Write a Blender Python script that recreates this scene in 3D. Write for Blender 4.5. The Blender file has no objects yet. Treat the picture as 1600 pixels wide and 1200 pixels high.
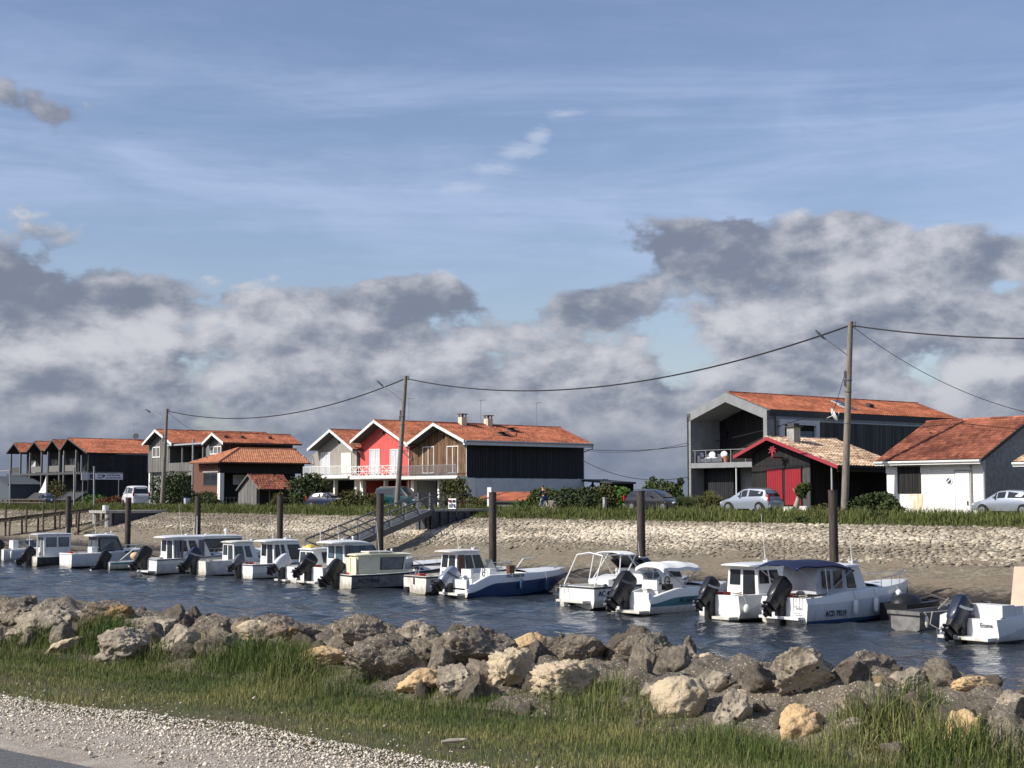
import bpy, math, random
import numpy as np
from mathutils import Vector, Matrix, noise as mn

random.seed(7); np.random.seed(7)
SC = bpy.context.scene
COL = SC.collection
PI = math.pi

# ------------------------------------------------------------------ camera
EYE = 4.7                      # eye height above the water (z = 0)
FPX = 2400.0                   # focal length in photo pixels (1600 wide)
TH = math.atan(177.0 / FPX)    # camera pitch
cam_d = bpy.data.cameras.new('camera'); cam = bpy.data.objects.new('camera', cam_d); COL.objects.link(cam)
cam.location = (0, 0, EYE); cam.rotation_euler = (PI / 2 + TH, 0, 0)
cam_d.sensor_width = 36; cam_d.lens = 36 * FPX / 1600; cam_d.clip_start = 0.1; cam_d.clip_end = 9000
SC.camera = cam

# ------------------------------------------------------------------ light
SUN_EL = math.radians(37)
sd = Vector((-0.94, -0.34, 0)).normalized()
to_sun = Vector((sd.x * math.cos(SUN_EL), sd.y * math.cos(SUN_EL), math.sin(SUN_EL)))
sl = bpy.data.lights.new('sun', 'SUN'); sl.energy = 5.0; sl.angle = math.radians(0.5); sl.color = (1, .95, .87)
so = bpy.data.objects.new('sun', sl); COL.objects.link(so)
so.rotation_euler = (-to_sun).to_track_quat('-Z', 'Y').to_euler(); so.location = (-60, -20, 60)
SC.view_settings.view_transform = 'Standard'; SC.view_settings.look = 'None'
SC.view_settings.exposure = 0.0; SC.view_settings.gamma = 1; SC.view_settings.use_curve_mapping = False
SC.cycles.max_bounces = 6; SC.cycles.diffuse_bounces = 3; SC.cycles.glossy_bounces = 3
SC.cycles.transparent_max_bounces = 8; SC.cycles.use_denoising = True
SC.cycles.sample_clamp_indirect = 6

def world():
    w = bpy.data.worlds.new('World'); SC.world = w; w.use_nodes = True
    nt = w.node_tree; N = nt.nodes; Lk = nt.links; N.clear()
    def nd(t, **k):
        n = N.new(t)
        for a, b in k.items(): setattr(n, a, b)
        return n
    def inp(n, i, v):
        if v is None: return
        if hasattr(v, 'is_output') or isinstance(v, bpy.types.NodeSocket): Lk.new(v, n.inputs[i])
        else: n.inputs[i].default_value = v
    def mth(op, a, b=None, c=None, clamp=False):
        n = nd('ShaderNodeMath', operation=op, use_clamp=clamp)
        for i, v in enumerate((a, b, c)): inp(n, i, v)
        return n.outputs[0]
    def sstep(x, a, b):
        n = nd('ShaderNodeMapRange', interpolation_type='SMOOTHSTEP'); inp(n, 0, x); inp(n, 1, a); inp(n, 2, b)
        return n.outputs[0]
    def mix(f, a, b, bt='MIX'):
        n = nd('ShaderNodeMix', data_type='RGBA', blend_type=bt); inp(n, 0, f); inp(n, 6, a); inp(n, 7, b)
        return n.outputs[2]
    def noise(vec, scale, detail, rough=.55, dist=0.):
        n = nd('ShaderNodeTexNoise'); inp(n, 'Vector', vec); inp(n, 'Scale', scale); inp(n, 'Detail', detail); inp(n, 'Roughness', rough); inp(n, 'Distortion', dist)
        return n.outputs[0]
    tc = nd('ShaderNodeTexCoord')
    sx = nd('ShaderNodeSeparateXYZ'); Lk.new(tc.outputs['Generated'], sx.inputs[0])
    X, Y, Z = sx.outputs
    az = mth('ARCTAN2', X, Y); el = mth('ARCSINE', Z)
    sky = nd('ShaderNodeTexSky', sky_type='NISHITA'); sky.sun_disc = False
    sky.sun_elevation = SUN_EL; sky.sun_rotation = math.atan2(to_sun.x, to_sun.y)
    sky.air_density = 1.0; sky.dust_density = 1.0; sky.ozone_density = 3.0; sky.altitude = 0
    S = 0.115
    skyc = mix(1.0, sky.outputs[0], (S * 1.22, S * 1.10, S * 1.12, 1), 'MULTIPLY')
    def vec(kx, ky, ox, oy, oz=0.0, elo=0.0):
        c = nd('ShaderNodeCombineXYZ')
        inp(c, 0, mth('MULTIPLY_ADD', az, kx, ox)); inp(c, 1, mth('MULTIPLY_ADD', mth('ADD', el, elo), ky, oy)); inp(c, 2, oz)
        return c.outputs[0]
    # thin high cirrus: long level streaks
    ci = noise(vec(2.2, 19, 3.3, 1.0), 1.0, 5, .62, .6)
    ci2 = noise(vec(7, 22, 8.3, 2.0), 1.0, 5, .6, .9)
    band = mth('MULTIPLY', sstep(el, .11, .16), sstep(el, .34, .20))
    cir = mth('MULTIPLY', sstep(mth('ADD', mth('MULTIPLY', ci, .7), mth('MULTIPLY', ci2, .3)), .40, .68), mth('ADD', mth('MULTIPLY', band, .50), .10))
    c = mix(cir, skyc, (.52, .62, .88, 1))
    def blob(a0, e0, ra, re):
        dx = mth('DIVIDE', mth('SUBTRACT', az, a0), ra); dy = mth('DIVIDE', mth('SUBTRACT', el, e0), re)
        return mth('SUBTRACT', 1.0, mth('SQRT', mth('ADD', mth('MULTIPLY', dx, dx), mth('MULTIPLY', dy, dy))), clamp=True)
    A = lambda px: math.atan((px - 800) / FPX)
    E = lambda py: math.atan((777 - py) / FPX)
    def total(lst):
        s = None
        for (px, py, rx, ry, k) in lst:
            b = mth('MULTIPLY', blob(A(px), E(py), rx / FPX, ry / FPX), k)
            s = b if s is None else mth('ADD', s, b)
        return s
    # wisp of torn white cloud
    wn = noise(vec(30, 110, .3, .7), 1.0, 6, .65, .6)
    wb = None
    for q in ((842, 205, 34, 22, 1.), (812, 228, 52, 18, 1.), (758, 260, 70, 20, .75), (718, 288, 60, 18, .6), (880, 172, 60, 18, .4)):
        b_ = mth('MULTIPLY', blob(A(q[0]), E(q[1]), q[2] / FPX, q[3] / FPX), q[4]); wb = b_ if wb is None else mth('MAXIMUM', wb, b_)
    wisp = mth('MULTIPLY', sstep(mth('ADD', mth('MULTIPLY', mth('SUBTRACT', wn, .5), 1.6), wb), .15, .85), .62)
    wisp = mth('MULTIPLY', wisp, sstep(wb, 0.0, .15))
    c = mix(wisp, c, (.55, .62, .78, 1))
    # low cumulus: rounded heaps (cells with finer cells on them) over soft noise
    def cells(v_, scale, detail, smooth=.6, rough=.55):
        n = nd('ShaderNodeTexVoronoi', feature='F1', normalize=False); inp(n, 'Vector', v_); inp(n, 'Scale', scale); inp(n, 'Detail', detail); inp(n, 'Roughness', rough)
        return n.outputs['Distance']
    def warp(v_, scale, amt):
        n = nd('ShaderNodeTexNoise'); inp(n, 'Vector', v_); inp(n, 'Scale', scale); inp(n, 'Detail', 4); inp(n, 'Roughness', .6)
        a = nd('ShaderNodeVectorMath', operation='SUBTRACT'); Lk.new(n.outputs['Color'], a.inputs[0]); a.inputs[1].default_value = (.5, .5, .5)
        b = nd('ShaderNodeVectorMath', operation='MULTIPLY_ADD'); Lk.new(a.outputs[0], b.inputs[0]); b.inputs[1].default_value = (amt, amt, 0); Lk.new(v_, b.inputs[2]); return b.outputs[0]
    def dens(elo, azo=0.0):
        v1 = warp(vec(17, 26, 11.2 + azo * 17, 4.1, 0, elo), 1.6, .5)
        c1 = cells(v1, 1.0, 3, .5, .45)
        n1 = noise(vec(9, 15, 3.2 + azo * 9, 7.1, 0, elo), 1.0, 9, .64, .1)
        return mth('ADD', mth('MULTIPLY_ADD', c1, -.62, .92), mth('MULTIPLY', mth('SUBTRACT', n1, .5), 2.0))
    d0 = dens(0.0); d1 = dens(.012, -.010)
    deck = mth('MULTIPLY', sstep(el, .158, .100), .60)
    deck = mth('ADD', deck, mth('MULTIPLY', sstep(el, .095, .05), .25))
    lone = [(1330, 450, 380, 150, .75), (1240, 400, 160, 80, .3), (1080, 385, 210, 85, .62), (930, 465, 140, 62, .5), (625, 462, 160, 70, .55),
            (20, 440, 230, 150, .6), (215, 465, 150, 70, .45), (85, 195, 120, 62, .62), (15, 150, 80, 50, .48), (430, 425, 120, 60, .30), (1320, 358, 95, 40, .36),
            (1560, 410, 150, 70, .5), (1480, 420, 160, 100, .25), (110, 560, 260, 110, .3), (740, 560, 220, 110, .25)]
    gaps = [(840, 420, 190, 110, .65), (470, 440, 70, 45, .15), (350, 415, 130, 60, .2), (240, 515, 130, 26, .40), (650, 497, 130, 24, .32), (1590, 460, 60, 24, .45)]
    bias = mth('SUBTRACT', mth('ADD', deck, total(lone)), total(gaps))
    f = mth('MULTIPLY', sstep(mth('ADD', d0, bias), .64, .88), sstep(bias, -.02, .14))
    rel = mth('SUBTRACT', d0, d1)
    br = noise(vec(11, 19, 5.5, 2.3), 1.0, 4, .5, .1)
    lit = mth('ADD', mth('MULTIPLY', rel, 1.45), mth('MULTIPLY', mth('SUBTRACT', br, .5), 1.15))
    bright = [(1450, 425, 170, 70, .48), (1240, 430, 230, 90, .20), (130, 560, 200, 80, .34), (250, 545, 90, 50, .2), (760, 530, 140, 55, .45), (500, 540, 150, 65, .28), (1000, 530, 260, 80, .22), (330, 590, 260, 60, .12)]
    darkb = [(1080, 380, 215, 72, .75), (930, 460, 140, 58, .5), (625, 455, 160, 62, .55), (30, 450, 270, 85, .60), (215, 465, 130, 52, .45), (75, 185, 140, 80, .6), (430, 425, 120, 45, .4), (1330, 355, 100, 40, .5), (1560, 410, 140, 55, .5), (1400, 520, 300, 60, .2), (700, 610, 500, 40, .12)]
    lit = mth('SUBTRACT', mth('ADD', mth('ADD', lit, total(bright)), .36), total(darkb))
    lit = mth('MULTIPLY', lit, mth('MULTIPLY_ADD', sstep(el, .015, .07), .42, .58))
    lit = sstep(lit, -.20, 1.05)
    cc = mix(lit, (.200, .230, .308, 1), (.62, .63, .68, 1))
    # thin edges of the cloud let the blue through
    c = mix(mth('MULTIPLY', f, .95), c, cc)
    veil = mth('MULTIPLY', sstep(el, .085, .004), .66)
    c = mix(veil, c, (.180, .225, .325, 1))
    # ground side of the world
    c = mix(sstep(el, 0.0, -.02), c, (.13, .15, .17, 1))
    bg = nd('ShaderNodeBackground'); Lk.new(c, bg.inputs[0]); bg.inputs[1].default_value = 1.0
    out = nd('ShaderNodeOutputWorld'); Lk.new(bg.outputs[0], out.inputs[0])
world()

# ------------------------------------------------------------------ frames
UX, UY = 0.6126, -0.7904       # u: along the canal towards the near right
VX, VY = 0.7904, 0.6126        # v: across the canal, away from the camera
ROT_B = math.atan2(UY, UX)     # buildings: local x = u, local y = v
ROT_F = math.atan2(VY, VX)     # boats: local x (bow) = v
CT, ST = math.cos(TH), math.sin(TH)
def ray(px, py):
    xc = (px - 800) / FPX; yc = (600 - py) / FPX
    return xc, CT - ST * yc, ST + CT * yc
def uv2w(u, v): return u * UX + v * VX, u * UY + v * VY
def w2uv(x, y): return x * UX + y * UY, x * VX + y * VY
def at_v(px, py, v):           # sight line through a photo point meets the upright plane v = const -> (u, v, z)
    a, b, c = ray(px, py); k = v / (a * VX + b * VY)
    return a * k * UX + b * k * UY, v, EYE + c * k
def at_u(px, py, u):
    a, b, c = ray(px, py); k = u / (a * UX + b * UY)
    return u, a * k * VX + b * k * VY, EYE + c * k
def at_z(px, py, z):           # meets the level z -> world (x, y)
    a, b, c = ray(px, py); k = (z - EYE) / c
    return a * k, b * k
def ppm(px, v):                # photo pixels per metre there
    a, b, c = ray(px, 777); return FPX / (v / (a * VX + b * VY) * b)

# ------------------------------------------------------------------ materials
MATS = {}
def M(name, col, col2=None, rough=.65, metal=0., ns=0., lo=.35, hi=.7, stretch=(1, 1, 1), bump=0., bs=30., tint=0., spec=.4, detail=5, coat=0., alpha=1., trans=0., speck=None, wl=None):
    if name in MATS: return MATS[name]
    m = bpy.data.materials.new(name); m.use_nodes = True; MATS[name] = m
    nt = m.node_tree; N = nt.nodes; L = nt.links
    b = N['Principled BSDF']
    b.inputs['Roughness'].default_value = rough; b.inputs['Metallic'].default_value = metal
    b.inputs['Specular IOR Level'].default_value = spec
    if coat: b.inputs['Coat Weight'].default_value = coat; b.inputs['Coat Roughness'].default_value = .08
    if trans: b.inputs['Transmission Weight'].default_value = trans
    if alpha < 1: b.inputs['Alpha'].default_value = alpha
    c4 = lambda c: (c[0], c[1], c[2], 1)
    out = None
    tc = N.new('ShaderNodeTexCoord')
    mp = N.new('ShaderNodeMapping'); mp.inputs['Scale'].default_value = stretch; L.new(tc.outputs['Object'], mp.inputs[0])
    def noise(scale, det=5):
        n = N.new('ShaderNodeTexNoise'); n.inputs['Scale'].default_value = scale; n.inputs['Detail'].default_value = det; n.inputs['Roughness'].default_value = .6
        L.new(mp.outputs[0], n.inputs['Vector']); return n.outputs[0]
    if ns and col2:
        mr = N.new('ShaderNodeMapRange'); mr.interpolation_type = 'SMOOTHSTEP'; mr.inputs[1].default_value = lo; mr.inputs[2].default_value = hi
        L.new(noise(ns, detail), mr.inputs[0])
        mx = N.new('ShaderNodeMix'); mx.data_type = 'RGBA'; mx.inputs[6].default_value = c4(col); mx.inputs[7].default_value = c4(col2)
        L.new(mr.outputs[0], mx.inputs[0]); out = mx.outputs[2]
    elif col2 and tint:
        at = N.new('ShaderNodeAttribute'); at.attribute_name = 'tint'
        mx = N.new('ShaderNodeMix'); mx.data_type = 'RGBA'; mx.inputs[6].default_value = c4(col); mx.inputs[7].default_value = c4(col2)
        L.new(at.outputs['Fac'], mx.inputs[0]); out = mx.outputs[2]
    if speck:                                        # (colour, scale, threshold): small flecks in the stone
        vo = N.new('ShaderNodeTexVoronoi'); vo.inputs['Scale'].default_value = speck[1]; L.new(tc.outputs['Object'], vo.inputs['Vector'])
        sn = N.new('ShaderNodeSeparateColor'); L.new(vo.outputs['Color'], sn.inputs[0])
        g1 = N.new('ShaderNodeMath'); g1.operation = 'GREATER_THAN'; g1.inputs[1].default_value = speck[2]; L.new(sn.outputs[0], g1.inputs[0])
        g2 = N.new('ShaderNodeMath'); g2.operation = 'LESS_THAN'; g2.inputs[1].default_value = .38; L.new(vo.outputs['Distance'], g2.inputs[0])
        g3 = N.new('ShaderNodeMath'); g3.operation = 'MULTIPLY'; L.new(g1.outputs[0], g3.inputs[0]); L.new(g2.outputs[0], g3.inputs[1])
        mx = N.new('ShaderNodeMix'); mx.data_type = 'RGBA'; mx.inputs[7].default_value = c4(speck[0])
        if out: L.new(out, mx.inputs[6])
        else: mx.inputs[6].default_value = c4(col)
        L.new(g3.outputs[0], mx.inputs[0]); out = mx.outputs[2]
    if wl:                                           # (colour, height, amount): scum or weed rising from the waterline
        sx = N.new('ShaderNodeSeparateXYZ'); L.new(tc.outputs['Object'], sx.inputs[0])
        ad = N.new('ShaderNodeMath'); ad.operation = 'MULTIPLY_ADD'; ad.inputs[1].default_value = -wl[1] * 1.6; L.new(noise(5.0, 4), ad.inputs[0]); L.new(sx.outputs[2], ad.inputs[2])
        mr = N.new('ShaderNodeMapRange'); mr.interpolation_type = 'SMOOTHSTEP'; mr.inputs[1].default_value = wl[1] * .25; mr.inputs[2].default_value = -wl[1] * .75; L.new(ad.outputs[0], mr.inputs[0])
        am = N.new('ShaderNodeMath'); am.operation = 'MULTIPLY'; am.inputs[1].default_value = wl[2]; L.new(mr.outputs[0], am.inputs[0])
        mx = N.new('ShaderNodeMix'); mx.data_type = 'RGBA'; mx.inputs[7].default_value = c4(wl[0])
        if out: L.new(out, mx.inputs[6])
        else: mx.inputs[6].default_value = c4(col)
        L.new(am.outputs[0], mx.inputs[0]); out = mx.outputs[2]
    if tint:
        at = N.new('ShaderNodeAttribute'); at.attribute_name = 'tint'
        ma = N.new('ShaderNodeMath'); ma.operation = 'MULTIPLY_ADD'; ma.inputs[1].default_value = 2 * tint; ma.inputs[2].default_value = 1 - tint
        L.new(at.outputs['Fac'], ma.inputs[0])
        mx = N.new('ShaderNodeMix'); mx.data_type = 'RGBA'; mx.blend_type = 'MULTIPLY'; mx.inputs[0].default_value = 1
        if out: L.new(out, mx.inputs[6])
        else: mx.inputs[6].default_value = c4(col)
        L.new(ma.outputs[0], mx.inputs[7]); out = mx.outputs[2]
    if out: L.new(out, b.inputs['Base Color'])
    else: b.inputs['Base Color'].default_value = c4(col)
    if bump:
        bn = N.new('ShaderNodeBump'); bn.inputs['Strength'].default_value = bump; bn.inputs['Distance'].default_value = .05
        L.new(noise(bs, 6), bn.inputs['Height']); L.new(bn.outputs[0], b.inputs['Normal'])
    return m

# gel coat, metals, glass
M('gelcoat', (.80, .80, .77), (.64, .63, .57), rough=.32, ns=2.2, lo=.5, hi=.8, stretch=(1, 1, .5), coat=.2, wl=((.42, .36, .22), .30, .65))
M('gelcoat_grey', (.62, .63, .64), (.47, .48, .48), rough=.34, ns=2.2, lo=.45, hi=.8, stretch=(1, 1, .4), coat=.2, wl=((.34, .30, .20), .34, .7))
M('gelcoat_old', (.74, .72, .65), (.50, .46, .38), rough=.45, ns=2.6, lo=.42, hi=.78, stretch=(1, 1, .4), wl=((.30, .25, .16), .4, .7))
M('cream_paint', (.80, .75, .52), (.68, .61, .40), rough=.5, ns=2.5, lo=.5, hi=.8)
M('navy_hull', (.010, .040, .115), (.016, .05, .13), rough=.25, ns=2, coat=.4)
M('antifoul_blue', (.02, .07, .17), (.03, .07, .12), rough=.6, ns=4)
M('antifoul_dark', (.025, .025, .028), (.05, .05, .04), rough=.7, ns=4)
M('dark_hull', (.03, .032, .035), (.07, .07, .065), rough=.5, ns=3)
M('grey_hull', (.23, .225, .215), (.13, .125, .115), rough=.7, ns=3)
M('teal_paint', (.05, .19, .23), rough=.35)
M('black_trim', (.018, .018, .02), rough=.5)
M('black_plastic', (.014, .014, .016), rough=.42, coat=.1)
M('navy_plastic', (.016, .026, .052), rough=.4, coat=.15)
M('silver_plastic', (.33, .36, .42), rough=.3, metal=.4, coat=.3)
M('grey_plastic', (.12, .13, .15), rough=.4)
M('steel', (.55, .55, .55), rough=.3, metal=.9)
M('galvanised', (.34, .35, .35), (.24, .24, .24), rough=.5, metal=.4, ns=6)
M('dark_glass', (.02, .024, .028), rough=.06, spec=.6)
M('boat_glass', (.045, .06, .07), rough=.06, spec=.6)
M('tent_canvas', (.50, .51, .52), (.40, .41, .43), rough=.6, ns=3)
M('clear_pvc', (.20, .205, .205), (.13, .135, .14), rough=.2, ns=3)
M('tinted_screen', (.10, .12, .13), rough=.08, spec=.6)
M('bluish_glass', (.07, .12, .16), rough=.06, spec=.6)
M('navy_canvas', (.009, .016, .055), (.014, .023, .072), rough=.85, ns=3)
M('white_canvas', (.78, .78, .76), rough=.8)
M('grey_canvas', (.16, .16, .165), (.11, .11, .115), rough=.85, ns=3)
M('white_paint', (.80, .79, .76), (.70, .68, .63), rough=.55, ns=1.5, lo=.5, hi=.9)
M('orange_buoy', (.75, .48, .25), rough=.5)
M('yellow_thing', (.75, .55, .12), rough=.5)
M('red_thing', (.45, .05, .03), rough=.4)
M('rope', (.42, .38, .30), rough=.9)
M('varnish', (.16, .075, .035), (.09, .04, .02), rough=.4, ns=6, stretch=(1, 1, 6))
# walls
M('grey_render', (.28, .29, .29), (.23, .24, .24), rough=.85, ns=1.2)
M('beige_render', (.335, .315, .27), (.29, .27, .23), rough=.85, ns=1.4)
M('red_render', (.65, .115, .10), (.57, .095, .085), rough=.8, ns=1.2)
M('white_render', (.82, .80, .73), (.72, .69, .60), rough=.8, ns=.8, lo=.5, hi=.85, bump=.12, bs=14)
M('grey_white_render', (.70, .71, .71), (.60, .61, .62), rough=.85, ns=1.0)
M('brick_red', (.17, .075, .05), (.12, .06, .045), rough=.85, ns=5)
M('black_boards', (.022, .024, .030), (.014, .015, .018), rough=.6, ns=2, stretch=(3, 3, .4), tint=.35)
M('tar_boards', (.013, .0125, .012), (.024, .022, .021), rough=.8, ns=2, stretch=(3, 3, .4), tint=.4)
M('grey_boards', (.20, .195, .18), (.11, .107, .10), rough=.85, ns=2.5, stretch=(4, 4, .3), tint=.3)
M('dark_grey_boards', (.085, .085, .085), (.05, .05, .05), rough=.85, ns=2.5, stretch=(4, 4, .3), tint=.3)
M('brown_boards', (.20, .115, .058), (.085, .048, .028), rough=.8, ns=1.6, stretch=(3, 3, .5), tint=.35)
M('white_wood', (.78, .77, .73), rough=.6)
M('red_wood', (.34, .035, .05), rough=.6)
M('red_door', (.33, .016, .026), (.27, .014, .022), rough=.5, ns=2)
M('jetty_wood', (.12, .095, .07), (.06, .045, .035), rough=.9, ns=4, stretch=(2, 2, .6))
M('dark_void', (.012, .011, .010), rough=.9)  # near-black that paints the shade of deep recesses into the colour
M('dark_red_void', (.09, .012, .014), rough=.9)  # dark red counterpart, recess shade painted in
M('curtain', (.62, .64, .66), (.42, .44, .47), rough=.8, ns=3, stretch=(5, 5, .3))
# roofs
M('orange_tiles', (.30, .088, .042), (.44, .150, .074), rough=.85, tint=.36)
M('new_orange_tiles', (.43, .165, .082), (.56, .245, .13), rough=.8, tint=.2)
M('old_tiles', (.20, .062, .036), (.35, .125, .07), rough=.9, tint=.35)
M('pale_tiles', (.40, .24, .14), (.70, .53, .36), rough=.9, tint=.3)
M('dark_sheet', (.05, .052, .056), rough=.7)
M('slate_cloth', (.075, .09, .105), rough=.8)
M('zinc', (.42, .44, .45), rough=.5, metal=.2)
M('bank_fill', (.37, .32, .24), (.27, .23, .17), rough=.95, ns=1.5, bump=.6, bs=9)
M('concrete', (.40, .385, .35), (.28, .27, .245), rough=.9, ns=3, bump=.2, bs=20)
M('pole_wood', (.27, .235, .19), (.15, .13, .105), rough=.9, ns=3, stretch=(6, 6, .5))
M('pile_steel', (.088, .068, .056), (.040, .031, .027), rough=.78, ns=3.0, stretch=(2, 2, .45), bump=.3, bs=14, wl=((.035, .038, .022), 2.2, .9))
M('gang_steel', (.13, .135, .14), (.085, .085, .085), rough=.6, metal=.2, ns=5)
M('sheet_steel', (.075, .078, .085), (.045, .047, .052), rough=.7, ns=3, tint=.3)
M('cable', (.015, .015, .018), rough=.6)
M('tan_board', (.60, .46, .34), (.54, .41, .30), rough=.7, ns=3)
M('plaster_cream', (.72, .62, .45), rough=.8)
# ground
M('asphalt', (.15, .15, .153), (.10, .10, .102), rough=.95, ns=26, lo=.3, hi=.75, bump=.5, bs=110, speck=((.25, .25, .24), 130, .86))
M('gravel_base', (.46, .405, .335), (.34, .29, .235), rough=.95, ns=9, lo=.35, hi=.65, bump=.6, bs=70)
M('gravel_stone', (.33, .28, .215), (.74, .665, .54), rough=.9, tint=.25)
M('earth', (.105, .082, .042), (.070, .082, .026), rough=1, ns=2.5, bump=.5, bs=40)
M('grass_blade', (.088, .150, .030), (.245, .215, .085), rough=.7, tint=.35, spec=.2)
M('far_grass_blade', (.082, .122, .028), (.165, .165, .062), rough=.8, tint=.35, spec=.15)
M('rubble_dark', (.150, .124, .090), (.250, .210, .158), rough=.95, ns=5, lo=.35, hi=.7, bump=1.0, bs=26, speck=((.60, .54, .44), 58, .80))
M('rock_dark', (.155, .128, .094), (.285, .236, .175), rough=.95, ns=3.6, lo=.36, hi=.68, bump=1.0, bs=20, speck=((.56, .50, .41), 54, .84))
M('rock_grey', (.240, .202, .150), (.50, .425, .320), rough=.95, ns=4, lo=.36, hi=.66, bump=1.0, bs=17, speck=((.07, .06, .05), 26, .86))
M('rock_cream', (.60, .49, .33), (.37, .29, .19), rough=.95, ns=4.5, lo=.44, hi=.74, bump=1.0, bs=17)
M('rock_tan', (.66, .46, .24), (.50, .36, .21), rough=.95, ns=4, lo=.4, hi=.7, bump=.9, bs=18)
M('rock_lichen', (.23, .185, .14), (.40, .25, .08), rough=.95, ns=2.5, lo=.5, hi=.7, bump=1.0, bs=20, speck=((.06, .055, .05), 30, .7))
M('riprap', (.265, .222, .160), (.56, .49, .375), rough=.95, tint=.24)
M('foliage', (.042, .070, .016), (.098, .125, .034), rough=.7, tint=.4, spec=.2)
M('foliage_dark', (.028, .045, .014), (.066, .084, .030), rough=.7, tint=.4, spec=.2)
M('foliage_bright', (.045, .10, .012), (.10, .16, .03), rough=.6, tint=.35, spec=.25)
M('foliage_olive', (.06, .068, .022), (.115, .11, .042), rough=.75, tint=.4, spec=.15)
M('foliage_rust', (.13, .045, .018), (.19, .075, .03), rough=.8, tint=.4)
M('bark', (.10, .08, .06), rough=.9)
M('pale_bark', (.42, .36, .28), rough=.9)
# vehicles
M('car_white', (.74, .74, .73), rough=.25, coat=.6)
M('car_silver', (.34, .38, .43), rough=.28, metal=.35, coat=.6)
M('car_black', (.02, .021, .025), rough=.22, coat=.7)
M('car_navy', (.025, .035, .07), rough=.25, coat=.6)
M('car_teal', (.007, .052, .058), rough=.28, coat=.6)
M('tyre', (.02, .02, .02), rough=.9)
M('tail_red', (.5, .02, .02), rough=.2)
M('head_lamp', (.7, .72, .74), rough=.1)
M('plate', (.75, .75, .72), rough=.5)
M('skin', (.50, .28, .20), rough=.6)
M('hair', (.07, .04, .03), rough=.8)
M('jacket', (.018, .018, .024), rough=.9)
M('jeans', (.045, .075, .16), rough=.9)
M('sign_white', (.78, .79, .80), rough=.5)
M('sign_blue', (.05, .08, .18), rough=.5)
M('print_dark', (.03, .04, .06), rough=.6)
M('rust_stain', (.66, .50, .27), (.81, .79, .72), rough=.8, ns=2.2, stretch=(2.5, 1, .35))

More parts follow.
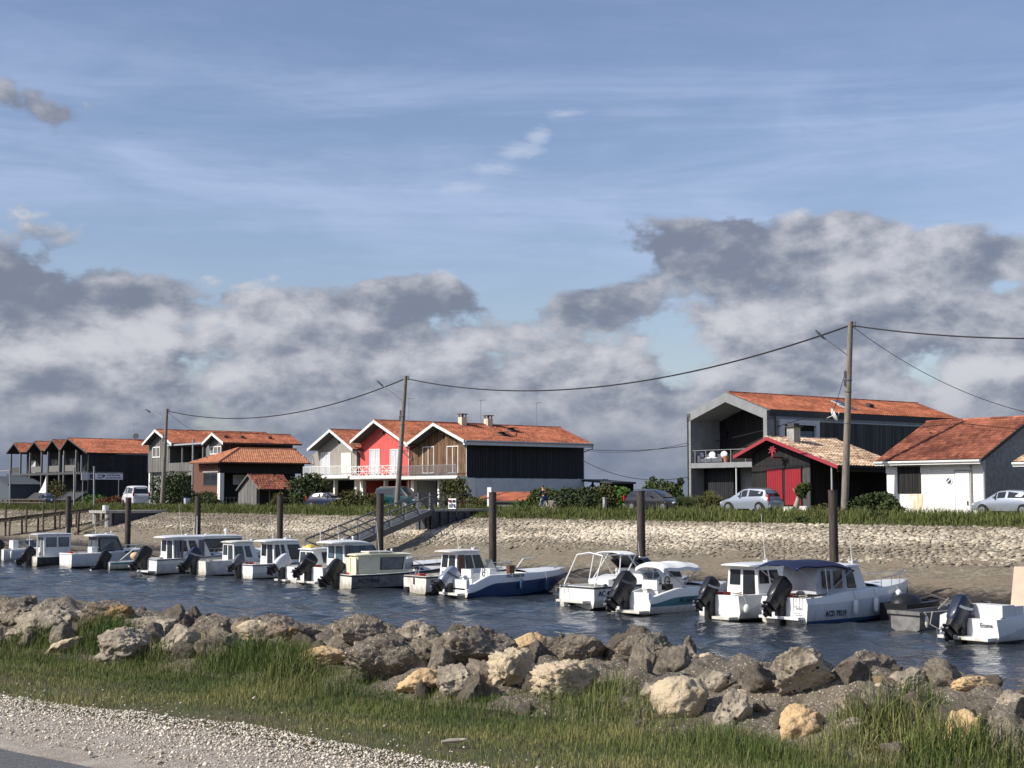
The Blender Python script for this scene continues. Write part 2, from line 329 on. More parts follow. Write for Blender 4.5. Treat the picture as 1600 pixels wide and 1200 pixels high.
# ------------------------------------------------------------------ mesh builder and object helpers
class MB:
    def __init__(s): s.v = []; s.f = []; s.m = []; s.t = []
    def face(s, pts, m=0, t=.5):
        n = len(s.v); s.v += [tuple(p) for p in pts]; s.f.append(tuple(range(n, n + len(pts)))); s.m.append(m); s.t.append(t)
    def raw(s, vs, fs, m=0, t=.5):
        n = len(s.v); s.v += [tuple(p) for p in vs]
        for q in fs: s.f.append(tuple(n + i for i in q)); s.m.append(m); s.t.append(t)
    def box(s, lo, hi, m=0, t=.5):
        x0, y0, z0 = lo; x1, y1, z1 = hi
        s.raw([(x0, y0, z0), (x1, y0, z0), (x1, y1, z0), (x0, y1, z0), (x0, y0, z1), (x1, y0, z1), (x1, y1, z1), (x0, y1, z1)],
              [(0, 3, 2, 1), (4, 5, 6, 7), (0, 1, 5, 4), (1, 2, 6, 5), (2, 3, 7, 6), (3, 0, 4, 7)], m, t)
    def obox(s, c, X, Y, Z, m=0, t=.5):           # box from centre and three half-vectors
        c, X, Y, Z = Vector(c), Vector(X), Vector(Y), Vector(Z)
        P = [c + a * X + b * Y + d * Z for d in (-1, 1) for b in (-1, 1) for a in (-1, 1)]
        s.raw(P, [(0, 2, 3, 1), (4, 5, 7, 6), (0, 1, 5, 4), (1, 3, 7, 5), (3, 2, 6, 7), (2, 0, 4, 6)], m, t)
    def bar(s, p, q, w, h=None, m=0, t=.5, up=(0, 0, 1)):   # rectangular bar between two points
        p, q = Vector(p), Vector(q); h = h or w; d = (q - p); Ln = d.length
        if Ln < 1e-6: return
        d /= Ln; up = Vector(up); sx = d.cross(up)
        if sx.length < 1e-3: sx = d.cross(Vector((1, 0, 0)))
        sx.normalize(); sz = sx.cross(d)
        s.obox((p + q) / 2, d * Ln / 2, sx * w / 2, sz * h / 2, m, t)
    def tube(s, pts, r, n=8, m=0, t=.5, caps=True):
        pts = [Vector(p) for p in pts]; rs = r if isinstance(r, (list, tuple)) else [r] * len(pts)
        base = len(s.v); ref = Vector((0, 0, 1))
        for i, p in enumerate(pts):
            d = (pts[min(i + 1, len(pts) - 1)] - pts[max(i - 1, 0)]).normalized()
            a = d.cross(ref)
            if a.length < .05: a = d.cross(Vector((1, 0, 0)))
            a.normalize(); b = a.cross(d)
            for k in range(n):
                g = 2 * PI * k / n; s.v.append(tuple(p + (a * math.cos(g) + b * math.sin(g)) * rs[i]))
        for i in range(len(pts) - 1):
            for k in range(n):
                s.f.append((base + i * n + k, base + i * n + (k + 1) % n, base + (i + 1) * n + (k + 1) % n, base + (i + 1) * n + k)); s.m.append(m); s.t.append(t)
        if caps:
            s.f.append(tuple(base + k for k in range(n))[::-1]); s.m.append(m); s.t.append(t)
            e = base + (len(pts) - 1) * n; s.f.append(tuple(e + k for k in range(n))); s.m.append(m); s.t.append(t)
    def loft(s, rings, m=0, t=.5, closed=True, cap0=True, cap1=True, mats=None):
        base = len(s.v); n = len(rings[0])
        for r in rings: s.v += [tuple(p) for p in r]
        for i in range(len(rings) - 1):
            for k in range(n if closed else n - 1):
                s.f.append((base + i * n + k, base + i * n + (k + 1) % n, base + (i + 1) * n + (k + 1) % n, base + (i + 1) * n + k))
                s.m.append(mats[k] if mats else m); s.t.append(t)
        if cap0: s.f.append(tuple(base + k for k in range(n))[::-1]); s.m.append(m); s.t.append(t)
        if cap1: e = base + (len(rings) - 1) * n; s.f.append(tuple(e + k for k in range(n))); s.m.append(m); s.t.append(t)
    def prism(s, poly, ext, m=0, t=.5):           # polygon (3D points) pushed along ext
        e = Vector(ext); n = len(poly); P = [Vector(p) for p in poly]
        s.raw([*P, *[p + e for p in P]], [tuple(range(n))[::-1], tuple(range(n, 2 * n))] + [(i, (i + 1) % n, n + (i + 1) % n, n + i) for i in range(n)], m, t)
    def sphere(s, c, r, nu=10, nv=6, m=0, t=.5):
        rx, ry, rz = r if isinstance(r, (tuple, list)) else (r, r, r)
        rings = []
        for j in range(nv + 1):
            a = PI * (j + .02 * (j == 0) - .02 * (j == nv)) / nv
            rings.append([(c[0] + rx * math.sin(a) * math.cos(2 * PI * k / nu), c[1] + ry * math.sin(a) * math.sin(2 * PI * k / nu), c[2] - rz * math.cos(a)) for k in range(nu)])
        s.loft(rings, m, t)
    def disc(s, c, axis, r, h, n=14, m=0, t=.5):
        a = Vector(axis).normalized() * h / 2; s.tube([Vector(c) - a, Vector(c) + a], r, n, m, t)
    def build(s, name, mats, parent=None, org=(0, 0, 0), smooth=False, kind=None, label=None):
        me = bpy.data.meshes.new(name); V = np.array(s.v, dtype=float).reshape(-1, 3) - np.array(org)
        me.from_pydata(V.tolist(), [], s.f)
        if not isinstance(mats, (list, tuple)): mats = [mats]
        for k in mats: me.materials.append(MATS[k])
        me.polygons.foreach_set('material_index', np.array(s.m, dtype=np.int32))
        if smooth: me.polygons.foreach_set('use_smooth', np.ones(len(s.f), dtype=bool))
        at = me.attributes.new('tint', 'FLOAT', 'FACE'); at.data.foreach_set('value', np.array(s.t, dtype=np.float32))
        me.update()
        if smooth == 'auto':
            me.shade_auto_smooth = True if hasattr(me, 'shade_auto_smooth') else False
        o = bpy.data.objects.new(name, me); COL.objects.link(o)
        if parent is not None: o.parent = parent
        if kind: o['kind'] = kind
        if label: o['label'] = label
        return o
def auto_smooth(o, ang=40):
    me = o.data; me.polygons.foreach_set('use_smooth', np.ones(len(me.polygons), dtype=bool)); me.set_sharp_from_angle(angle=math.radians(ang)); return o
def npmesh(name, V, F, mat, tint=None, kind=None, parent=None, smooth=False):   # many equal-sided faces at once
    me = bpy.data.meshes.new(name); V = np.ascontiguousarray(V, dtype=np.float32); F = np.ascontiguousarray(F, dtype=np.int32)
    me.vertices.add(len(V)); me.vertices.foreach_set('co', V.ravel())
    k = F.shape[1]; me.loops.add(F.size); me.loops.foreach_set('vertex_index', F.ravel())
    me.polygons.add(len(F)); me.polygons.foreach_set('loop_start', np.arange(0, F.size, k, dtype=np.int32))
    me.update(calc_edges=True)
    if smooth: me.polygons.foreach_set('use_smooth', np.ones(len(F), dtype=bool))
    me.materials.append(MATS[mat])
    if tint is not None:
        at = me.attributes.new('tint', 'FLOAT', 'FACE'); at.data.foreach_set('value', np.ascontiguousarray(tint, dtype=np.float32))
    o = bpy.data.objects.new(name, me); COL.objects.link(o)
    if kind: o['kind'] = kind
    if parent is not None: o.parent = parent
    return o
def tag(o, label=None, cat=None, group=None, kind=None):
    for k, v in (('label', label), ('category', cat), ('group', group), ('kind', kind)):
        if v: o[k] = v
    return o
def thing(name, label, cat, loc=(0, 0, 0), rot=0., group=None):
    o = bpy.data.objects.new(name, None); COL.objects.link(o); o.empty_display_size = .3
    o.location = loc; o.rotation_euler = (0, 0, rot); return tag(o, label, cat, group)
def text(body, size, mat, parent, loc, rot, ext=.004, name='lettering', sx=1., bold=0.):
    c = bpy.data.curves.new(name, 'FONT'); c.body = body; c.size = size; c.extrude = ext; c.align_x = 'LEFT'; c.align_y = 'CENTER'; c.offset = bold
    c.resolution_u = 2; c.materials.append(MATS[mat]); o = bpy.data.objects.new(name, c); COL.objects.link(o)
    o.location = loc; o.rotation_euler = rot; o.scale = (sx, 1, 1); o.parent = parent; return o
def frac(p, oct=4, H=1.0): return mn.fractal(Vector(p), H, 2.0, oct)

# ------------------------------------------------------------------ ground heights
NSX, NSY = 0.747, -0.664       # near road: s along it, w across it towards the canal
NWX, NWY = 0.664, 0.747
def sw(x, y): return x * NSX + y * NSY, x * NWX + y * NWY
def sw2w(s, w): return s * NSX + w * NWX, s * NSY + w * NWY
def lerp(x, pts):
    for (a, b), (c, d) in zip(pts, pts[1:]):
        if x <= c: return b + (d - b) * max(0, min(1, (x - a) / (c - a)))
    return pts[-1][1]
NEAR = [(-60, 3.06), (5.35, 3.06), (5.5, 3.075), (7.4, 3.08), (8.9, 2.98), (9.3, 3.02), (10.2, 3.22), (11.2, 3.27), (12.0, 3.18), (13.0, 2.5), (17.5, -.6), (24, -1.2)]
def near_z(s, w):
    z = lerp(w, NEAR)
    if w > 8.8: z += (.07 * frac((s * .8, w * .8, 3), 3) + .09 * (abs(mn.noise(Vector((s * 1.5, w * 1.5, 11)))) * 2 - .5)) * min(1, (w - 8.8))
    elif w > 7: z += .025 * frac((s * .9, w * .9, 5), 3)
    return z
FAR = [(30, -2.0), (53, -1.3), (56.5, 0), (65.5, 1.38), (72, 3.0), (73.2, 3.3), (76, 3.62), (77.5, 3.66), (400, 3.66)]
def far_z(v): return lerp(v, FAR)
GZ = 3.66

def grid(name, us, vs, fz, fw, mat, kind='structure', smooth=True):
    nu, nv = len(us), len(vs); V = np.zeros((nu, nv, 3))
    for i, a in enumerate(us):
        for j, b in enumerate(vs):
            x, y = fw(a, b); V[i, j] = (x, y, fz(a, b))
    idx = np.arange(nu * nv).reshape(nu, nv)
    F = np.stack([idx[:-1, :-1], idx[1:, :-1], idx[1:, 1:], idx[:-1, 1:]], -1).reshape(-1, 4)
    return npmesh(name, V.reshape(-1, 3), F, mat, np.full(len(F), .5), kind, smooth=smooth)

# ------------------------------------------------------------------ setting: water
def water():
    m = bpy.data.materials.new('canal_water'); m.use_nodes = True; MATS['water'] = m
    nt = m.node_tree; N = nt.nodes; L = nt.links; b = N['Principled BSDF']
    b.inputs['Base Color'].default_value = (.028, .034, .040, 1); b.inputs['Roughness'].default_value = .10; b.inputs['IOR'].default_value = 1.33
    tc = N.new('ShaderNodeTexCoord'); mp = N.new('ShaderNodeMapping'); mp.inputs['Rotation'].default_value = (0, 0, math.radians(20)); mp.inputs['Scale'].default_value = (1.0, 1.9, 1)
    L.new(tc.outputs['Object'], mp.inputs[0])
    n1 = N.new('ShaderNodeTexNoise'); n1.inputs['Scale'].default_value = 1.5; n1.inputs['Detail'].default_value = 4; n1.inputs['Roughness'].default_value = .55; n1.inputs['Distortion'].default_value = .5
    L.new(mp.outputs[0], n1.inputs['Vector'])
    bn = N.new('ShaderNodeBump'); bn.inputs['Strength'].default_value = .95; bn.inputs['Distance'].default_value = .16
    L.new(n1.outputs[0], bn.inputs['Height']); L.new(bn.outputs[0], b.inputs['Normal'])
    n3 = N.new('ShaderNodeTexNoise'); n3.inputs['Scale'].default_value = .16; n3.inputs['Detail'].default_value = 3; L.new(mp.outputs[0], n3.inputs['Vector'])
    mr = N.new('ShaderNodeMapRange'); mr.inputs[1].default_value = .35; mr.inputs[2].default_value = .65; mr.inputs[3].default_value = .45; mr.inputs[4].default_value = 1.15; L.new(n3.outputs[0], mr.inputs[0]); L.new(mr.outputs[0], bn.inputs['Strength'])
    rng = np.random.RandomState(3)
    us = np.concatenate([np.arange(-320, -150, 1.5), np.arange(-150, -90, .5), np.arange(-90, -28, .25), np.arange(-28, 30, 2.)]); vs = np.concatenate([np.arange(4, 14, 1.), np.arange(14, 45, .25), np.arange(45, 60, .6)])
    U, Vv = np.meshgrid(us, vs, indexing='ij'); Z = np.zeros_like(U)
    for k in range(26):
        wl = rng.uniform(.9, 3.6); a = rng.normal(.5, .75); ph = rng.uniform(0, 6.28); amp = .0062 * wl ** .9
        Z += amp * np.sin((U * math.cos(a) + Vv * math.sin(a)) * 2 * PI / wl + ph)
    X = U * UX + Vv * VX; Y = U * UY + Vv * VY
    idx = np.arange(U.size).reshape(U.shape); F = np.stack([idx[:-1, :-1], idx[1:, :-1], idx[1:, 1:], idx[:-1, 1:]], -1).reshape(-1, 4)
    npmesh('canal_water', np.stack([X, Y, Z], -1).reshape(-1, 3), F, 'water', np.full(len(F), .5), 'structure', smooth=True)
water()

# ------------------------------------------------------------------ setting: far bank
def mud_mat():
    m = bpy.data.materials.new('mud_bank'); m.use_nodes = True; MATS['mud'] = m
    nt = m.node_tree; N = nt.nodes; L = nt.links; b = N['Principled BSDF']; b.inputs['Roughness'].default_value = .8; b.inputs['Specular IOR Level'].default_value = .3
    tc = N.new('ShaderNodeTexCoord'); sx = N.new('ShaderNodeSeparateXYZ'); L.new(tc.outputs['Object'], sx.inputs[0])
    n = N.new('ShaderNodeTexNoise'); n.inputs['Scale'].default_value = 2.6; n.inputs['Detail'].default_value = 9; n.inputs['Roughness'].default_value = .74; L.new(tc.outputs['Object'], n.inputs['Vector'])
    n2 = N.new('ShaderNodeTexNoise'); n2.inputs['Scale'].default_value = .22; n2.inputs['Detail'].default_value = 3; L.new(tc.outputs['Object'], n2.inputs['Vector'])
    def mr(x, a, c2):
        k = N.new('ShaderNodeMapRange'); k.interpolation_type = 'SMOOTHSTEP'; k.inputs[1].default_value = a; k.inputs[2].default_value = c2; L.new(x, k.inputs[0]); return k.outputs[0]
    def mx(f, a, c2):
        k = N.new('ShaderNodeMix'); k.data_type = 'RGBA'; L.new(f, k.inputs[0])
        for i, q in ((6, a), (7, c2)):
            if isinstance(q, tuple): k.inputs[i].default_value = (*q, 1)
            else: L.new(q, k.inputs[i])
        return k.outputs[2]
    base = mx(mr(n.outputs[0], .36, .66), (.185, .156, .104), (.375, .322, .225))
    base = mx(mr(n2.outputs[0], .45, .7), base, (.29, .225, .15))
    ad = N.new('ShaderNodeMath'); ad.operation = 'MULTIPLY_ADD'; ad.inputs[1].default_value = .9; L.new(n.outputs[0], ad.inputs[0]); L.new(sx.outputs[2], ad.inputs[2])
    wet = mx(mr(ad.outputs[0], .66, 1.08), (.048, .038, .030), base)
    L.new(wet, b.inputs['Base Color'])
    bn = N.new('ShaderNodeBump'); bn.inputs['Strength'].default_value = 1.0; bn.inputs['Distance'].default_value = .22; L.new(n.outputs[0], bn.inputs['Height']); L.new(bn.outputs[0], b.inputs['Normal'])
mud_mat()
def far_bank_z(u, v):
    z = far_z(v)
    if 55 < v < 66: z += .10 * frac((u * .45, v * .6, 1), 4) + .10 * frac((u * 1.3, v * 1.6, 9), 3)
    elif v >= 72 and v < 76.5: z += .10 * frac((u * .3, v * .5, 2), 3)
    return z
us1 = np.concatenate([np.arange(-330, -160, 3.), np.arange(-160, -40, .5), np.arange(-40, 40, 8)])
grid('mud_bank', us1, np.concatenate([np.arange(30, 55, 5), np.arange(55, 66.6, .3)]), far_bank_z, uv2w, 'mud')
grid('stone_bank', us1[::2], np.arange(65.4, 72.3, .55), lambda u, v: far_z(v) - .04 + .06 * frac((u * .4, v * .5, 4), 3), uv2w, 'bank_fill')
grid('grass_verge', us1[::2], np.concatenate([np.arange(71.6, 77.6, .6)]), far_bank_z, uv2w, 'earth')
def far_ground():
    mb = MB()
    def q(u0, u1, v0, v1, z, mt):
        P = [(*uv2w(u0, v0), z), (*uv2w(u1, v0), z), (*uv2w(u1, v1), z), (*uv2w(u0, v1), z)]; mb.face(P, mt)
    q(-5000, 1500, 77.0, 5000, GZ - .01, 0)
    mb.build('far_ground', ['earth'], kind='structure')
    mb = MB(); q(-400, 120, 77.8, 83.0, GZ + .004, 0); mb.build('quay_road', ['asphalt'], kind='structure')
far_ground()
def riprap():
    rng = np.random.RandomState(11); n = 40000
    u = rng.uniform(-215, -38, n); v = 64.0 + 8.25 * rng.beta(1.25, 1.0, n)
    keep = rng.uniform(0, 1, n) < np.clip((u + 235) / 130, .35, 1)
    u, v = u[keep], v[keep]; n = len(u)
    # stones thin out at the foot of the slope
    kz = rng.uniform(0, 1, n) < np.clip((v - 64.4) / 2.2, .06, 1); u, v = u[kz], v[kz]; n = len(u)
    z = np.array([far_z(a) for a in v]) - .02
    base = np.array([(-1, -1, -.6), (1, -1, -.6), (1, 1, -.6), (-1, 1, -.6), (-.75, -.75, .7), (.75, -.75, .7), (.75, .75, .7), (-.75, .75, .7)])
    V = base[None] + rng.normal(0, .16, (n, 8, 3)); sz = rng.uniform(.055, .125, (n, 1, 1)) * (1 + .55 * (rng.uniform(0, 1, (n, 1, 1)) > .9)); V = V * sz * np.array([1.2, .9, .5])
    ang = rng.uniform(0, PI, n); tilt = rng.normal(.25, .18, n)
    c, s = np.cos(ang)[:, None], np.sin(ang)[:, None]; x = V[..., 0] * c - V[..., 1] * s; y = V[..., 0] * s + V[..., 1] * c; zz = V[..., 2]
    ct, st = np.cos(tilt)[:, None], np.sin(tilt)[:, None]; y2 = y * ct - zz * st; z2 = y * st + zz * ct
    gu = u[:, None] + x; gv = v[:, None] + y2
    P = np.stack([gu * UX + gv * VX, gu * UY + gv * VY, z[:, None] + z2 + .025], -1).reshape(-1, 3)
    F = np.array([(0, 3, 2, 1), (4, 5, 6, 7), (0, 1, 5, 4), (1, 2, 6, 5), (2, 3, 7, 6), (3, 0, 4, 7)])
    F = (F[None] + (np.arange(n) * 8)[:, None, None]).reshape(-1, 4)
    # tone: whiter band in the middle, browner at the foot, greyer weathered strips near the top
    gl = np.array([frac((a * .07, b * .35, 8), 3) for a, b in zip(u, v)])
    t = -np.clip((-100 - u) / 60, 0, 1) * .42 + np.clip((v - 64.8) / 3.4, 0, 1) * .56 + rng.normal(0, .22, n) + .80 * gl - np.clip((v - 69.6) / 2., 0, 1) * .26 - np.clip((-110 - u) / 90, 0, .4) * np.clip((v - 68.5) / 1.5, 0, 1)
    npmesh('riprap_stones', P, F, 'riprap', np.repeat(np.clip(t, 0, 1), 6), 'stuff')
riprap()

# ------------------------------------------------------------------ setting: near bank
ss = np.concatenate([np.arange(-60, -26, 2.), np.arange(-26, 0, .07), np.arange(0, 30, 2.)])
grid('rock_bank', ss, np.concatenate([np.arange(8.8, 12.4, .07), np.arange(12.4, 20, .8)]), lambda s, w: near_z(s, w) - max(0, min(.12, (9.25 - w) * .4)) + ((.05 * frac((s * 3.5, w * 3.5, 6), 4) + .05 * abs(mn.noise(Vector((s * 8, w * 8, 2)))) + .16 * (abs(mn.noise(Vector((s * 2.6, w * 2.6, 5)))) - .25) * min(1, max(0, w - 9.3))) if w < 12.6 else 0), sw2w, 'rubble_dark')
ROCKBANK = bpy.data.objects['rock_bank']
grid('near_ground', np.concatenate([np.arange(-60, -24, 2.), np.arange(-24, 2, .25), np.arange(2, 30, 2)]), np.arange(6.0, 9.6, .15), lambda s, w: near_z(s, w) - .006 - (.25 if w > 9.2 else 0), sw2w, 'earth')
def edge_w(s): return 6.72 + .22 * frac((s * .55, 1.3, 0), 4) - .06 * max(0, -10 - s)
def near_road():
    mb = MB(); n = 0
    S_ = list(np.arange(-60, 30, .3))
    for a, b in zip(S_, S_[1:]):
        e0, e1 = 5.36 + .05 * frac((a * 2, 0, 1), 3), 5.36 + .05 * frac((b * 2, 0, 1), 3)
        mb.face([(*sw2w(a, -40), 3.07), (*sw2w(b, -40), 3.07), (*sw2w(b, e1), 3.07), (*sw2w(a, e0), 3.07)])
        mb.face([(*sw2w(a, e0), 3.07), (*sw2w(b, e1), 3.07), (*sw2w(b, e1 + .03), 3.03), (*sw2w(a, e0 + .03), 3.03)])
    mb.build('asphalt_road', ['asphalt'], kind='structure')
    mb = MB(); S_ = list(np.arange(-30, 3, .1)); W = np.linspace(0, 1, 9)
    for a, b in zip(S_, S_[1:]):
        ea, eb = edge_w(a), edge_w(b)
        for p, q in zip(W, W[1:]):
            wa0, wa1 = 5.2 + (ea - 5.2) * p, 5.2 + (ea - 5.2) * q; wb0, wb1 = 5.2 + (eb - 5.2) * p, 5.2 + (eb - 5.2) * q
            zf = lambda s, w, k: 3.062 + .03 * min(1, max(0, (w - 5.4) * 2)) * (1 - k ** 6) + .008 * frac((s * 4, w * 4, 2), 2)
            mb.face([(*sw2w(a, wa0), zf(a, wa0, p)), (*sw2w(b, wb0), zf(b, wb0, p)), (*sw2w(b, wb1), zf(b, wb1, q)), (*sw2w(a, wa1), zf(a, wa1, q))])
    mb.build('gravel_strip', ['gravel_base'], kind='structure')
near_road()
def gravel():
    rng = np.random.RandomState(5); n = 34000
    s = rng.uniform(-19, -1.5, n); k = rng.beta(2.1, 1.1, n)
    e = np.array([edge_w(a) for a in s]); w = 5.45 + (e + .18 - 5.45) * k
    far = rng.uniform(0, 1, n) < .02; w = np.where(far, e + np.abs(rng.normal(0, .35, n)), w)
    sz = rng.uniform(.004, .0115, n) * (1 + 1.0 * (rng.uniform(0, 1, n) > .95)) 
    x, y = s * NSX + w * NWX, s * NSY + w * NWY
    base = np.array([(1, 0, 0), (0, 1, 0), (-1, 0, 0), (0, -1, 0), (0, 0, .62), (0, 0, -.6)])
    V = (base[None] + rng.normal(0, .28, (n, 6, 3))) * sz[:, None, None]; ang = rng.uniform(0, 6.28, n); c, q = np.cos(ang)[:, None], np.sin(ang)[:, None]
    P = np.stack([x[:, None] + V[..., 0] * c - V[..., 1] * q, y[:, None] + V[..., 0] * q + V[..., 1] * c, 3.093 + V[..., 2]], -1).reshape(-1, 3)
    F = np.array([(0, 1, 4), (1, 2, 4), (2, 3, 4), (3, 0, 4), (1, 0, 5), (2, 1, 5), (3, 2, 5), (0, 3, 5)]); F = (F[None] + (np.arange(n) * 6)[:, None, None]).reshape(-1, 3)
    npmesh('gravel', P, F, 'gravel_stone', np.repeat(np.clip(rng.beta(1.6, 1.2, n), 0, 1), 8), 'stuff')
gravel()

# ------------------------------------------------------------------ boulders
def ico(n):
    import bmesh
    bm = bmesh.new(); bmesh.ops.create_icosphere(bm, subdivisions=n, radius=1); bm.verts.ensure_lookup_table()
    V = np.array([v.co[:] for v in bm.verts]); F = np.array([[v.index for v in f.verts] for f in bm.faces]); bm.free(); return V, F
ICO = {k: ico(k) for k in (3, 4, 5)}
def rock_mesh(seed, rough, lvl=4, cuts=9, pits=.0):
    V, F = ICO[lvl]; V = V.copy(); rng = np.random.RandomState(seed); off = Vector((seed * 3.7, seed * 1.3, 0))
    for k in range(cuts):                              # flat broken faces
        d = rng.normal(0, 1, 3); d /= np.linalg.norm(d); h = rng.uniform(.50, .86); pr = V @ d
        V -= np.outer(np.maximum(pr - h, 0) * .93, d)
    R = np.zeros(len(V))
    for i, p in enumerate(V):
        q = Vector(p)
        r = .20 * mn.fractal(q * 1.5 + off, .9, 2.0, 3) + rough * (.20 * (.4 - abs(mn.noise(q * 3.0 + off))) + .12 * (.4 - abs(mn.noise(q * 7 + off))) + .075 * mn.fractal(q * 12 + off, .7, 2.1, 3))
        if pits:
            d = mn.voronoi(q * 5.5 + off)[0][0]; r -= pits * max(0, .34 - d)
        R[i] = r
    V = V * (1 + R)[:, None]
    return V, F
def ray_near(px, py):                                   # where a sight line meets the near bank
    a, b, c = ray(px, py); k = 6.0
    while k < 40:
        x, y, z = a * k, b * k, EYE + c * k
        if z <= near_z(*sw(x, y)): return x, y, z, k * b
        k += .05
    return x, y, z, k * b
TOPROCK = []
def boulder(px, py, w, h, mat, label, seed, rough=1., deep=None, top=True, lvl=5, pits=0., roll=0., cuts=9):
    x, y, z, d = ray_near(px, py + h * .42)
    if sw(x, y)[1] > 11.5:                               # sight line skims the crest: the stone rests on the crest itself
        a_, b_, c_ = ray(px, py); k_ = 11.3 / (a_ * NWX + b_ * NWY); x, y = a_ * k_, b_ * k_; d = y
    mpp = d / FPX; rx, rz = w * mpp / 2, h * mpp / 2; ry = deep * mpp / 2 if deep else (rx + rz) / 2
    y += ry * .55; 
    if w < 55: lvl = 4
    V, F = rock_mesh(seed, rough, lvl, cuts, pits)
    ext = (V.max(0) - V.min(0)) / 2; cen = (V.max(0) + V.min(0)) / 2
    V = (V - cen) / ext * np.array([rx, ry, rz]) * np.array([1.04, 1, 1.06])
    if roll: c, s = math.cos(roll), math.sin(roll); V = np.stack([V[:, 0] * c - V[:, 2] * s, V[:, 1], V[:, 0] * s + V[:, 2] * c], -1)
    a, b, c = ray(px, py); k = y / b
    o = npmesh('boulder' if top else 'stone', V, F, mat, np.full(len(F), .5), smooth=True)
    o.location = (a * k, y, min(EYE + c * k, near_z(*sw(a * k, y)) + rz * .75))
    if top: tag(o, label, 'boulder', 'boulders along the near bank')
    else:
        o.parent = ROCKBANK
    return o
RG, RD, RC, RT, RL = 'rock_grey', 'rock_dark', 'rock_cream', 'rock_tan', 'rock_lichen'
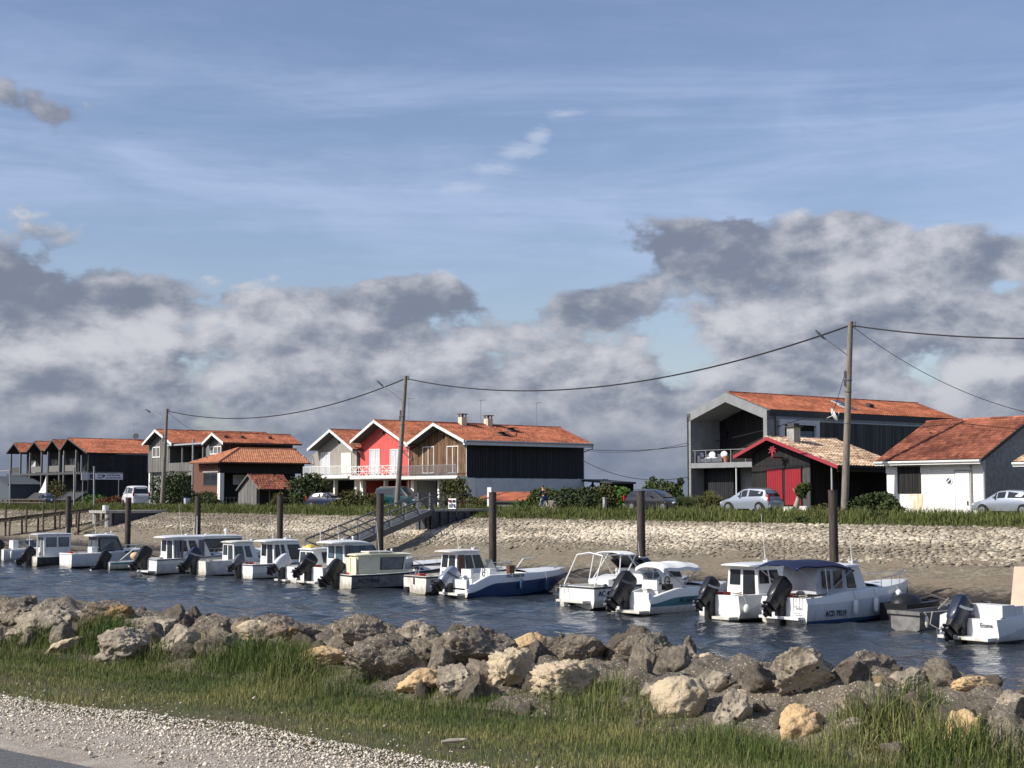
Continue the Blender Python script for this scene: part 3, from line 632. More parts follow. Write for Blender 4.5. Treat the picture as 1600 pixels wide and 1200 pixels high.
HERO = [
 (22, 968, 80, 60, RD, 'dark speckled boulder at the far left end of the near rock bank', 1, 1.2, 0, 0),
 (78, 972, 120, 62, RG, 'long craggy pale grey boulder with a ridged top at far left of the rocks', 2, 1.2, 0, -.1),
 (122, 972, 66, 34, RC, 'smooth flat topped buff boulder beside the long craggy grey one', 4, .6, 0, 0),
 (172, 962, 84, 46, RL, 'brown boulder with a patch of orange lichen on its right end', 5, 1., 0, 0),
 (96, 1012, 60, 22, RC, 'thin pale slab lying tilted in the grass at far left', 6, .6, 0, .42),
 (190, 1012, 88, 62, RG, 'grey leaning boulder propping the lintel rock over the dark hole', 7, 1.1, 0, .25),
 (236, 984, 92, 40, RG, 'grey slab bridging a dark hole like a lintel', 8, .9, 0, 0),
 (282, 1002, 66, 54, RG, 'sloping pinkish grey slab to the right of the dark hole', 9, .8, 0, .35),
 (330, 988, 70, 50, RD, 'dark speckled lump between the sloping slab and the round buff boulder', 10, 1.2, 0, 0),
 (402, 988, 62, 38, RC, 'rounded buff boulder half sunk in dark rubble behind the tall grass', 12, .7, 0, 0),
 (458, 988, 82, 52, RL, 'dark brown boulder with a pale knob on its top left', 13, 1.2, 0, 0),
 (562, 986, 94, 52, RD, 'domed dark brown boulder standing against the water left of centre', 14, 1.2, 0, 0),
 (512, 1026, 88, 34, RT, 'bright sandy elongated boulder low in the grass', 15, .7, 0, .12),
 (604, 1032, 130, 72, RD, 'wide dark speckled boulder above the pale rounded one', 16, 1.1, 0, 0),
 (652, 990, 66, 40, RG, 'grey blunt boulder on the crest beside the domed brown one', 17, 1., 0, 0),
 (664, 1066, 92, 46, RT, 'pale sandy rounded boulder at the edge of the mown grass', 18, .6, 0, .1),
 (738, 1014, 140, 72, RD, 'broad dark pebbly boulder left of the craggy cream rock', 19, 1.2, 0, 0),
 (718, 1066, 76, 58, RG, 'small grey boulder with a pale crest in front of the broad dark one', 20, 1.1, 0, -.2),
 (800, 1052, 76, 74, RC, 'craggy pitted cream boulder standing upright', 21, 1.5, .9, 0),
 (828, 1008, 52, 40, RT, 'small pointed tan boulder on the crest above the craggy cream one', 22, 1., 0, 0),
 (882, 1064, 108, 66, RC, 'craggy cream boulder with a ragged undercut edge over the grass', 23, 1.6, .9, 0),
 (905, 1012, 92, 44, RD, 'dark grey boulder on the crest behind the ragged cream one', 24, 1.1, 0, 0),
 (1006, 1020, 104, 60, RD, 'dark brown hump of a boulder standing against the water right of centre', 25, 1.2, 0, 0),
 (1066, 1012, 54, 36, RG, 'blocky grey boulder next to the dark brown hump', 26, 1., 0, 0),
 (1104, 1028, 26, 15, RC, 'little white stone perched alone on the crest', 27, .4, 0, .2),
 (1063, 1094, 90, 72, RC, 'large smooth cream boulder with a domed top rising from the grass', 28, .55, 0, .15),
 (1020, 1082, 38, 30, RG, 'small light grey boulder left of the domed cream one', 29, .8, 0, 0),
 (1145, 1110, 64, 64, RG, 'rounded grey boulder right of the domed cream one', 30, 1., 0, 0),
 (1160, 1086, 27, 17, RC, 'small cream stone lying on the rounded grey boulder', 31, .5, 0, 0),
 (1256, 1056, 96, 92, RG, 'biggest craggy grey boulder standing tall against the water', 32, 1.4, .5, .1),
 (1250, 1133, 76, 66, RT, 'cream and orange wedge of rock pointing up to the right', 33, .8, 0, .5),
 (1352, 1040, 98, 46, RD, 'wide dark boulder on the crest right of the tallest one', 34, 1.2, 0, 0),
 (1424, 1062, 60, 36, RG, 'low grey boulder on the crest above the tall grass tuft', 35, .9, 0, 0),
 (1372, 1076, 30, 16, RC, 'small pale stone wedged in dark rubble above the tall grass tuft', 36, .5, 0, 0),
 (1516, 1068, 66, 24, RT, 'flat pale boulder alone on the crest near the right edge', 37, .7, 0, 0),
 (1502, 1148, 74, 70, RT, 'ochre boulder in the grass near the right edge', 38, .8, 0, .2),
 (1582, 1092, 52, 30, RG, 'grey craggy boulder at the right edge of the rocks', 39, 1.3, 0, 0),
 (1340, 1102, 70, 38, RG, 'grey boulder sunk in rubble below the wide dark one', 40, 1., 0, 0),
 (1188, 1062, 44, 30, RG, 'small round grey boulder on the crest left of the tallest one', 41, .9, 0, 0),
 (1574, 1160, 66, 56, RG, 'pale grey boulder in the bottom right corner', 42, 1.2, 0, 0),
 (1122, 1064, 40, 34, RG, 'round knobbly grey boulder below the little white stone', 43, .9, 0, 0),
 (1330, 1140, 50, 40, RG, 'light grey boulder between the cream wedge and the tall grass tuft', 44, 1., 0, 0),
]
for (px, py, w, h, mt, lb, sd_, rg, pits, roll) in HERO:
    boulder(px, py, w, h, mt, lb, sd_, rg, pits=pits * .5, roll=roll, cuts=11 if mt != RC else 7)
def rubble():                                            # smaller stones bedded in the bank
    rng = np.random.RandomState(21); protos = []
    for k in range(8):
        V, F = rock_mesh(100 + k, 1.1, 3, 8); mt = [RD, RD, RG, RD, RG, RC, RD, RT][k]
        o = npmesh('stone', V, F, mt, np.full(len(F), .5), smooth=True); protos.append(o.data); bpy.data.objects.remove(o)
    for i in range(170):
        s = rng.uniform(-24, -2.2); w = rng.uniform(9.2, 11.9); x, y = sw2w(s, w); r = .03 + .10 * rng.uniform() ** 2.2
        pale = rng.uniform() < .16
        me = protos[[5, 7, 2][rng.randint(3)]] if pale else protos[[0, 1, 3, 6, 4, 2][rng.randint(6)]]
        if pale: r *= .6
        o = bpy.data.objects.new('stone', me); COL.objects.link(o); o.parent = ROCKBANK
        o.location = (x, y, near_z(s, w) + r * .05 + .02); o.rotation_euler = tuple(rng.uniform(0, 6.28, 3)); o.scale = (r * rng.uniform(.9, 1.4), r, r * rng.uniform(.6, .9))
rubble()
def packed_stones():                                     # knuckle sized to knee high rocks packed between the big boulders
    rng = np.random.RandomState(77); protos = []
    for k in range(7):
        V, F = rock_mesh(300 + k, 1.25, 4, 11); mt = [RG, RD, RG, RD, RL, RC, RG][k]
        o = npmesh('stone', V, F, mt, np.full(len(F), .5), smooth=True); protos.append(o.data); bpy.data.objects.remove(o)
    for i in range(125):
        s = rng.uniform(-24, -2.2); w = rng.uniform(9.35, 11.7 if s > -11 else 10.7); x, y = sw2w(s, w); r = rng.uniform(.10, .22) * (.85 if s < -11 else 1)
        o = bpy.data.objects.new('stone', protos[rng.choice(7, p=[.2, .24, .18, .2, .06, .05, .07])]); COL.objects.link(o); o.parent = ROCKBANK
        o.location = (x, y, near_z(s, w) + r * .12); o.rotation_euler = tuple(rng.uniform(0, 6.28, 3)); o.scale = (r * rng.uniform(.9, 1.4), r * rng.uniform(.8, 1.1), r * rng.uniform(.6, .95))
packed_stones()

# ------------------------------------------------------------------ grass
def blades(name, X, Y, Z, H, W, mat, lean, tint, rng, wind=(.25, -.1)):
    n = len(X); a = rng.uniform(0, 6.28, n); dx, dy = np.cos(a), np.sin(a); la = rng.uniform(0, 6.28, n); ll = np.abs(rng.normal(0, lean, n)) * H
    lx, ly = np.cos(la) * ll + wind[0] * H * .6, np.sin(la) * ll + wind[1] * H * .6
    b0 = np.stack([X - dx * W, Y - dy * W, Z - .02], -1); b1 = np.stack([X + dx * W, Y + dy * W, Z - .02], -1)
    m0 = np.stack([X - dx * W * .7 + lx * .35, Y - dy * W * .7 + ly * .35, Z + H * .58], -1); m1 = np.stack([X + dx * W * .7 + lx * .35, Y + dy * W * .7 + ly * .35, Z + H * .58], -1)
    tp = np.stack([X + lx, Y + ly, Z + H * np.clip(1 - .25 * ll / np.maximum(H, 1e-4), .5, 1)], -1)
    P = np.stack([b0, b1, m1, m0, tp], 1).reshape(-1, 3)
    F = np.array([(0, 1, 2), (0, 2, 3), (3, 2, 4)]); F = (F[None] + (np.arange(n) * 5)[:, None, None]).reshape(-1, 3)
    return npmesh(name, P, F, mat, np.repeat(np.clip(tint, 0, 1), 3), 'stuff')
def near_grass():
    rng = np.random.RandomState(8)
    tufts = [(400, 1040, .7, .36), (170, 1010, .5, .40), (145, 990, .4, .35), (330, 1020, .4, .26), (930, 1120, .36, .28), (958, 1090, .26, .30), (1010, 1120, .35, .20), (1385, 1150, .42, .42), (1340, 1175, .35, .26), (1420, 1110, .28, .36), (1120, 1165, .4, .20),
             (860, 1105, .3, .20), (740, 1110, .4, .14), (500, 1080, .6, .18), (450, 1060, .5, .36), (1480, 1190, .5, .34), (1190, 1185, .35, .20), (60, 1010, .6, .28), (1560, 1190, .5, .3), (560, 1065, .3, .18), (250, 1030, .4, .3)]
    T = []
    for px, py, r, h in tufts:
        x, y, z, d = ray_near(px, py); T.append((*sw(x, y), r, h))
    n = 235000
    s = rng.uniform(-25, -1.6, n); w = 6.3 + 4.3 * rng.beta(1.5, 1.6, n)
    e = np.array([edge_w(a) for a in s]); keep = w > e + rng.normal(.02, .10, n)
    H = np.where(w < 8.0, rng.uniform(.012, .04, n), np.clip(.022 + (w - 8.0) * .045, .022, .075) * rng.uniform(.4, 1.5, n))
    patch = np.array([frac((a * .8, b * .8, 4), 3) for a, b in zip(s, w)])
    H = H * np.clip(1 + .7 * patch, .4, 1.8)
    tall = np.zeros(n)
    for (ts, tw, r, h) in T:
        q = np.exp(-(((s - ts) / r) ** 2 + ((w - tw) / (r * .7)) ** 2)); tall = np.maximum(tall, q * h * rng.uniform(.45, 1.15, n))
    H = np.maximum(H, tall * (w > 7.6))
    # the rock belt itself is mostly bare
    bare = (w > 9.5) & (tall < .07) & (rng.uniform(0, 1, n) > .06); keep &= ~bare
    # thin cover near the gravel
    thin = (w < 7.5) & (rng.uniform(0, 1, n) > .55 + .5 * patch); keep &= ~thin
    s, w, H, patch = s[keep], w[keep], H[keep], patch[keep]; n = len(s)
    Z = np.array([near_z(a, b) for a, b in zip(s, w)])
    t = np.where(w < 7.9, rng.normal(.50, .25, n), rng.normal(.28, .24, n)) + .5 * patch + .5 * (rng.uniform(0, 1, n) > .93)
    blades('near_grass', s * NSX + w * NWX, s * NSY + w * NWY, Z, H, np.clip(H * .014, .0018, .0036), 'grass_blade', .55, t, rng, (.12, .02))
near_grass()
def far_grass():
    rng = np.random.RandomState(9); n = 88000
    u = rng.uniform(-225, -40, n); v = 71.7 + 5.4 * rng.beta(1.1, 1.5, n)
    lump = np.array([frac((a * .35, b * .8, 6), 3) for a, b in zip(u, v)])
    keep = (v > 72.3 + .5 * np.array([frac((a * .5, 0, 2), 3) for a in u])) | (rng.uniform(0, 1, n) < .05)
    u, v, lump = u[keep], v[keep], lump[keep]; n = len(u)
    H = rng.uniform(.22, .52, n) * np.clip(1 + 1.1 * lump, .35, 2.0) * np.where(v < 72.6, .6, 1)
    Z = np.array([far_bank_z(a, b) for a, b in zip(u, v)])
    t = rng.normal(.42, .22, n) + .4 * lump
    blades('verge_grass', u * UX + v * VX, u * UY + v * VY, Z, H, np.full(n, .022), 'far_grass_blade', .5, t, rng, (.1, 0))
far_grass()

# ------------------------------------------------------------------ building helpers (u, v, z coordinates)
def U_(px, v): return at_v(px, 700, v)[0]
def Z_(px, py, v): return at_v(px, py, v)[2]
def v_at(px, u):
    a, b, c = ray(px, 720); t = a / b
    return -u * (UX + VX * t) / (VX - UX * t) if False else at_u(px, 720, u)[1]
class Bld:
    def __init__(s, name, label, u0, v0, cat='house', group=None):
        s.org = (u0, v0, GZ); s.root = thing(name, label, cat, (*uv2w(u0, v0), GZ), ROT_B, group)
    def add(s, mb, name, mats, parent=None, smooth=False, kind=None, label=None):
        if parent is None: return mb.build(name, mats, s.root, s.org, smooth, kind, label)
        return mb.build(name, mats, parent, s.org, smooth, kind, label)
    # a point on a facade: plane ('v', v0) faces the canal, plane ('u', u0) faces the near right
    def P(s, pl, a, z, out=0.):
        return (a, pl[1] - out, z) if pl[0] == 'v' else (pl[1] + out, a, z)
    def slab(s, mb, pl, a0, a1, z0, z1, o0, o1, m=0, t=.5):
        p, q = s.P(pl, a0, z0, o0), s.P(pl, a1, z1, o1)
        mb.box([min(i, j) for i, j in zip(p, q)], [max(i, j) for i, j in zip(p, q)], m, t)
    def poly(s, name, pl, pts, th, mat, **k):      # wall panel from (a, z) corner points, th thick behind the plane
        mb = MB(); e = (0, th, 0) if pl[0] == 'v' else (-th, 0, 0)
        mb.prism([s.P(pl, a, z) for a, z in pts], e); return s.add(mb, name, mat, **k)
    def boards(s, name, pl, a0, a1, zb, zt, mat, w=.17, out=.03, gap=.012, seed=1, th=.03):
        mb = MB(); rng = random.Random(seed); a = a0; n = 0
        while a < a1 - .02:
            b = min(a + w * rng.uniform(.9, 1.1), a1); zf = zt if not callable(zt) else min(zt(a), zt(b)); zg = zb if not callable(zb) else max(zb(a), zb(b))
            if zf - zg > .05: s.slab(mb, pl, a, b - gap, zg + rng.uniform(-.02, .02), zf, out - th + rng.uniform(0, .012), out + rng.uniform(0, .012), 0, rng.random())
            a = b
        return s.add(mb, name, mat, kind='stuff')
    def window(s, pl, a0, a1, z0, z1, frame='white_wood', pane='dark_glass', mull=1, bars=0, fw=.09, out=.06, name='window', shut=None):
        mb = MB(); o0 = -.02
        s.slab(mb, pl, a0, a0 + fw, z0, z1, o0, out); s.slab(mb, pl, a1 - fw, a1, z0, z1, o0, out)
        s.slab(mb, pl, a0 + fw, a1 - fw, z1 - fw, z1, o0, out - .004); s.slab(mb, pl, a0 + fw, a1 - fw, z0, z0 + fw, o0, out - .004)
        for k in range(mull):
            c = a0 + (a1 - a0) * (k + 1) / (mull + 1); s.slab(mb, pl, c - fw / 2, c + fw / 2, z0 + fw, z1 - fw, o0, out - .008)
        for k in range(bars):
            c = z0 + (z1 - z0) * (k + 1) / (bars + 1); s.slab(mb, pl, a0 + fw, a1 - fw, c - .03, c + .03, o0, out - .012)
        f = s.add(mb, name, frame)
        mb = MB(); s.slab(mb, pl, a0 + fw * .5, a1 - fw * .5, z0 + fw * .5, z1 - fw * .5, .005, .018); s.add(mb, 'pane', pane, f)
        return f
    def tiles(s, o, A, La, S, Ls, mat, parent, w=.26, l=.38, seed=1, rise=.06, mess=.0, name='roof_tiles'):
        A, S = Vector(A), Vector(S); N = A.cross(S)
        if N.z < 0: N = -N
        mb = MB(); rng = random.Random(seed); nc = max(1, int(La / w)); nr = max(1, int(Ls / l)); w = La / nc; l = Ls / nr; o = Vector(o)
        for i in range(nc):
            for j in range(nr):
                t = .5 + .42 * frac((i * w * .35 + seed, j * l * .8, seed * 1.7), 3) + rng.gauss(0, .16); t = max(0, min(1, t))
                p0 = o + A * (i * w + rng.gauss(0, mess * .02)) + S * (j * l); p1 = p0 + S * (l * 1.08); h0 = rise * .35 + rng.uniform(0, mess * .03)
                a, b = [], []
                for fr, hh in ((0, 0), (.25, .85), (.5, 1), (.75, .85), (1, 0)):
                    a.append(p0 + A * (w * fr) + N * (hh * rise + h0)); b.append(p1 + A * (w * fr) + N * (hh * rise))
                for k in range(4): mb.face([a[k], a[k + 1], b[k + 1], b[k]], 0, t)
                mb.face([a[0], a[4], a[3], a[2], a[1]], 0, t * .6)
        return s.add(mb, name, mat, parent, kind='stuff')
    def gable_roof(s, prof, vf, vb, mat='orange_tiles', barge='white_wood', bh=.30, th=.14, seed=1, w=.26, l=.38, soffit='dark_grey_boards', vbR=None, gutter=None, mess=0., backhip=0., ridge=True):
        # prof = [(u, z) left eave, apex, right eave]; ridge runs along v
        (uL, zL), (uA, zA), (uR, zR) = prof; vb = vb; d = th
        mb = MB()
        for (a, za), (b, zb) in (((uL, zL), (uA, zA)), ((uA, zA), (uR, zR))):
            mb.prism([(a, vf, za), (b, vf, zb), (b, vf, zb - d), (a, vf, za - d)], (0, vb - vf, 0))
        rf = s.add(mb, 'roof', soffit)
        SL = Vector((uA - uL, 0, zA - zL)); SR = Vector((uA - uR, 0, zA - zR))
        s.tiles((uL, vf, zL + .01), (0, 1, 0), vb - vf, SL.normalized(), SL.length, mat, rf, w, l, seed, mess=mess)
        s.tiles((uR, vf, zR + .01), (0, 1, 0), vb - vf, SR.normalized(), SR.length, mat, rf, w, l, seed + 3, mess=mess)
        if ridge:
            mb = MB(); n = int((vb - vf) / .42); rng = random.Random(seed)
            for k in range(n):
                y0 = vf + (vb - vf) * k / n; y1 = vf + (vb - vf) * (k + 1.06) / n
                mb.tube([(uA, y0, zA + .02), (uA, y1, zA + .045)], [.12, .105], 6, 0, rng.random())
            s.add(mb, 'ridge_tiles', mat, rf, kind='stuff')
        if barge:
            for (a, za), (b, zb) in (((uL, zL), (uA, zA)), ((uA, zA), (uR, zR))):
                mb = MB(); mb.prism([(a, vf - .05, za + .06), (b, vf - .05, zb + .06), (b, vf - .05, zb + .06 - bh), (a, vf - .05, za + .06 - bh)], (0, .046, 0)); s.add(mb, 'bargeboard', barge)
        if gutter:
            mb = MB(); mb.box((uR - .02, vf + .1, zR - .32), (uR + .04, vb, zR - .02)); mb.tube([(uR + .09, vf, zR - .06), (uR + .09, vb, zR - .06)], .075, 8); s.add(mb, 'gutter', gutter)
        return rf

def at2(px, py, v): a = at_v(px, py, v); return a[0], a[2]

# ------------------------------------------------------------------ three attached gabled houses
def railing(b, name, u0, u1, z0, z1, v, mat, style):
    mb = MB(); mb.box((u0, v - .03, z1 - .06), (u1, v + .03, z1)); mb.box((u0, v - .02, z0 + .06), (u1, v + .02, z0 + .11))
    n = max(2, int((u1 - u0) / 1.5))
    for k in range(n + 1):
        u = u0 + (u1 - u0) * k / n; mb.box((u - .03, v - .028, z0), (u + .03, v + .028, z1 - .06))
    r = b.add(mb, name, mat)
    if style == 'bars':
        q = MB(); u = u0 + .1
        while u < u1: q.box((u, v - .012, z0 + .11), (u + .035, v + .012, z1 - .06)); u += .15
        b.add(q, 'balusters', mat, r, kind='stuff')
    elif style == 'cross':
        for k in range(n):
            a, c = u0 + (u1 - u0) * k / n, u0 + (u1 - u0) * (k + 1) / n; q = MB()
            for (x0, w0, x1, w1) in ((a, z0 + .1, c, z1 - .06), (a, z1 - .06, c, z0 + .1), ((a + c) / 2, z0 + .1, (a + c) / 2, z1 - .06), (a, (z0 + z1) / 2, c, (z0 + z1) / 2)):
                q.bar((x0, v, w0), (x1, v, w1), .05, .05, up=(0, 1, 0))
            b.add(q, 'lattice', mat, r)
    return r
def antenna(b, u, v, z0, h, flip=1):
    mb = MB(); mb.tube([(u, v, z0), (u, v, z0 + h)], .03, 6); mb.tube([(u - .1 * flip, v, z0 + h), (u + .9 * flip, v, z0 + h - .03)], .018, 5)
    for k in range(5): mb.tube([(u + (.0 + .2 * k) * flip, v - .22 + .02 * k, z0 + h), (u + (.0 + .2 * k) * flip, v + .22 - .02 * k, z0 + h)], .012, 4)
    return b.add(mb, 'antenna', 'galvanised')
def chimney(b, u, v, z0, z1, mat='plaster_cream'):
    mb = MB(); mb.box((u - .32, v - .32, z0), (u + .32, v + .32, z1)); c = b.add(mb, 'chimney', mat)
    mb = MB()
    for a in (-.28, .2):
        for d in (-.28, .2): mb.box((u + a, v + d, z1), (u + a + .08, v + d + .08, z1 + .28))
    mb.box((u - .4, v - .4, z1 + .28), (u + .4, v + .4, z1 + .36)); b.add(mb, 'chimney_cap', 'brick_red', c)

def row_house(name, label, L, A, R, wl, wr, depth, wall, rail, rail_style, wins, shade_mat, seed, side=False, boards=None):
    v0, vf = 87.7, 86.4
    prof = [at2(*L, vf), at2(*A, vf), at2(*R, vf)]
    uL, uR = U_(wl, v0), U_(wr, v0); uA = prof[1][0]
    b = Bld(name, label, (uL + uR) / 2, v0)
    vb = depth
    pl = ('v', v0); zf = Z_((wl + wr) / 2, 743, v0)      # upper floor level
    def under(u):
        (a, za), (m, zm), (c, zc) = prof
        return (za + (zm - za) * (u - a) / (m - a) if u < m else zm + (zc - zm) * (u - m) / (c - m)) - .18
    b.poly('wall', pl, [(uL, zf - .25), (uR, zf - .25), (uR, under(uR)), (uA, under(uA)), (uL, under(uL))], .25, wall)
    if boards: b.boards('cladding', pl, uL + .02, uR - .02, zf - .2, under, boards, .2, seed=seed)
    b.poly('side_wall', ('u', uL + .25), [(v0 + .26, GZ - .3), (vb, GZ - .3), (vb, under(uL)), (v0 + .26, under(uL))], .25, wall if not boards else 'grey_white_render')
    if side is False: b.poly('side_wall', ('u', uR - .01), [(v0 + .26, GZ - .3), (vb, GZ - .3), (vb, under(uR)), (v0 + .26, under(uR))], .22, wall)
    b.poly('back_wall', ('v', vb - .01), [(uL + .27, GZ - .3), (uR - .26, GZ - .3), (uR - .26, under(uR)), (uA, under(uA)), (uL + .27, under(uL))], .2, 'grey_white_render')
    # ground floor set back under the balcony, on pillars
    mb = MB(); mb.box((uL + .28, v0 + 3.0, GZ - .3), (uR - .3, v0 + 3.2, zf - .26)); b.add(mb, 'ground_floor_wall', shade_mat)  # wall colour carries the shade under the balcony
    mb = MB(); mb.box((uL - .1, vf + .1, zf - .36), (uR + .1, v0 - .004, zf - .12)); mb.box((uL - .1, vf + .06, zf - .3), (uR + .1, vf + .096, zf - .06)); b.add(mb, 'balcony_slab', 'white_render')
    for k, f in enumerate((.0, .5, 1.0)):
        u = uL + .25 + (uR - uL - .5) * f; mb = MB(); w = .28 if f != .5 else .16
        mb.box((u - w, v0 + .02, GZ - .3), (u + w, v0 + .42, zf - .37)); b.add(mb, 'pillar', 'white_render' if f != 1 or seed != 2 else 'red_render')
    mb = MB(); mb.box((uL + .3, v0 + .27, zf - .5), (uR - .3, v0 + .9, zf - .262)); b.add(mb, 'lintel', 'grey_white_render')
    railing(b, 'railing', uL - .05, uR - .25, zf - .1, zf + 1.02, vf + .2, rail, rail_style)
    for (x0, y0, x1, y1, kind) in wins:
        a0, a1 = U_(x0, v0), U_(x1, v0); z0, z1 = Z_(x0, y1, v0), Z_(x0, y0, v0)
        if kind == 'shut':
            mb = MB(); b.slab(mb, pl, a0, a1, z0, z1, .0, .07); b.add(mb, 'shutter', 'white_wood')
        else: b.window(pl, a0, a1, max(z0, zf - .06), z1, pane='curtain' if kind == 'c' else 'bluish_glass', mull=1, out=.07 if not boards else .09, name='french_window')
    # wall lamp under the gable, brackets under the eaves
    mb = MB(); zl = under(uA) - 1.25; mb.box((uA - .08, v0 - .16, zl), (uA + .08, v0 - .05, zl + .3)); mb.box((uA - .03, v0 - .1, zl + .3), (uA + .03, v0 - .005, zl + .45)); b.add(mb, 'wall_lamp', 'black_trim')
    for u in (uL + .12, uR - .12):
        mb = MB(); z = under(u) - .05; mb.bar((u, v0 - .02, z - 1.0), (u, vf + .2, z - .1), .1, .1); mb.bar((u, v0 - .02, z - .06), (u, vf + .1, z - .06), .1, .1); b.add(mb, 'eave_bracket', 'white_wood')
    mb = MB(); mb.tube([(uR - .02, v0 - .08, under(uR) - .1), (uR - .02, v0 - .08, GZ)], .05, 6); b.add(mb, 'downpipe', 'white_wood')
    b.gable_roof(prof, vf, vb, 'orange_tiles', seed=seed)
    return b, prof, v0, vf, vb, uL, uR, zf, under

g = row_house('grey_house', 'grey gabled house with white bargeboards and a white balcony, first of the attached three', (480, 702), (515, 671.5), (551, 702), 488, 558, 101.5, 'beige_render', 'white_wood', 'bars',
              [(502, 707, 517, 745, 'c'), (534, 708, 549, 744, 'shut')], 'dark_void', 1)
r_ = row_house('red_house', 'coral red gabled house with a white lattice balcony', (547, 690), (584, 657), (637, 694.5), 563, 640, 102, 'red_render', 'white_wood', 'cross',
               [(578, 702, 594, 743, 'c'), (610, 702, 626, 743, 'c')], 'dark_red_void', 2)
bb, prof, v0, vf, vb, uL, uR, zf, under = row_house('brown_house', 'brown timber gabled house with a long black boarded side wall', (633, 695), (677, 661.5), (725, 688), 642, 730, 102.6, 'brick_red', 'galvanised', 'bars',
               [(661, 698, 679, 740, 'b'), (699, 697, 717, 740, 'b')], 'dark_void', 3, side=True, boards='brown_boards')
antenna(r_[0], r_[1][1][0] + .4, 90.5, r_[1][1][1] + .2, 2.2)
chimney(bb, prof[1][0] + .2, 89.8, prof[1][1] - .5, prof[1][1] + .7)
def brown_side():
    b = bb; u = uR; ve = at_u(912, 700, u)[1]; zt = under(uR) - .02
    zm = at_v(731, 746, v0)[2]
    b.poly('side_wall', ('u', u - .01), [(v0 + .3, zm), (ve, zm), (ve, zt), (v0 + .3, zt)], .25, 'black_boards')
    b.poly('plinth_wall', ('u', u + .05), [(v0 + .27, GZ - .3), (ve + .02, GZ - .3), (ve + .02, zm - .02), (v0 + .27, zm - .02)], .3, 'grey_white_render')
    b.boards('side_cladding', ('u', u), v0 + .02, ve, zm - .06, zt, 'black_boards', .30, out=.05, gap=.05, seed=5)
    mb = MB(); b.slab(mb, ('u', u), v0 - .02, v0 + .9, GZ - .3, zm - .03, -.35, .07); b.add(mb, 'corner_pier', 'white_render')
    uRf, zRf = prof[2]
    mb = MB(); mb.box((uRf - .25, vf + .05, zRf - .42), (uRf + .03, vb, zRf - .03)); b.add(mb, 'fascia', 'grey_white_render')
    mb = MB(); mb.tube([(uRf + .1, vf + .1, zRf - .05), (uRf + .1, vb + .1, zRf - .05)], .08, 8); mb.tube([(uRf + .1, vb, zRf - .06), (uRf + .05, vb, zRf - .5), (u + .1, vb - .1, zRf - .8)], .05, 6); b.add(mb, 'gutter', 'zinc')
    # antennas, chimney, open skylights on the long slope
    (ua, za) = prof[1]
    def on_ridge(px): return at_u(px, 660, ua)[1]
    antenna(b, ua, on_ridge(751), za, 2.5); antenna(b, ua, on_ridge(838), za, 2.5); chimney(b, ua + .1, on_ridge(762), za - .3, za + .65)
    S = Vector((uRf - ua, 0, zRf - za)).normalized(); Nn = Vector((-S.z, 0, S.x))
    for px, py, w in ((786, 671, 1.0), (800, 663, 1.0)):
        f = .62 if py > 667 else .33; c = Vector((ua, 0, za)) + (Vector((uRf, 0, zRf)) - Vector((ua, 0, za))) * f
        v = at_u(px, py, c.x)[1]; c.y = v; c += Nn * .12
        mb = MB(); mb.obox(c, S * .42, (0, .42, 0), Nn * .05); sk = b.add(mb, 'skylight', 'dark_sheet')
        mb = MB(); h = c - S * .4 + Nn * .08; q = (S * .9 + Nn * .32).normalized(); mb.obox(h + q * .42, q * .42, (0, .40, 0), q.cross(Vector((0, 1, 0))) * .03); b.add(mb, 'sash', 'dark_glass', sk)
    mb = MB(); c = Vector((ua, 0, za)).lerp(Vector((uRf, 0, zRf)), .72); c.y = at_u(806, 672, c.x)[1]; mb.tube([c, c + Nn * .5], .07, 8); b.add(mb, 'roof_vent', 'brick_red')
brown_side()

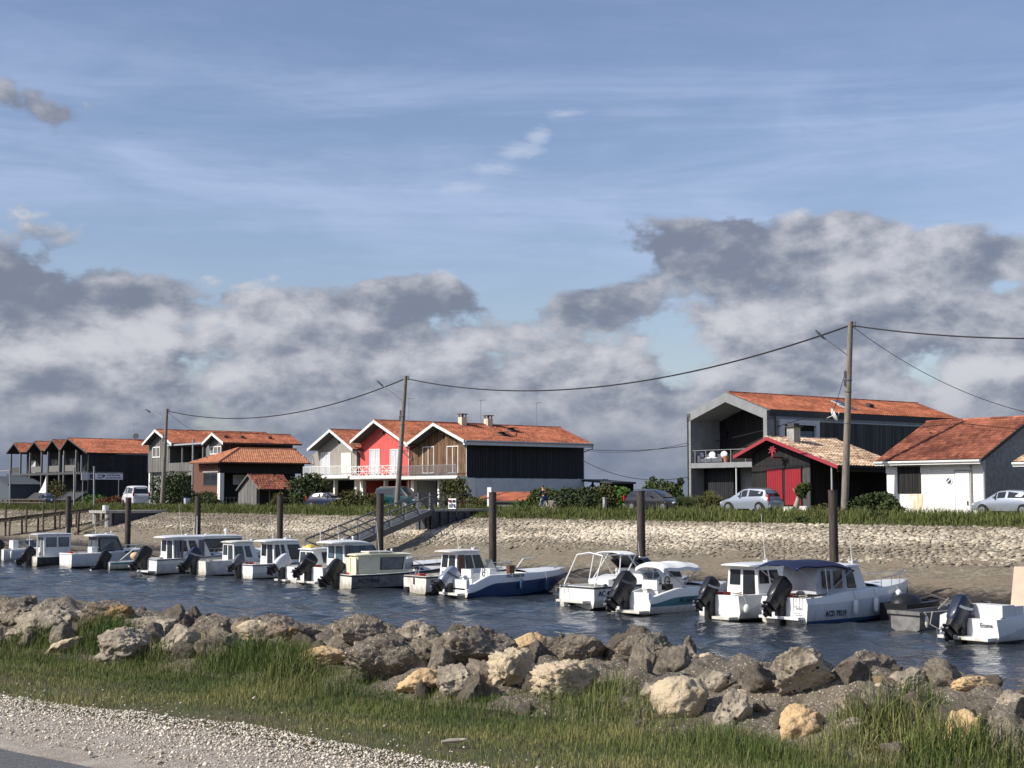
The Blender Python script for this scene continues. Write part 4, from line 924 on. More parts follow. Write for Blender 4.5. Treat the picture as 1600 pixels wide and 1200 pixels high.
# ------------------------------------------------------------------ modern grey house
def modern():
    vf = 92.0; L, A, R = at2(1073, 646, vf), at2(1133, 613.5, vf), at2(1198, 640.5, vf)
    b = Bld('modern_grey_house', 'modern grey house with a deep roofed balcony and a long orange roof', (L[0] + R[0]) / 2, vf)
    uL, uA, uR = L[0], A[0], R[0]; ve = at_u(1441, 630, uA)[1]; veR = at_u(1500, 656, uR)[1]; ve = veR
    zb = GZ - .3; G = 'grey_render'; t = .45
    zfl = Z_(1110, 723, vf); zsl = Z_(1110, 731, vf)
    # frame: left wall, right wall, sloped portal
    b.poly('left_wall', ('u', uL + t), [(vf, zb), (ve, zb), (ve, L[1] - .02), (vf, L[1] - .02)], t, G)
    mb = MB()
    for p, q in ((L, A), (A, R)):
        mb.prism([(p[0], vf, p[1]), (q[0], vf, q[1]), (q[0], vf, q[1] - .78), (p[0], vf, p[1] - .78)], (0, 3.6, 0))
    b.add(mb, 'roof_portal', G)
    b.poly('right_pier', ('u', uR), [(vf + .002, zfl - .6), (vf + 1.0, zfl - .6), (vf + 1.0, R[1] - .02), (vf + .002, R[1] - .02)], .4, G)
    # balcony recess
    vr = vf + 3.5; uI = uR - .42
    def und(u): return (L[1] + (A[1] - L[1]) * (u - uL) / (uA - uL) if u < uA else A[1] + (R[1] - A[1]) * (u - uA) / (uR - uA)) - .8
    b.poly('balcony_wall', ('v', vr), [(uL + t + .01, zfl), (uR - .03, zfl), (uR - .03, und(uR) + .2), (uA, und(uA) + .2), (uL + t + .01, und(uL + t) + .2)], .2, 'tar_boards')  # dark boards made blacker to paint in the shade of the recess
    b.boards('balcony_cladding', ('v', vr), uL + t + .02, uR - .05, und(uR) - .6, und, 'tar_boards', .16, seed=12)
    b.window(('v', vr - .05), uA + 1.0, uR - .8, zfl + .05, zfl + 2.3, 'black_trim', 'dark_glass', 2, name='sliding_door')
    for px in (1101, 1136):
        mb = MB(); u = U_(px, vr); mb.box((u - .09, vr - .22, zfl + 2.3), (u + .09, vr - .045, zfl + 2.85)); b.add(mb, 'wall_lamp', 'black_trim')
    mb = MB(); mb.box((uL + t + .004, vf + .03, zsl), (uR + .0, vr - .004, zfl)); b.add(mb, 'balcony_slab', G)
    # glass balustrade posts
    for px in (1086, 1103, 1142, 1165):
        mb = MB(); u = U_(px, vf + .15); mb.box((u - .03, vf + .12, zfl), (u + .03, vf + .18, zfl + 1.1)); b.add(mb, 'balcony_post', 'galvanised')
    mb = MB(); mb.box((uL + t + .05, vf + .14, zfl + 1.04), (uR - .5, vf + .17, zfl + 1.09)); b.add(mb, 'handrail', 'galvanised')
    # ground floor
    b.poly('ground_floor_wall', ('v', vf + 1.6), [(uL + t + .01, zb), (U_(1146, vf + 1.6), zb), (U_(1146, vf + 1.6), zsl - .01), (uL + t + .01, zsl - .01)], .2, 'black_boards')
    b.boards('ground_floor_cladding', ('v', vf + 1.6), uL + t + .02, U_(1146, vf + 1.6) - .02, zb, zsl - .02, 'black_boards', .22, out=.05, gap=.03, seed=13)
    b.poly('porch_wall', ('v', vf + 2.4), [(U_(1146, vf + 1.6) + .02, zb), (uR - .43, zb), (uR - .43, zsl - .01), (U_(1146, vf + 1.6) + .02, zsl - .01)], .2, G)
    mb = MB(); u = U_(1150, vf + .2); mb.tube([(u, vf + .2, GZ), (u, vf + .2, zsl - .01)], .06, 8); b.add(mb, 'porch_post', 'white_wood')
    # long side
    zt = R[1] - .3
    b.poly('right_wall', ('u', uR - .02), [(vf + 1.02, zb), (ve, zb), (ve, zt), (vf + 1.02, zt)], .3, G)
    b.boards('side_cladding', ('u', uR), at_u(1279, 660, uR)[1], ve - .05, zb, zt - .55, 'dark_grey_boards', .25, out=.06, gap=.03, seed=14)
    a0, a1 = at_u(1217, 670, uR)[1], at_u(1277, 670, uR)[1]; z1 = at_u(1217, 655, uR)[2]; z0 = z1 - 2.6
    w = b.window(('u', uR), a0, a1, z0, z1, 'grey_white_render', 'dark_void', 0, fw=.42, out=.28, name='picture_window')
    mb = MB(); b.slab(mb, ('u', uR), a0 + (a1 - a0) * .5, a1 - .5, z0 + .3, z1 - .9, .03, .06); b.add(mb, 'lower_pane', 'bluish_glass', w)
    mb = MB(); b.slab(mb, ('u', uR), vf + 1, ve, zt - .5, zt - .42, .06, .12); b.add(mb, 'string_course', 'zinc')
    mb = MB(); mb.box((uR - .25, vf + .3, R[1] - .45), (uR + .05, ve, R[1] - .06)); b.add(mb, 'fascia', 'dark_sheet')
    mb = MB(); mb.tube([(uR + .06, vf + .95, R[1] - .2), (uR + .06, vf + .95, zb)], .05, 6); b.add(mb, 'downpipe', 'dark_sheet')
    mb = MB(); mb.tube([(uL + .14, vf - .05, L[1] - .3), (uL + .14, vf - .05, GZ)], .05, 6); b.add(mb, 'downpipe', 'dark_sheet')
    rf = b.gable_roof([(L[0], L[1] + .02), (A[0], A[1] + .02), (R[0] + .05, R[1] + .02)], vf + .35, ve, 'orange_tiles', None, seed=9, th=.1)
    S = Vector((R[0] - A[0], 0, R[1] - A[1])); Sn = S.normalized(); Nn = Vector((-Sn.z, 0, Sn.x))
    for px, f in ((1312, .38), (1322, .62)):
        c = Vector((A[0], 0, A[1])) + S * f; c.y = at_u(px, 632, c.x)[1]; c += Nn * .14
        mb = MB(); mb.obox(c, Sn * .6, (0, .55, 0), Nn * .06); sk = b.add(mb, 'skylight', 'zinc'); mb = MB(); mb.obox(c + Nn * .07, Sn * .48, (0, .43, 0), Nn * .02); b.add(mb, 'pane', 'dark_glass', sk)
    mb = MB(); c = Vector((A[0], 0, A[1])) + S * .5; c.y = at_u(1358, 633, c.x)[1]; mb.obox(c + Nn * .2, Sn * .2, (0, .3, 0), Nn * .18); b.add(mb, 'roof_vent', 'dark_sheet')
    # satellite dish on the side wall
    y = at_u(1290, 650, uR)[1]; z = at_u(1290, 650, uR)[2]
    mb = MB(); cc = Vector((uR + .75, y, z)); ax = Vector((.5, .75, .4)).normalized(); e1 = ax.cross(Vector((0, 0, 1))).normalized(); e2 = e1.cross(ax)
    rings = [[cc + e1 * (.5 * r * math.cos(q)) + e2 * (.58 * r * math.sin(q)) + ax * (.16 * r * r) for q in np.linspace(0, 2 * PI, 17)[:-1]] for r in (.02, .35, .7, 1)]
    mb.loft(rings, cap1=False); mb.loft([[p - ax * .02 for p in r] for r in rings], cap1=False); d = b.add(mb, 'satellite_dish', 'white_paint', smooth=True)
    mb = MB(); mb.tube([cc, cc - ax * .1, (uR, y - .1, z - .25)], .03, 6); mb.tube([cc - e2 * .5 + ax * .15, cc + ax * .6], .02, 5); mb.sphere(cc + ax * .6, .07); b.add(mb, 'dish_arm', 'white_paint', d)
    # lounge furniture on the balcony (rests there: its own things)
    o = thing('lounge_sofa', 'dark wicker sofa with white cushions on the grey balcony', 'sofa', (*uv2w(U_(1110, vf + 1), vf + 1), zfl), ROT_B)
    w = U_(1133, vf + 1) - U_(1087, vf + 1)
    mb = MB(); mb.box((-w / 2, -.4, .08), (w / 2, .4, .38)); mb.box((-w / 2, .4, .08), (w / 2, .5, .75)); mb.box((-w / 2, -.4, .38), (-w / 2 + .9, -.3, .62)); mb.build('sofa_base', 'grey_plastic', o)
    for k in range(3):
        mb = MB(); c = -w / 2 + .35 + k * (w - .7) / 2; mb.sphere((c, .22, .66 + .02 * k), (.42, .14, .30), 10, 6); mb.build('cushion', 'white_canvas', o, smooth=True)
    mb = MB(); mb.sphere((.2, -.05, .42), (.8, .35, .1), 12, 6); mb.build('seat_cushion', 'white_canvas', o, smooth=True)
    o = thing('plant_pot', 'terracotta pot at the end of the grey balcony', 'pot', (*uv2w(U_(1134, vf + .5), vf + .5), zfl), ROT_B)
    mb = MB(); mb.loft([[(r * math.cos(q), r * math.sin(q), z) for q in np.linspace(0, 2 * PI, 13)[:-1]] for r, z in ((.14, 0), (.23, .45), (.25, .45), (.25, .55))]); mb.build('pot_body', 'new_orange_tiles', o)
    mb = MB(); mb.disc((0, 0, .55), (0, 0, 1), .22, .02); mb.build('soil', 'earth', o)
    return b
modern()

# ------------------------------------------------------------------ black barn with red trim
def barn():
    vf, v0 = 84.0, 85.0; L, A, R = at2(1146, 713, vf), at2(1198, 683.5, vf), at2(1309, 728, vf)
    b = Bld('black_barn', 'black timber barn with a red trimmed gable and red double doors', A[0], v0, 'barn')
    uA = A[0]; uwL, uwR = U_(1175, v0), U_(1266, v0); ve = at_u(1418, 722, R[0])[1]; pl = ('v', v0)
    def und(u): return (L[1] + (A[1] - L[1]) * (u - L[0]) / (uA - L[0]) if u < uA else A[1] + (R[1] - A[1]) * (u - uA) / (R[0] - uA)) - .2
    uB = R[0] - .4
    b.poly('wall', pl, [(uwL, GZ - .3), (uwR, GZ - .3), (uwR, und(uwR)), (uA, und(uA)), (uwL, und(uwL))], .2, 'tar_boards')
    zh = Z_(1220, 733, v0); d0, d1 = U_(1199, v0), U_(1252, v0); dm = (d0 + d1) / 2; zd0 = Z_(1220, 789, v0)
    b.boards('gable_cladding', pl, uwL, uwR, zh + .25, und, 'tar_boards', .2, seed=21)
    b.boards('side_panel', pl, uwL, d0 - .12, GZ - .2, zh + .2, 'tar_boards', .2, seed=22); b.boards('side_panel', pl, d1 + .12, uwR, GZ - .2, zh + .2, 'dark_grey_boards', .2, seed=23)
    for a0, a1 in ((d0, dm - .14), (dm + .14, d1)):
        mb = MB(); b.slab(mb, pl, a0, a1, zd0, zh, .0, .09); dr = b.add(mb, 'door', 'red_door')
        mb = MB()
        for k in range(7):
            u = a0 + (a1 - a0) * (k + .5) / 7; b.slab(mb, pl, u - .09, u + .09, zd0 + .03, zh - .03, .09, .105)
        b.add(mb, 'door_boards', 'red_door', dr, kind='stuff')
    mb = MB(); b.slab(mb, pl, dm - .13, dm + .13, zd0, zh, 0, .05); b.slab(mb, pl, d0 - .1, d1 + .1, zh + .01, zh + .2, 0, .12); b.add(mb, 'door_frame', 'black_trim')
    # little palm emblem
    mb = MB(); c = Vector((U_(1208, vf), vf - .11, Z_(1208, 703, vf)))
    mb.prism([c + Vector(p) for p in ((-.07, 0, -.62), (.07, 0, -.62), (.09, 0, .05), (-.09, 0, .05))], (0, .04, 0))
    for a in (20, 65, 115, 160, 205, -25):
        d = Vector((math.cos(math.radians(a)), 0, math.sin(math.radians(a)))); n = Vector((-d.z, 0, d.x)); mb.prism([c, c + d * .22 + n * .08, c + d * .42 - Vector((0, 0, .1)), c + d * .22 - n * .04], (0, .035, 0))
    b.add(mb, 'palm_emblem', 'red_wood')
    mb = MB(); mb.box((c.x - .06, vf + .0, c.z - .6), (c.x + .06, v0 + .0, c.z - .5)); b.add(mb, 'emblem_bracket', 'red_wood')
    # open lean-to on the right with posts, wall behind
    mb = MB(); u = U_(1299, vf + .3); mb.tube([(u, vf + .3, GZ - .2), (u, vf + .3, und(u))], .07, 8); b.add(mb, 'porch_post', 'zinc')
    b.poly('side_wall', ('u', uwR + .0), [(v0 + .25, GZ - .3), (ve, GZ - .3), (ve, und(uwR)), (v0 + .25, und(uwR))], .2, 'tar_boards')
    b.boards('side_cladding', ('u', uwR + .01), v0 + .25, ve, GZ - .2, und(uwR) - .05, 'tar_boards', .22, out=.05, gap=.03, seed=24)
    b.poly('left_wall', ('u', uwL + .21), [(v0 + .22, GZ - .3), (ve, GZ - .3), (ve, und(uwL)), (v0 + .22, und(uwL))], .2, 'tar_boards')
    b.poly('back_wall', ('v', ve - .3), [(uwR + .1, GZ - .3), (R[0] - .2, GZ - .3), (R[0] - .2, und(R[0])), (uwR + .1, und(uwR))], .2, 'tar_boards')
    mb = MB(); mb.box((R[0] - .35, vf + .3, und(R[0] - .2) - .25), (R[0] - .2, ve, und(R[0] - .2) - .05)); b.add(mb, 'eave_beam', 'tar_boards')
    b.gable_roof([L, A, R], vf, ve, 'pale_tiles', 'red_wood', .26, seed=15, w=.30, l=.42, soffit='tar_boards', mess=1.)
    # chimney pot stack at the back
    u, v = uA + 1.0, at_u(1240, 680, uA + 1.0)[1]; mb = MB(); mb.box((u - .35, v - .35, A[1] - .8), (u + .35, v + .35, A[1] + .75)); c = b.add(mb, 'chimney', 'concrete')
    mb = MB(); mb.box((u - .48, v - .48, A[1] + .75), (u + .48, v + .48, A[1] + .85)); mb.box((u - .3, v - .3, A[1] + .85), (u + .3, v + .3, A[1] + 1.05)); b.add(mb, 'chimney_cap', 'dark_grey_boards', c)
barn()
def white_blocks():
    v = 83.6
    for x0, x1, y0, lb in ((1226, 1243, 793, 'white painted concrete block left of the pale leaning tree trunk'), (1248, 1266, 792, 'white painted concrete block right of the pale leaning tree trunk')):
        a, c = U_(x0, v), U_(x1, v); o = thing('concrete_block', lb, 'block', (*uv2w((a + c) / 2, v), GZ), ROT_B, 'white blocks by the red doors')
        w = (c - a) / 2; h = Z_(x0, y0, v) - GZ
        mb = MB(); mb.box((-w, -.2, -.1), (w, .2, h)); mb.build('block_body', 'white_render', o); mb = MB(); mb.box((-w - .03, -.23, h + .003), (w + .03, .23, h + .06)); mb.build('coping', 'white_paint', o)
white_blocks()

# ------------------------------------------------------------------ white hut (ridge along the canal)
def long_hut(name, label, uL, uR, vf, v0, vr, zE, zR, mat, wall, gable, seed, leave=None, gut='white_wood', mess=.6):
    b = Bld(name, label, (uL + uR) / 2, v0, 'hut'); vb = 2 * vr - vf; d = .12; oh = .35
    mb = MB()
    for (a, za), (c, zc) in (((vf, zE), (vr, zR)), ((vr, zR), (vb, zE))):
        mb.prism([(uL - oh, a, za), (uL - oh, c, zc), (uL - oh, c, zc - d), (uL - oh, a, za - d)], (uR - uL + 2 * oh, 0, 0))
    rf = b.add(mb, 'roof', 'dark_grey_boards'); S = Vector((0, vr - vf, zR - zE))
    b.tiles((uL - oh, vf, zE + .01), (1, 0, 0), uR - uL + 2 * oh, S.normalized(), S.length, mat, rf, .24, .36, seed, mess=mess)
    S2 = Vector((0, vr - vb, zR - zE)); b.tiles((uL - oh, vb, zE + .01), (1, 0, 0), uR - uL + 2 * oh, S2.normalized(), S2.length, mat, rf, .24, .36, seed + 1, mess=mess)
    mb = MB(); n = int((uR - uL) / .4); rng = random.Random(seed)
    for k in range(n + 1):
        x = uL - oh + (uR - uL + 2 * oh) * k / (n + 1); mb.tube([(x, vr, zR + .03 + rng.uniform(0, .04)), (x + .46, vr, zR + .05 + rng.uniform(0, .04))], [.12, .10], 6, 0, rng.random())
    b.add(mb, 'ridge_tiles', mat, rf, kind='stuff')
    zw = zE - d + (v0 - vf) * (zR - zE) / (vr - vf) - .02
    b.poly('wall', ('v', v0), [(uL, GZ - .4), (uR, GZ - .4), (uR, zw), (uL, zw)], .25, wall)
    b.poly('gable_wall', ('u', uR), [(v0 + .26, GZ - .4), (2 * vr - v0, GZ - .4), (2 * vr - v0, zw), (vr, zR - d - .02), (v0 + .26, zw)], .25, gable)
    b.poly('gable_wall', ('u', uL + .26), [(v0 + .26, GZ - .4), (2 * vr - v0, GZ - .4), (2 * vr - v0, zw), (vr, zR - d - .02), (v0 + .26, zw)], .25, gable)
    mb = MB(); mb.box((uL - oh, vf - .06, zE - .26), (uR + oh, vf + .0, zE - .01)); mb.tube([(uL - oh, vf - .12, zE - .08), (uR + oh, vf - .12, zE - .08)], .07, 8); b.add(mb, 'gutter', gut)
    # verge trim on the near right gable
    mb = MB()
    for (a, za), (c, zc) in (((vf, zE), (vr, zR)), ((vr, zR), (vb, zE))): mb.prism([(uR + oh, a, za + .02), (uR + oh, c, zc + .02), (uR + oh, c, zc - .2), (uR + oh, a, za - .2)], (.04, 0, 0))
    b.add(mb, 'bargeboard', 'dark_grey_boards')
    return b, zw
def hut():
    v0, vf = 80.0, 79.3; uL, uR = U_(1383, v0), U_(1535, v0); zE = Z_(1450, 719.5, vf)
    uLr = U_(1367, vf) + .35; vr = 84.7; zR = EYE + (777 - 660.5) / FPX * 102.5
    b, zw = long_hut('white_hut', 'white rendered hut with a weathered red tiled roof and a brown shutter', uLr, uR, vf, v0, vr, zE, zR, 'old_tiles', 'white_render', 'concrete', 31)  # grey gable: the shade on that side is put into its colour
    pl = ('v', v0); a0, a1 = U_(1402, v0), U_(1438, v0); z1, z0 = Z_(1420, 729, v0), Z_(1420, 771, v0)
    mb = MB(); b.slab(mb, pl, a0, a1, z0, z1, -.02, .05); sh = b.add(mb, 'shutter', 'black_trim')
    mb = MB(); rng = random.Random(3); n = 9
    for k in range(n): b.slab(mb, pl, a0 + (a1 - a0) * k / n + .015, a0 + (a1 - a0) * (k + 1) / n - .015, z0 + .03, z1 - .03, .05, .06 + rng.uniform(0, .015), 0, rng.random())
    b.add(mb, 'shutter_boards', 'tar_boards', sh, kind='stuff')
    mb = MB(); b.slab(mb, pl, a0 - .25, a1 + .1, z1 + .02, z1 + .12, -.01, .10); b.add(mb, 'lintel', 'dark_grey_boards')
    mb = MB(); b.slab(mb, pl, U_(1383, v0) + .06, U_(1455, v0), zw - .95, zw - .05, -.01, .045); b.add(mb, 'render_band', 'white_render')
    mb = MB(); b.slab(mb, pl, U_(1420, v0), U_(1441, v0), GZ + .1, z0 - .02, -.01, .012); b.add(mb, 'rust_stain', 'rust_stain')
    # flush white door with dark gaps
    dx0, dx1 = U_(1492, v0), U_(1514, v0); dz1 = Z_(1500, 736, v0)
    mb = MB(); b.slab(mb, pl, dx0, dx1, GZ - .1, dz1, -.01, .05); dr = b.add(mb, 'door', 'white_paint')
    mb = MB(); b.slab(mb, pl, dx0 - .04, dx0, GZ - .1, dz1, -.005, .03); b.slab(mb, pl, dx0 - .04, dx1, dz1, dz1 + .04, -.005, .09); b.add(mb, 'door_gap', 'dark_grey_boards', dr)
    mb = MB(); b.slab(mb, pl, dx1 - .16, dx1 - .08, GZ + .55, GZ + .8, .05, .1); b.add(mb, 'door_handle', 'black_trim', dr)
    for px, r in ((1516, .045), (1536.5, .05)):
        u = U_(px, v0 - .1); mb = MB(); mb.tube([(u, v0 - .1, zE - .2), (u, v0 - .1, GZ)], r, 6); b.add(mb, 'downpipe', 'concrete' if px < 1530 else 'zinc')
    # round notice: ring with a dark disc
    c = (U_(1482, v0), Z_(1482, 751, v0)); mb = MB(); mb.disc((c[0], v0 - .02, c[1]), (0, 1, 0), .26, .03, 18); sg = b.add(mb, 'round_sign', 'sign_white')
    mb = MB(); mb.disc((c[0], v0 - .045, c[1] - .02), (0, 1, 0), .17, .016, 16); b.add(mb, 'ring_print', 'print_dark', sg)
    mb = MB(); mb.bar((c[0] - .1, v0 - .058, c[1] - .11), (c[0] + .1, v0 - .058, c[1] + .09), .07, .008, up=(0, 1, 0)); b.add(mb, 'stroke_print', 'sign_white', sg)
    # neighbour at the picture's right edge
    v0b, vfb = 79.0, 78.4; u0 = U_(1592, v0b)
    long_hut('tiled_cabin', 'corner of a tiled cabin with a white gutter at the right edge', u0 + .35, u0 + 6, vfb, v0b, 81.4, Z_(1592, 722, vfb), Z_(1592, 722, vfb) + 1.2, 'pale_tiles', 'grey_boards', 'grey_boards', 35)
hut()

# ------------------------------------------------------------------ low orange roofed house, plank shed, garden roof, dark annexe
def low_house():
    v0, vf = 86.5, 85.4
    b = Bld('low_tiled_house', 'low house under a wide hipped orange roof with a white corner post', U_(345, v0), v0)
    E0 = at_v(297, 723, vf); E1 = at_v(342, 722.5, vf); uL, uR = E0[0], E1[0]; zE = (E0[2] + E1[2]) / 2
    ve = at_u(487, 723, uR)[1]; zR = zE + 2.15; uM = (uL + uR) / 2; vh = vf + 4.6
    vh = at_u(373, 701, uM)[1]; zR = at_u(373, 701, uM)[2]
    A = [(uL, vf, zE), (uR, vf, zE), (uM, vh, zR), (uM, ve, zR), (uR, ve, zE), (uL, ve, zE)]
    mb = MB(); mb.face([A[0], A[1], A[2]]); mb.face([A[1], A[4], A[3], A[2]]); mb.face([A[5], A[0], A[2], A[3]]); mb.face([A[4], A[5], A[3]]); mb.face([A[0], A[5], A[4], A[1]])
    rf = b.add(mb, 'roof', 'new_orange_tiles')
    # tiles: right slope, left slope and hip as rows of tiles cut to the slope
    mb = MB(); rng = random.Random(4)
    def slope(P0, P1, Q0, Q1, w=.3, l=.42):         # eave P0-P1, top Q0-Q1
        P0, P1, Q0, Q1 = map(Vector, (P0, P1, Q0, Q1)); A_ = (P1 - P0).normalized(); mid = (Q0 - P0) - A_ * (Q0 - P0).dot(A_); S = mid.normalized(); H = mid.length; N = A_.cross(S)
        if N.z < 0: N = -N
        nr = int(H / l)
        for j in range(nr):
            t0 = j / nr; a = (P0.lerp(Q0, t0) - P0).dot(A_); c = (P1.lerp(Q1, t0) - P0).dot(A_); k = int((c - a) / w)
            for i in range(k):
                p = P0 + A_ * (a + i * w) + S * (H * t0); q = p + S * (H / nr * 1.06); t = min(1, max(0, rng.gauss(.5, .2)))
                r0 = [p + A_ * (w * f) + N * (h * .06 + .03) for f, h in ((0, 0), (.3, 1), (.7, 1), (1, 0))]; r1 = [q + A_ * (w * f) + N * (h * .06 + .01) for f, h in ((0, 0), (.3, 1), (.7, 1), (1, 0))]
                for m in range(3): mb.face([r0[m], r0[m + 1], r1[m + 1], r1[m]], 0, t)
                mb.face(r0[::-1], 0, t * .6)
    slope(A[0], A[1], A[2], A[2]); slope(A[1], A[4], A[2], A[3]); slope(A[5], A[0], A[3], A[2])
    for p, q in ((A[0], A[2]), (A[1], A[2]), (A[2], A[3])): mb.tube([Vector(p) + Vector((0, 0, .05)), Vector(q) + Vector((0, 0, .08))], .13, 6)
    b.add(mb, 'roof_tiles', 'new_orange_tiles', rf, kind='stuff')
    mb = MB(); mb.tube([(uL, vf - .06, zE - .06), (uR + .06, vf - .06, zE - .06), (uR + .06, ve, zE - .06)], .07, 6); b.add(mb, 'gutter', 'brick_red')
    wl, wm = U_(303, v0), U_(344, v0); zt = zE - .05; pl = ('v', v0)
    b.poly('wall', pl, [(wl, GZ - .3), (wm, GZ - .3), (wm, zt), (wl, zt)], .25, 'brick_red')
    b.window(pl, U_(319, v0), U_(341, v0), Z_(330, 759, v0), Z_(330, 739, v0), 'dark_grey_boards', 'dark_glass', 1)
    mb = MB(); b.slab(mb, pl, U_(318, v0), wm - .02, Z_(330, 739, v0) + .06, Z_(330, 739, v0) + .22, -.01, .09); b.add(mb, 'lintel', 'concrete')
    mb = MB(); mb.box((wm + .0, v0 - .3, GZ - .3), (wm + .65, v0 + .25, Z_(347, 739, v0))); b.add(mb, 'corner_post', 'white_render')
    mb = MB(); mb.box((wm + .02, v0 - .28, Z_(347, 739, v0) + .004), (wm + .6, ve - .3, zt)); b.add(mb, 'beam', 'tar_boards')
    b.poly('side_wall', ('u', wm - 2.2), [(v0 + .26, GZ - .3), (ve, GZ - .3), (ve, zt), (v0 + .26, zt)], .2, 'tar_boards')  # near-black boards put the shade under the eave into the wall colour
    b.poly('left_wall', ('u', wl + .25), [(v0 + .27, GZ - .3), (ve, GZ - .3), (ve, zt), (v0 + .27, zt)], .25, 'brick_red')
    us = wm - 2.2; b.window(('u', us), at_u(364, 745, us)[1], at_u(384, 745, us)[1], at_u(364, 757, us)[2], at_u(364, 742, us)[2], 'white_wood', 'curtain', 0)
    mb = MB(); n = 22; y0, y1 = v0 + .2, ve - .3
    for k in range(n): y = y0 + (y1 - y0) * k / n; mb.box((wm + .3, y, GZ + .1), (wm + .36, y + .1, GZ + 1.1))
    mb.box((wm + .28, y0, GZ + .95), (wm + .38, y1, GZ + 1.02)); b.add(mb, 'porch_rail', 'grey_boards')
    for k in (.33, .66, .99):
        y = y0 + (y1 - y0) * k; mb = MB(); mb.box((wm + .1, y - .1, GZ - .2), (wm + .3, y + .1, zt - .2)); b.add(mb, 'porch_post', 'tar_boards')
low_house()
def shed():
    vf, v0 = 81.4, 81.7; L, A, R = at2(369, 766, vf), at2(387, 742, vf), at2(405, 764.5, vf)
    b = Bld('plank_shed', 'small grey plank shed under a mossy orange tiled roof', A[0], v0, 'shed'); ve = at_u(461, 767, R[0])[1]
    uL, uR = U_(374, v0), U_(402, v0)
    def und(u): return (L[1] + (A[1] - L[1]) * (u - L[0]) / (A[0] - L[0]) if u < A[0] else A[1] + (R[1] - A[1]) * (u - A[0]) / (R[0] - A[0])) - .1
    b.poly('wall', ('v', v0), [(uL, GZ - .3), (uR, GZ - .3), (uR, und(uR)), (A[0], und(A[0])), (uL, und(uL))], .1, 'grey_boards')
    b.boards('cladding', ('v', v0), uL, uR, GZ - .2, und, 'grey_boards', .24, seed=41)
    b.poly('side_wall', ('u', uR - .3), [(v0 + .1, GZ - .3), (ve, GZ - .3), (ve, und(uR)), (v0 + .1, und(uR))], .1, 'tar_boards')
    b.poly('left_wall', ('u', uL + .1), [(v0 + .11, GZ - .3), (ve, GZ - .3), (ve, und(uL)), (v0 + .11, und(uL))], .1, 'tar_boards')
    for f in (.0, .35, .7, .98):
        mb = MB(); y = v0 + .2 + (ve - v0 - .4) * f; mb.box((uR - .05, y, GZ - .2), (uR + .06, y + .12, und(uR))); b.add(mb, 'post', 'grey_boards')
    b.gable_roof([L, A, R], vf, ve, 'old_tiles', 'grey_boards', .16, .08, seed=42, w=.26, l=.36, mess=1.2)
shed()
def garden_roof():
    vf, v0 = 83.4, 83.7; uL, uR = U_(741, v0), U_(823, v0)
    zE, zR = Z_(780, 783, vf), Z_(780, 769.5, vf + 2)
    b = Bld('garden_shed', 'low garden shed with an orange tiled roof half hidden by bushes', (uL + uR) / 2, v0, 'shed'); S = Vector((0, 2.6, zR - zE + .0))
    mb = MB(); mb.prism([(uL, vf, zE), (uL, vf + 2.6, zR), (uL, vf + 2.6, zR - .1), (uL, vf, zE - .1)], (uR - uL, 0, 0)); rf = b.add(mb, 'roof', 'dark_grey_boards')
    b.tiles((uL, vf, zE + .01), (1, 0, 0), uR - uL, S.normalized(), S.length, 'orange_tiles', rf, .28, .4, 51)
    b.poly('wall', ('v', v0), [(uL + .1, GZ - .3), (uR - .1, GZ - .3), (uR - .1, zE - .08), (uL + .1, zE - .08)], .12, 'grey_boards')
    b.poly('back_wall', ('v', vf + 2.5), [(uL + .1, GZ - .3), (uR - .1, GZ - .3), (uR - .1, zR - .12), (uL + .1, zR - .12)], .12, 'grey_boards')
    b.poly('gable_wall', ('u', uR - .1), [(v0 + .13, GZ - .3), (vf + 2.5, GZ - .3), (vf + 2.5, zR - .14), (v0 + .13, zE - .1)], .12, 'grey_boards')
    b.poly('gable_wall', ('u', uL + .22), [(v0 + .13, GZ - .3), (vf + 2.5, GZ - .3), (vf + 2.5, zR - .14), (v0 + .13, zE - .1)], .12, 'grey_boards')
    mb = MB(); b.slab(mb, ('v', v0), uL + .6, uL + 1.6, GZ, zE - .2, .0, .06); b.add(mb, 'door', 'dark_grey_boards')
garden_roof()
def annexe():
    u1 = uR - 1.0; v0 = at_u(908, 750, uR)[1] + .4
    a, c = U_(908, v0), U_(959, v0)
    z0, z1 = Z_(910, 748.5, v0), Z_(955, 753, v0)
    b = Bld('dark_annexe', 'dark timber open shed with crossed braces behind the black boarded house', (a + c) / 2, v0, 'shed')
    b.poly('wall', ('v', v0 + 2.5), [(a, GZ - .3), (c, GZ - .3), (c, z1 - .05), (a, z0 - .05)], .15, 'tar_boards')
    b.poly('low_wall', ('v', v0), [(a, GZ - .3), (c, GZ - .3), (c, GZ + 1.2), (a, GZ + 1.2)], .12, 'tar_boards')
    for f in (.02, .35, .68, .98):
        u = a + (c - a) * f; mb = MB(); mb.box((u - .09, v0 - .05, GZ + 1.2), (u + .09, v0 + .1, z0 + (z1 - z0) * f - .18)); b.add(mb, 'post', 'tar_boards')
    for f in (.18, .52, .84):
        u = a + (c - a) * f; mb = MB()
        for s in (-1, 1): mb.bar((u - s * .8, v0, GZ + 1.25), (u + s * .8, v0, z1 - .25), .12, .1, up=(0, 1, 0))
        b.add(mb, 'brace', 'tar_boards')
    mb = MB(); mb.prism([(a - .2, v0 - .4, z0), (c + .2, v0 - .4, z1), (c + .2, v0 - .4, z1 - .2), (a - .2, v0 - .4, z0 - .2)], (0, 3.2, 0)); b.add(mb, 'roof', 'dark_sheet')
annexe()

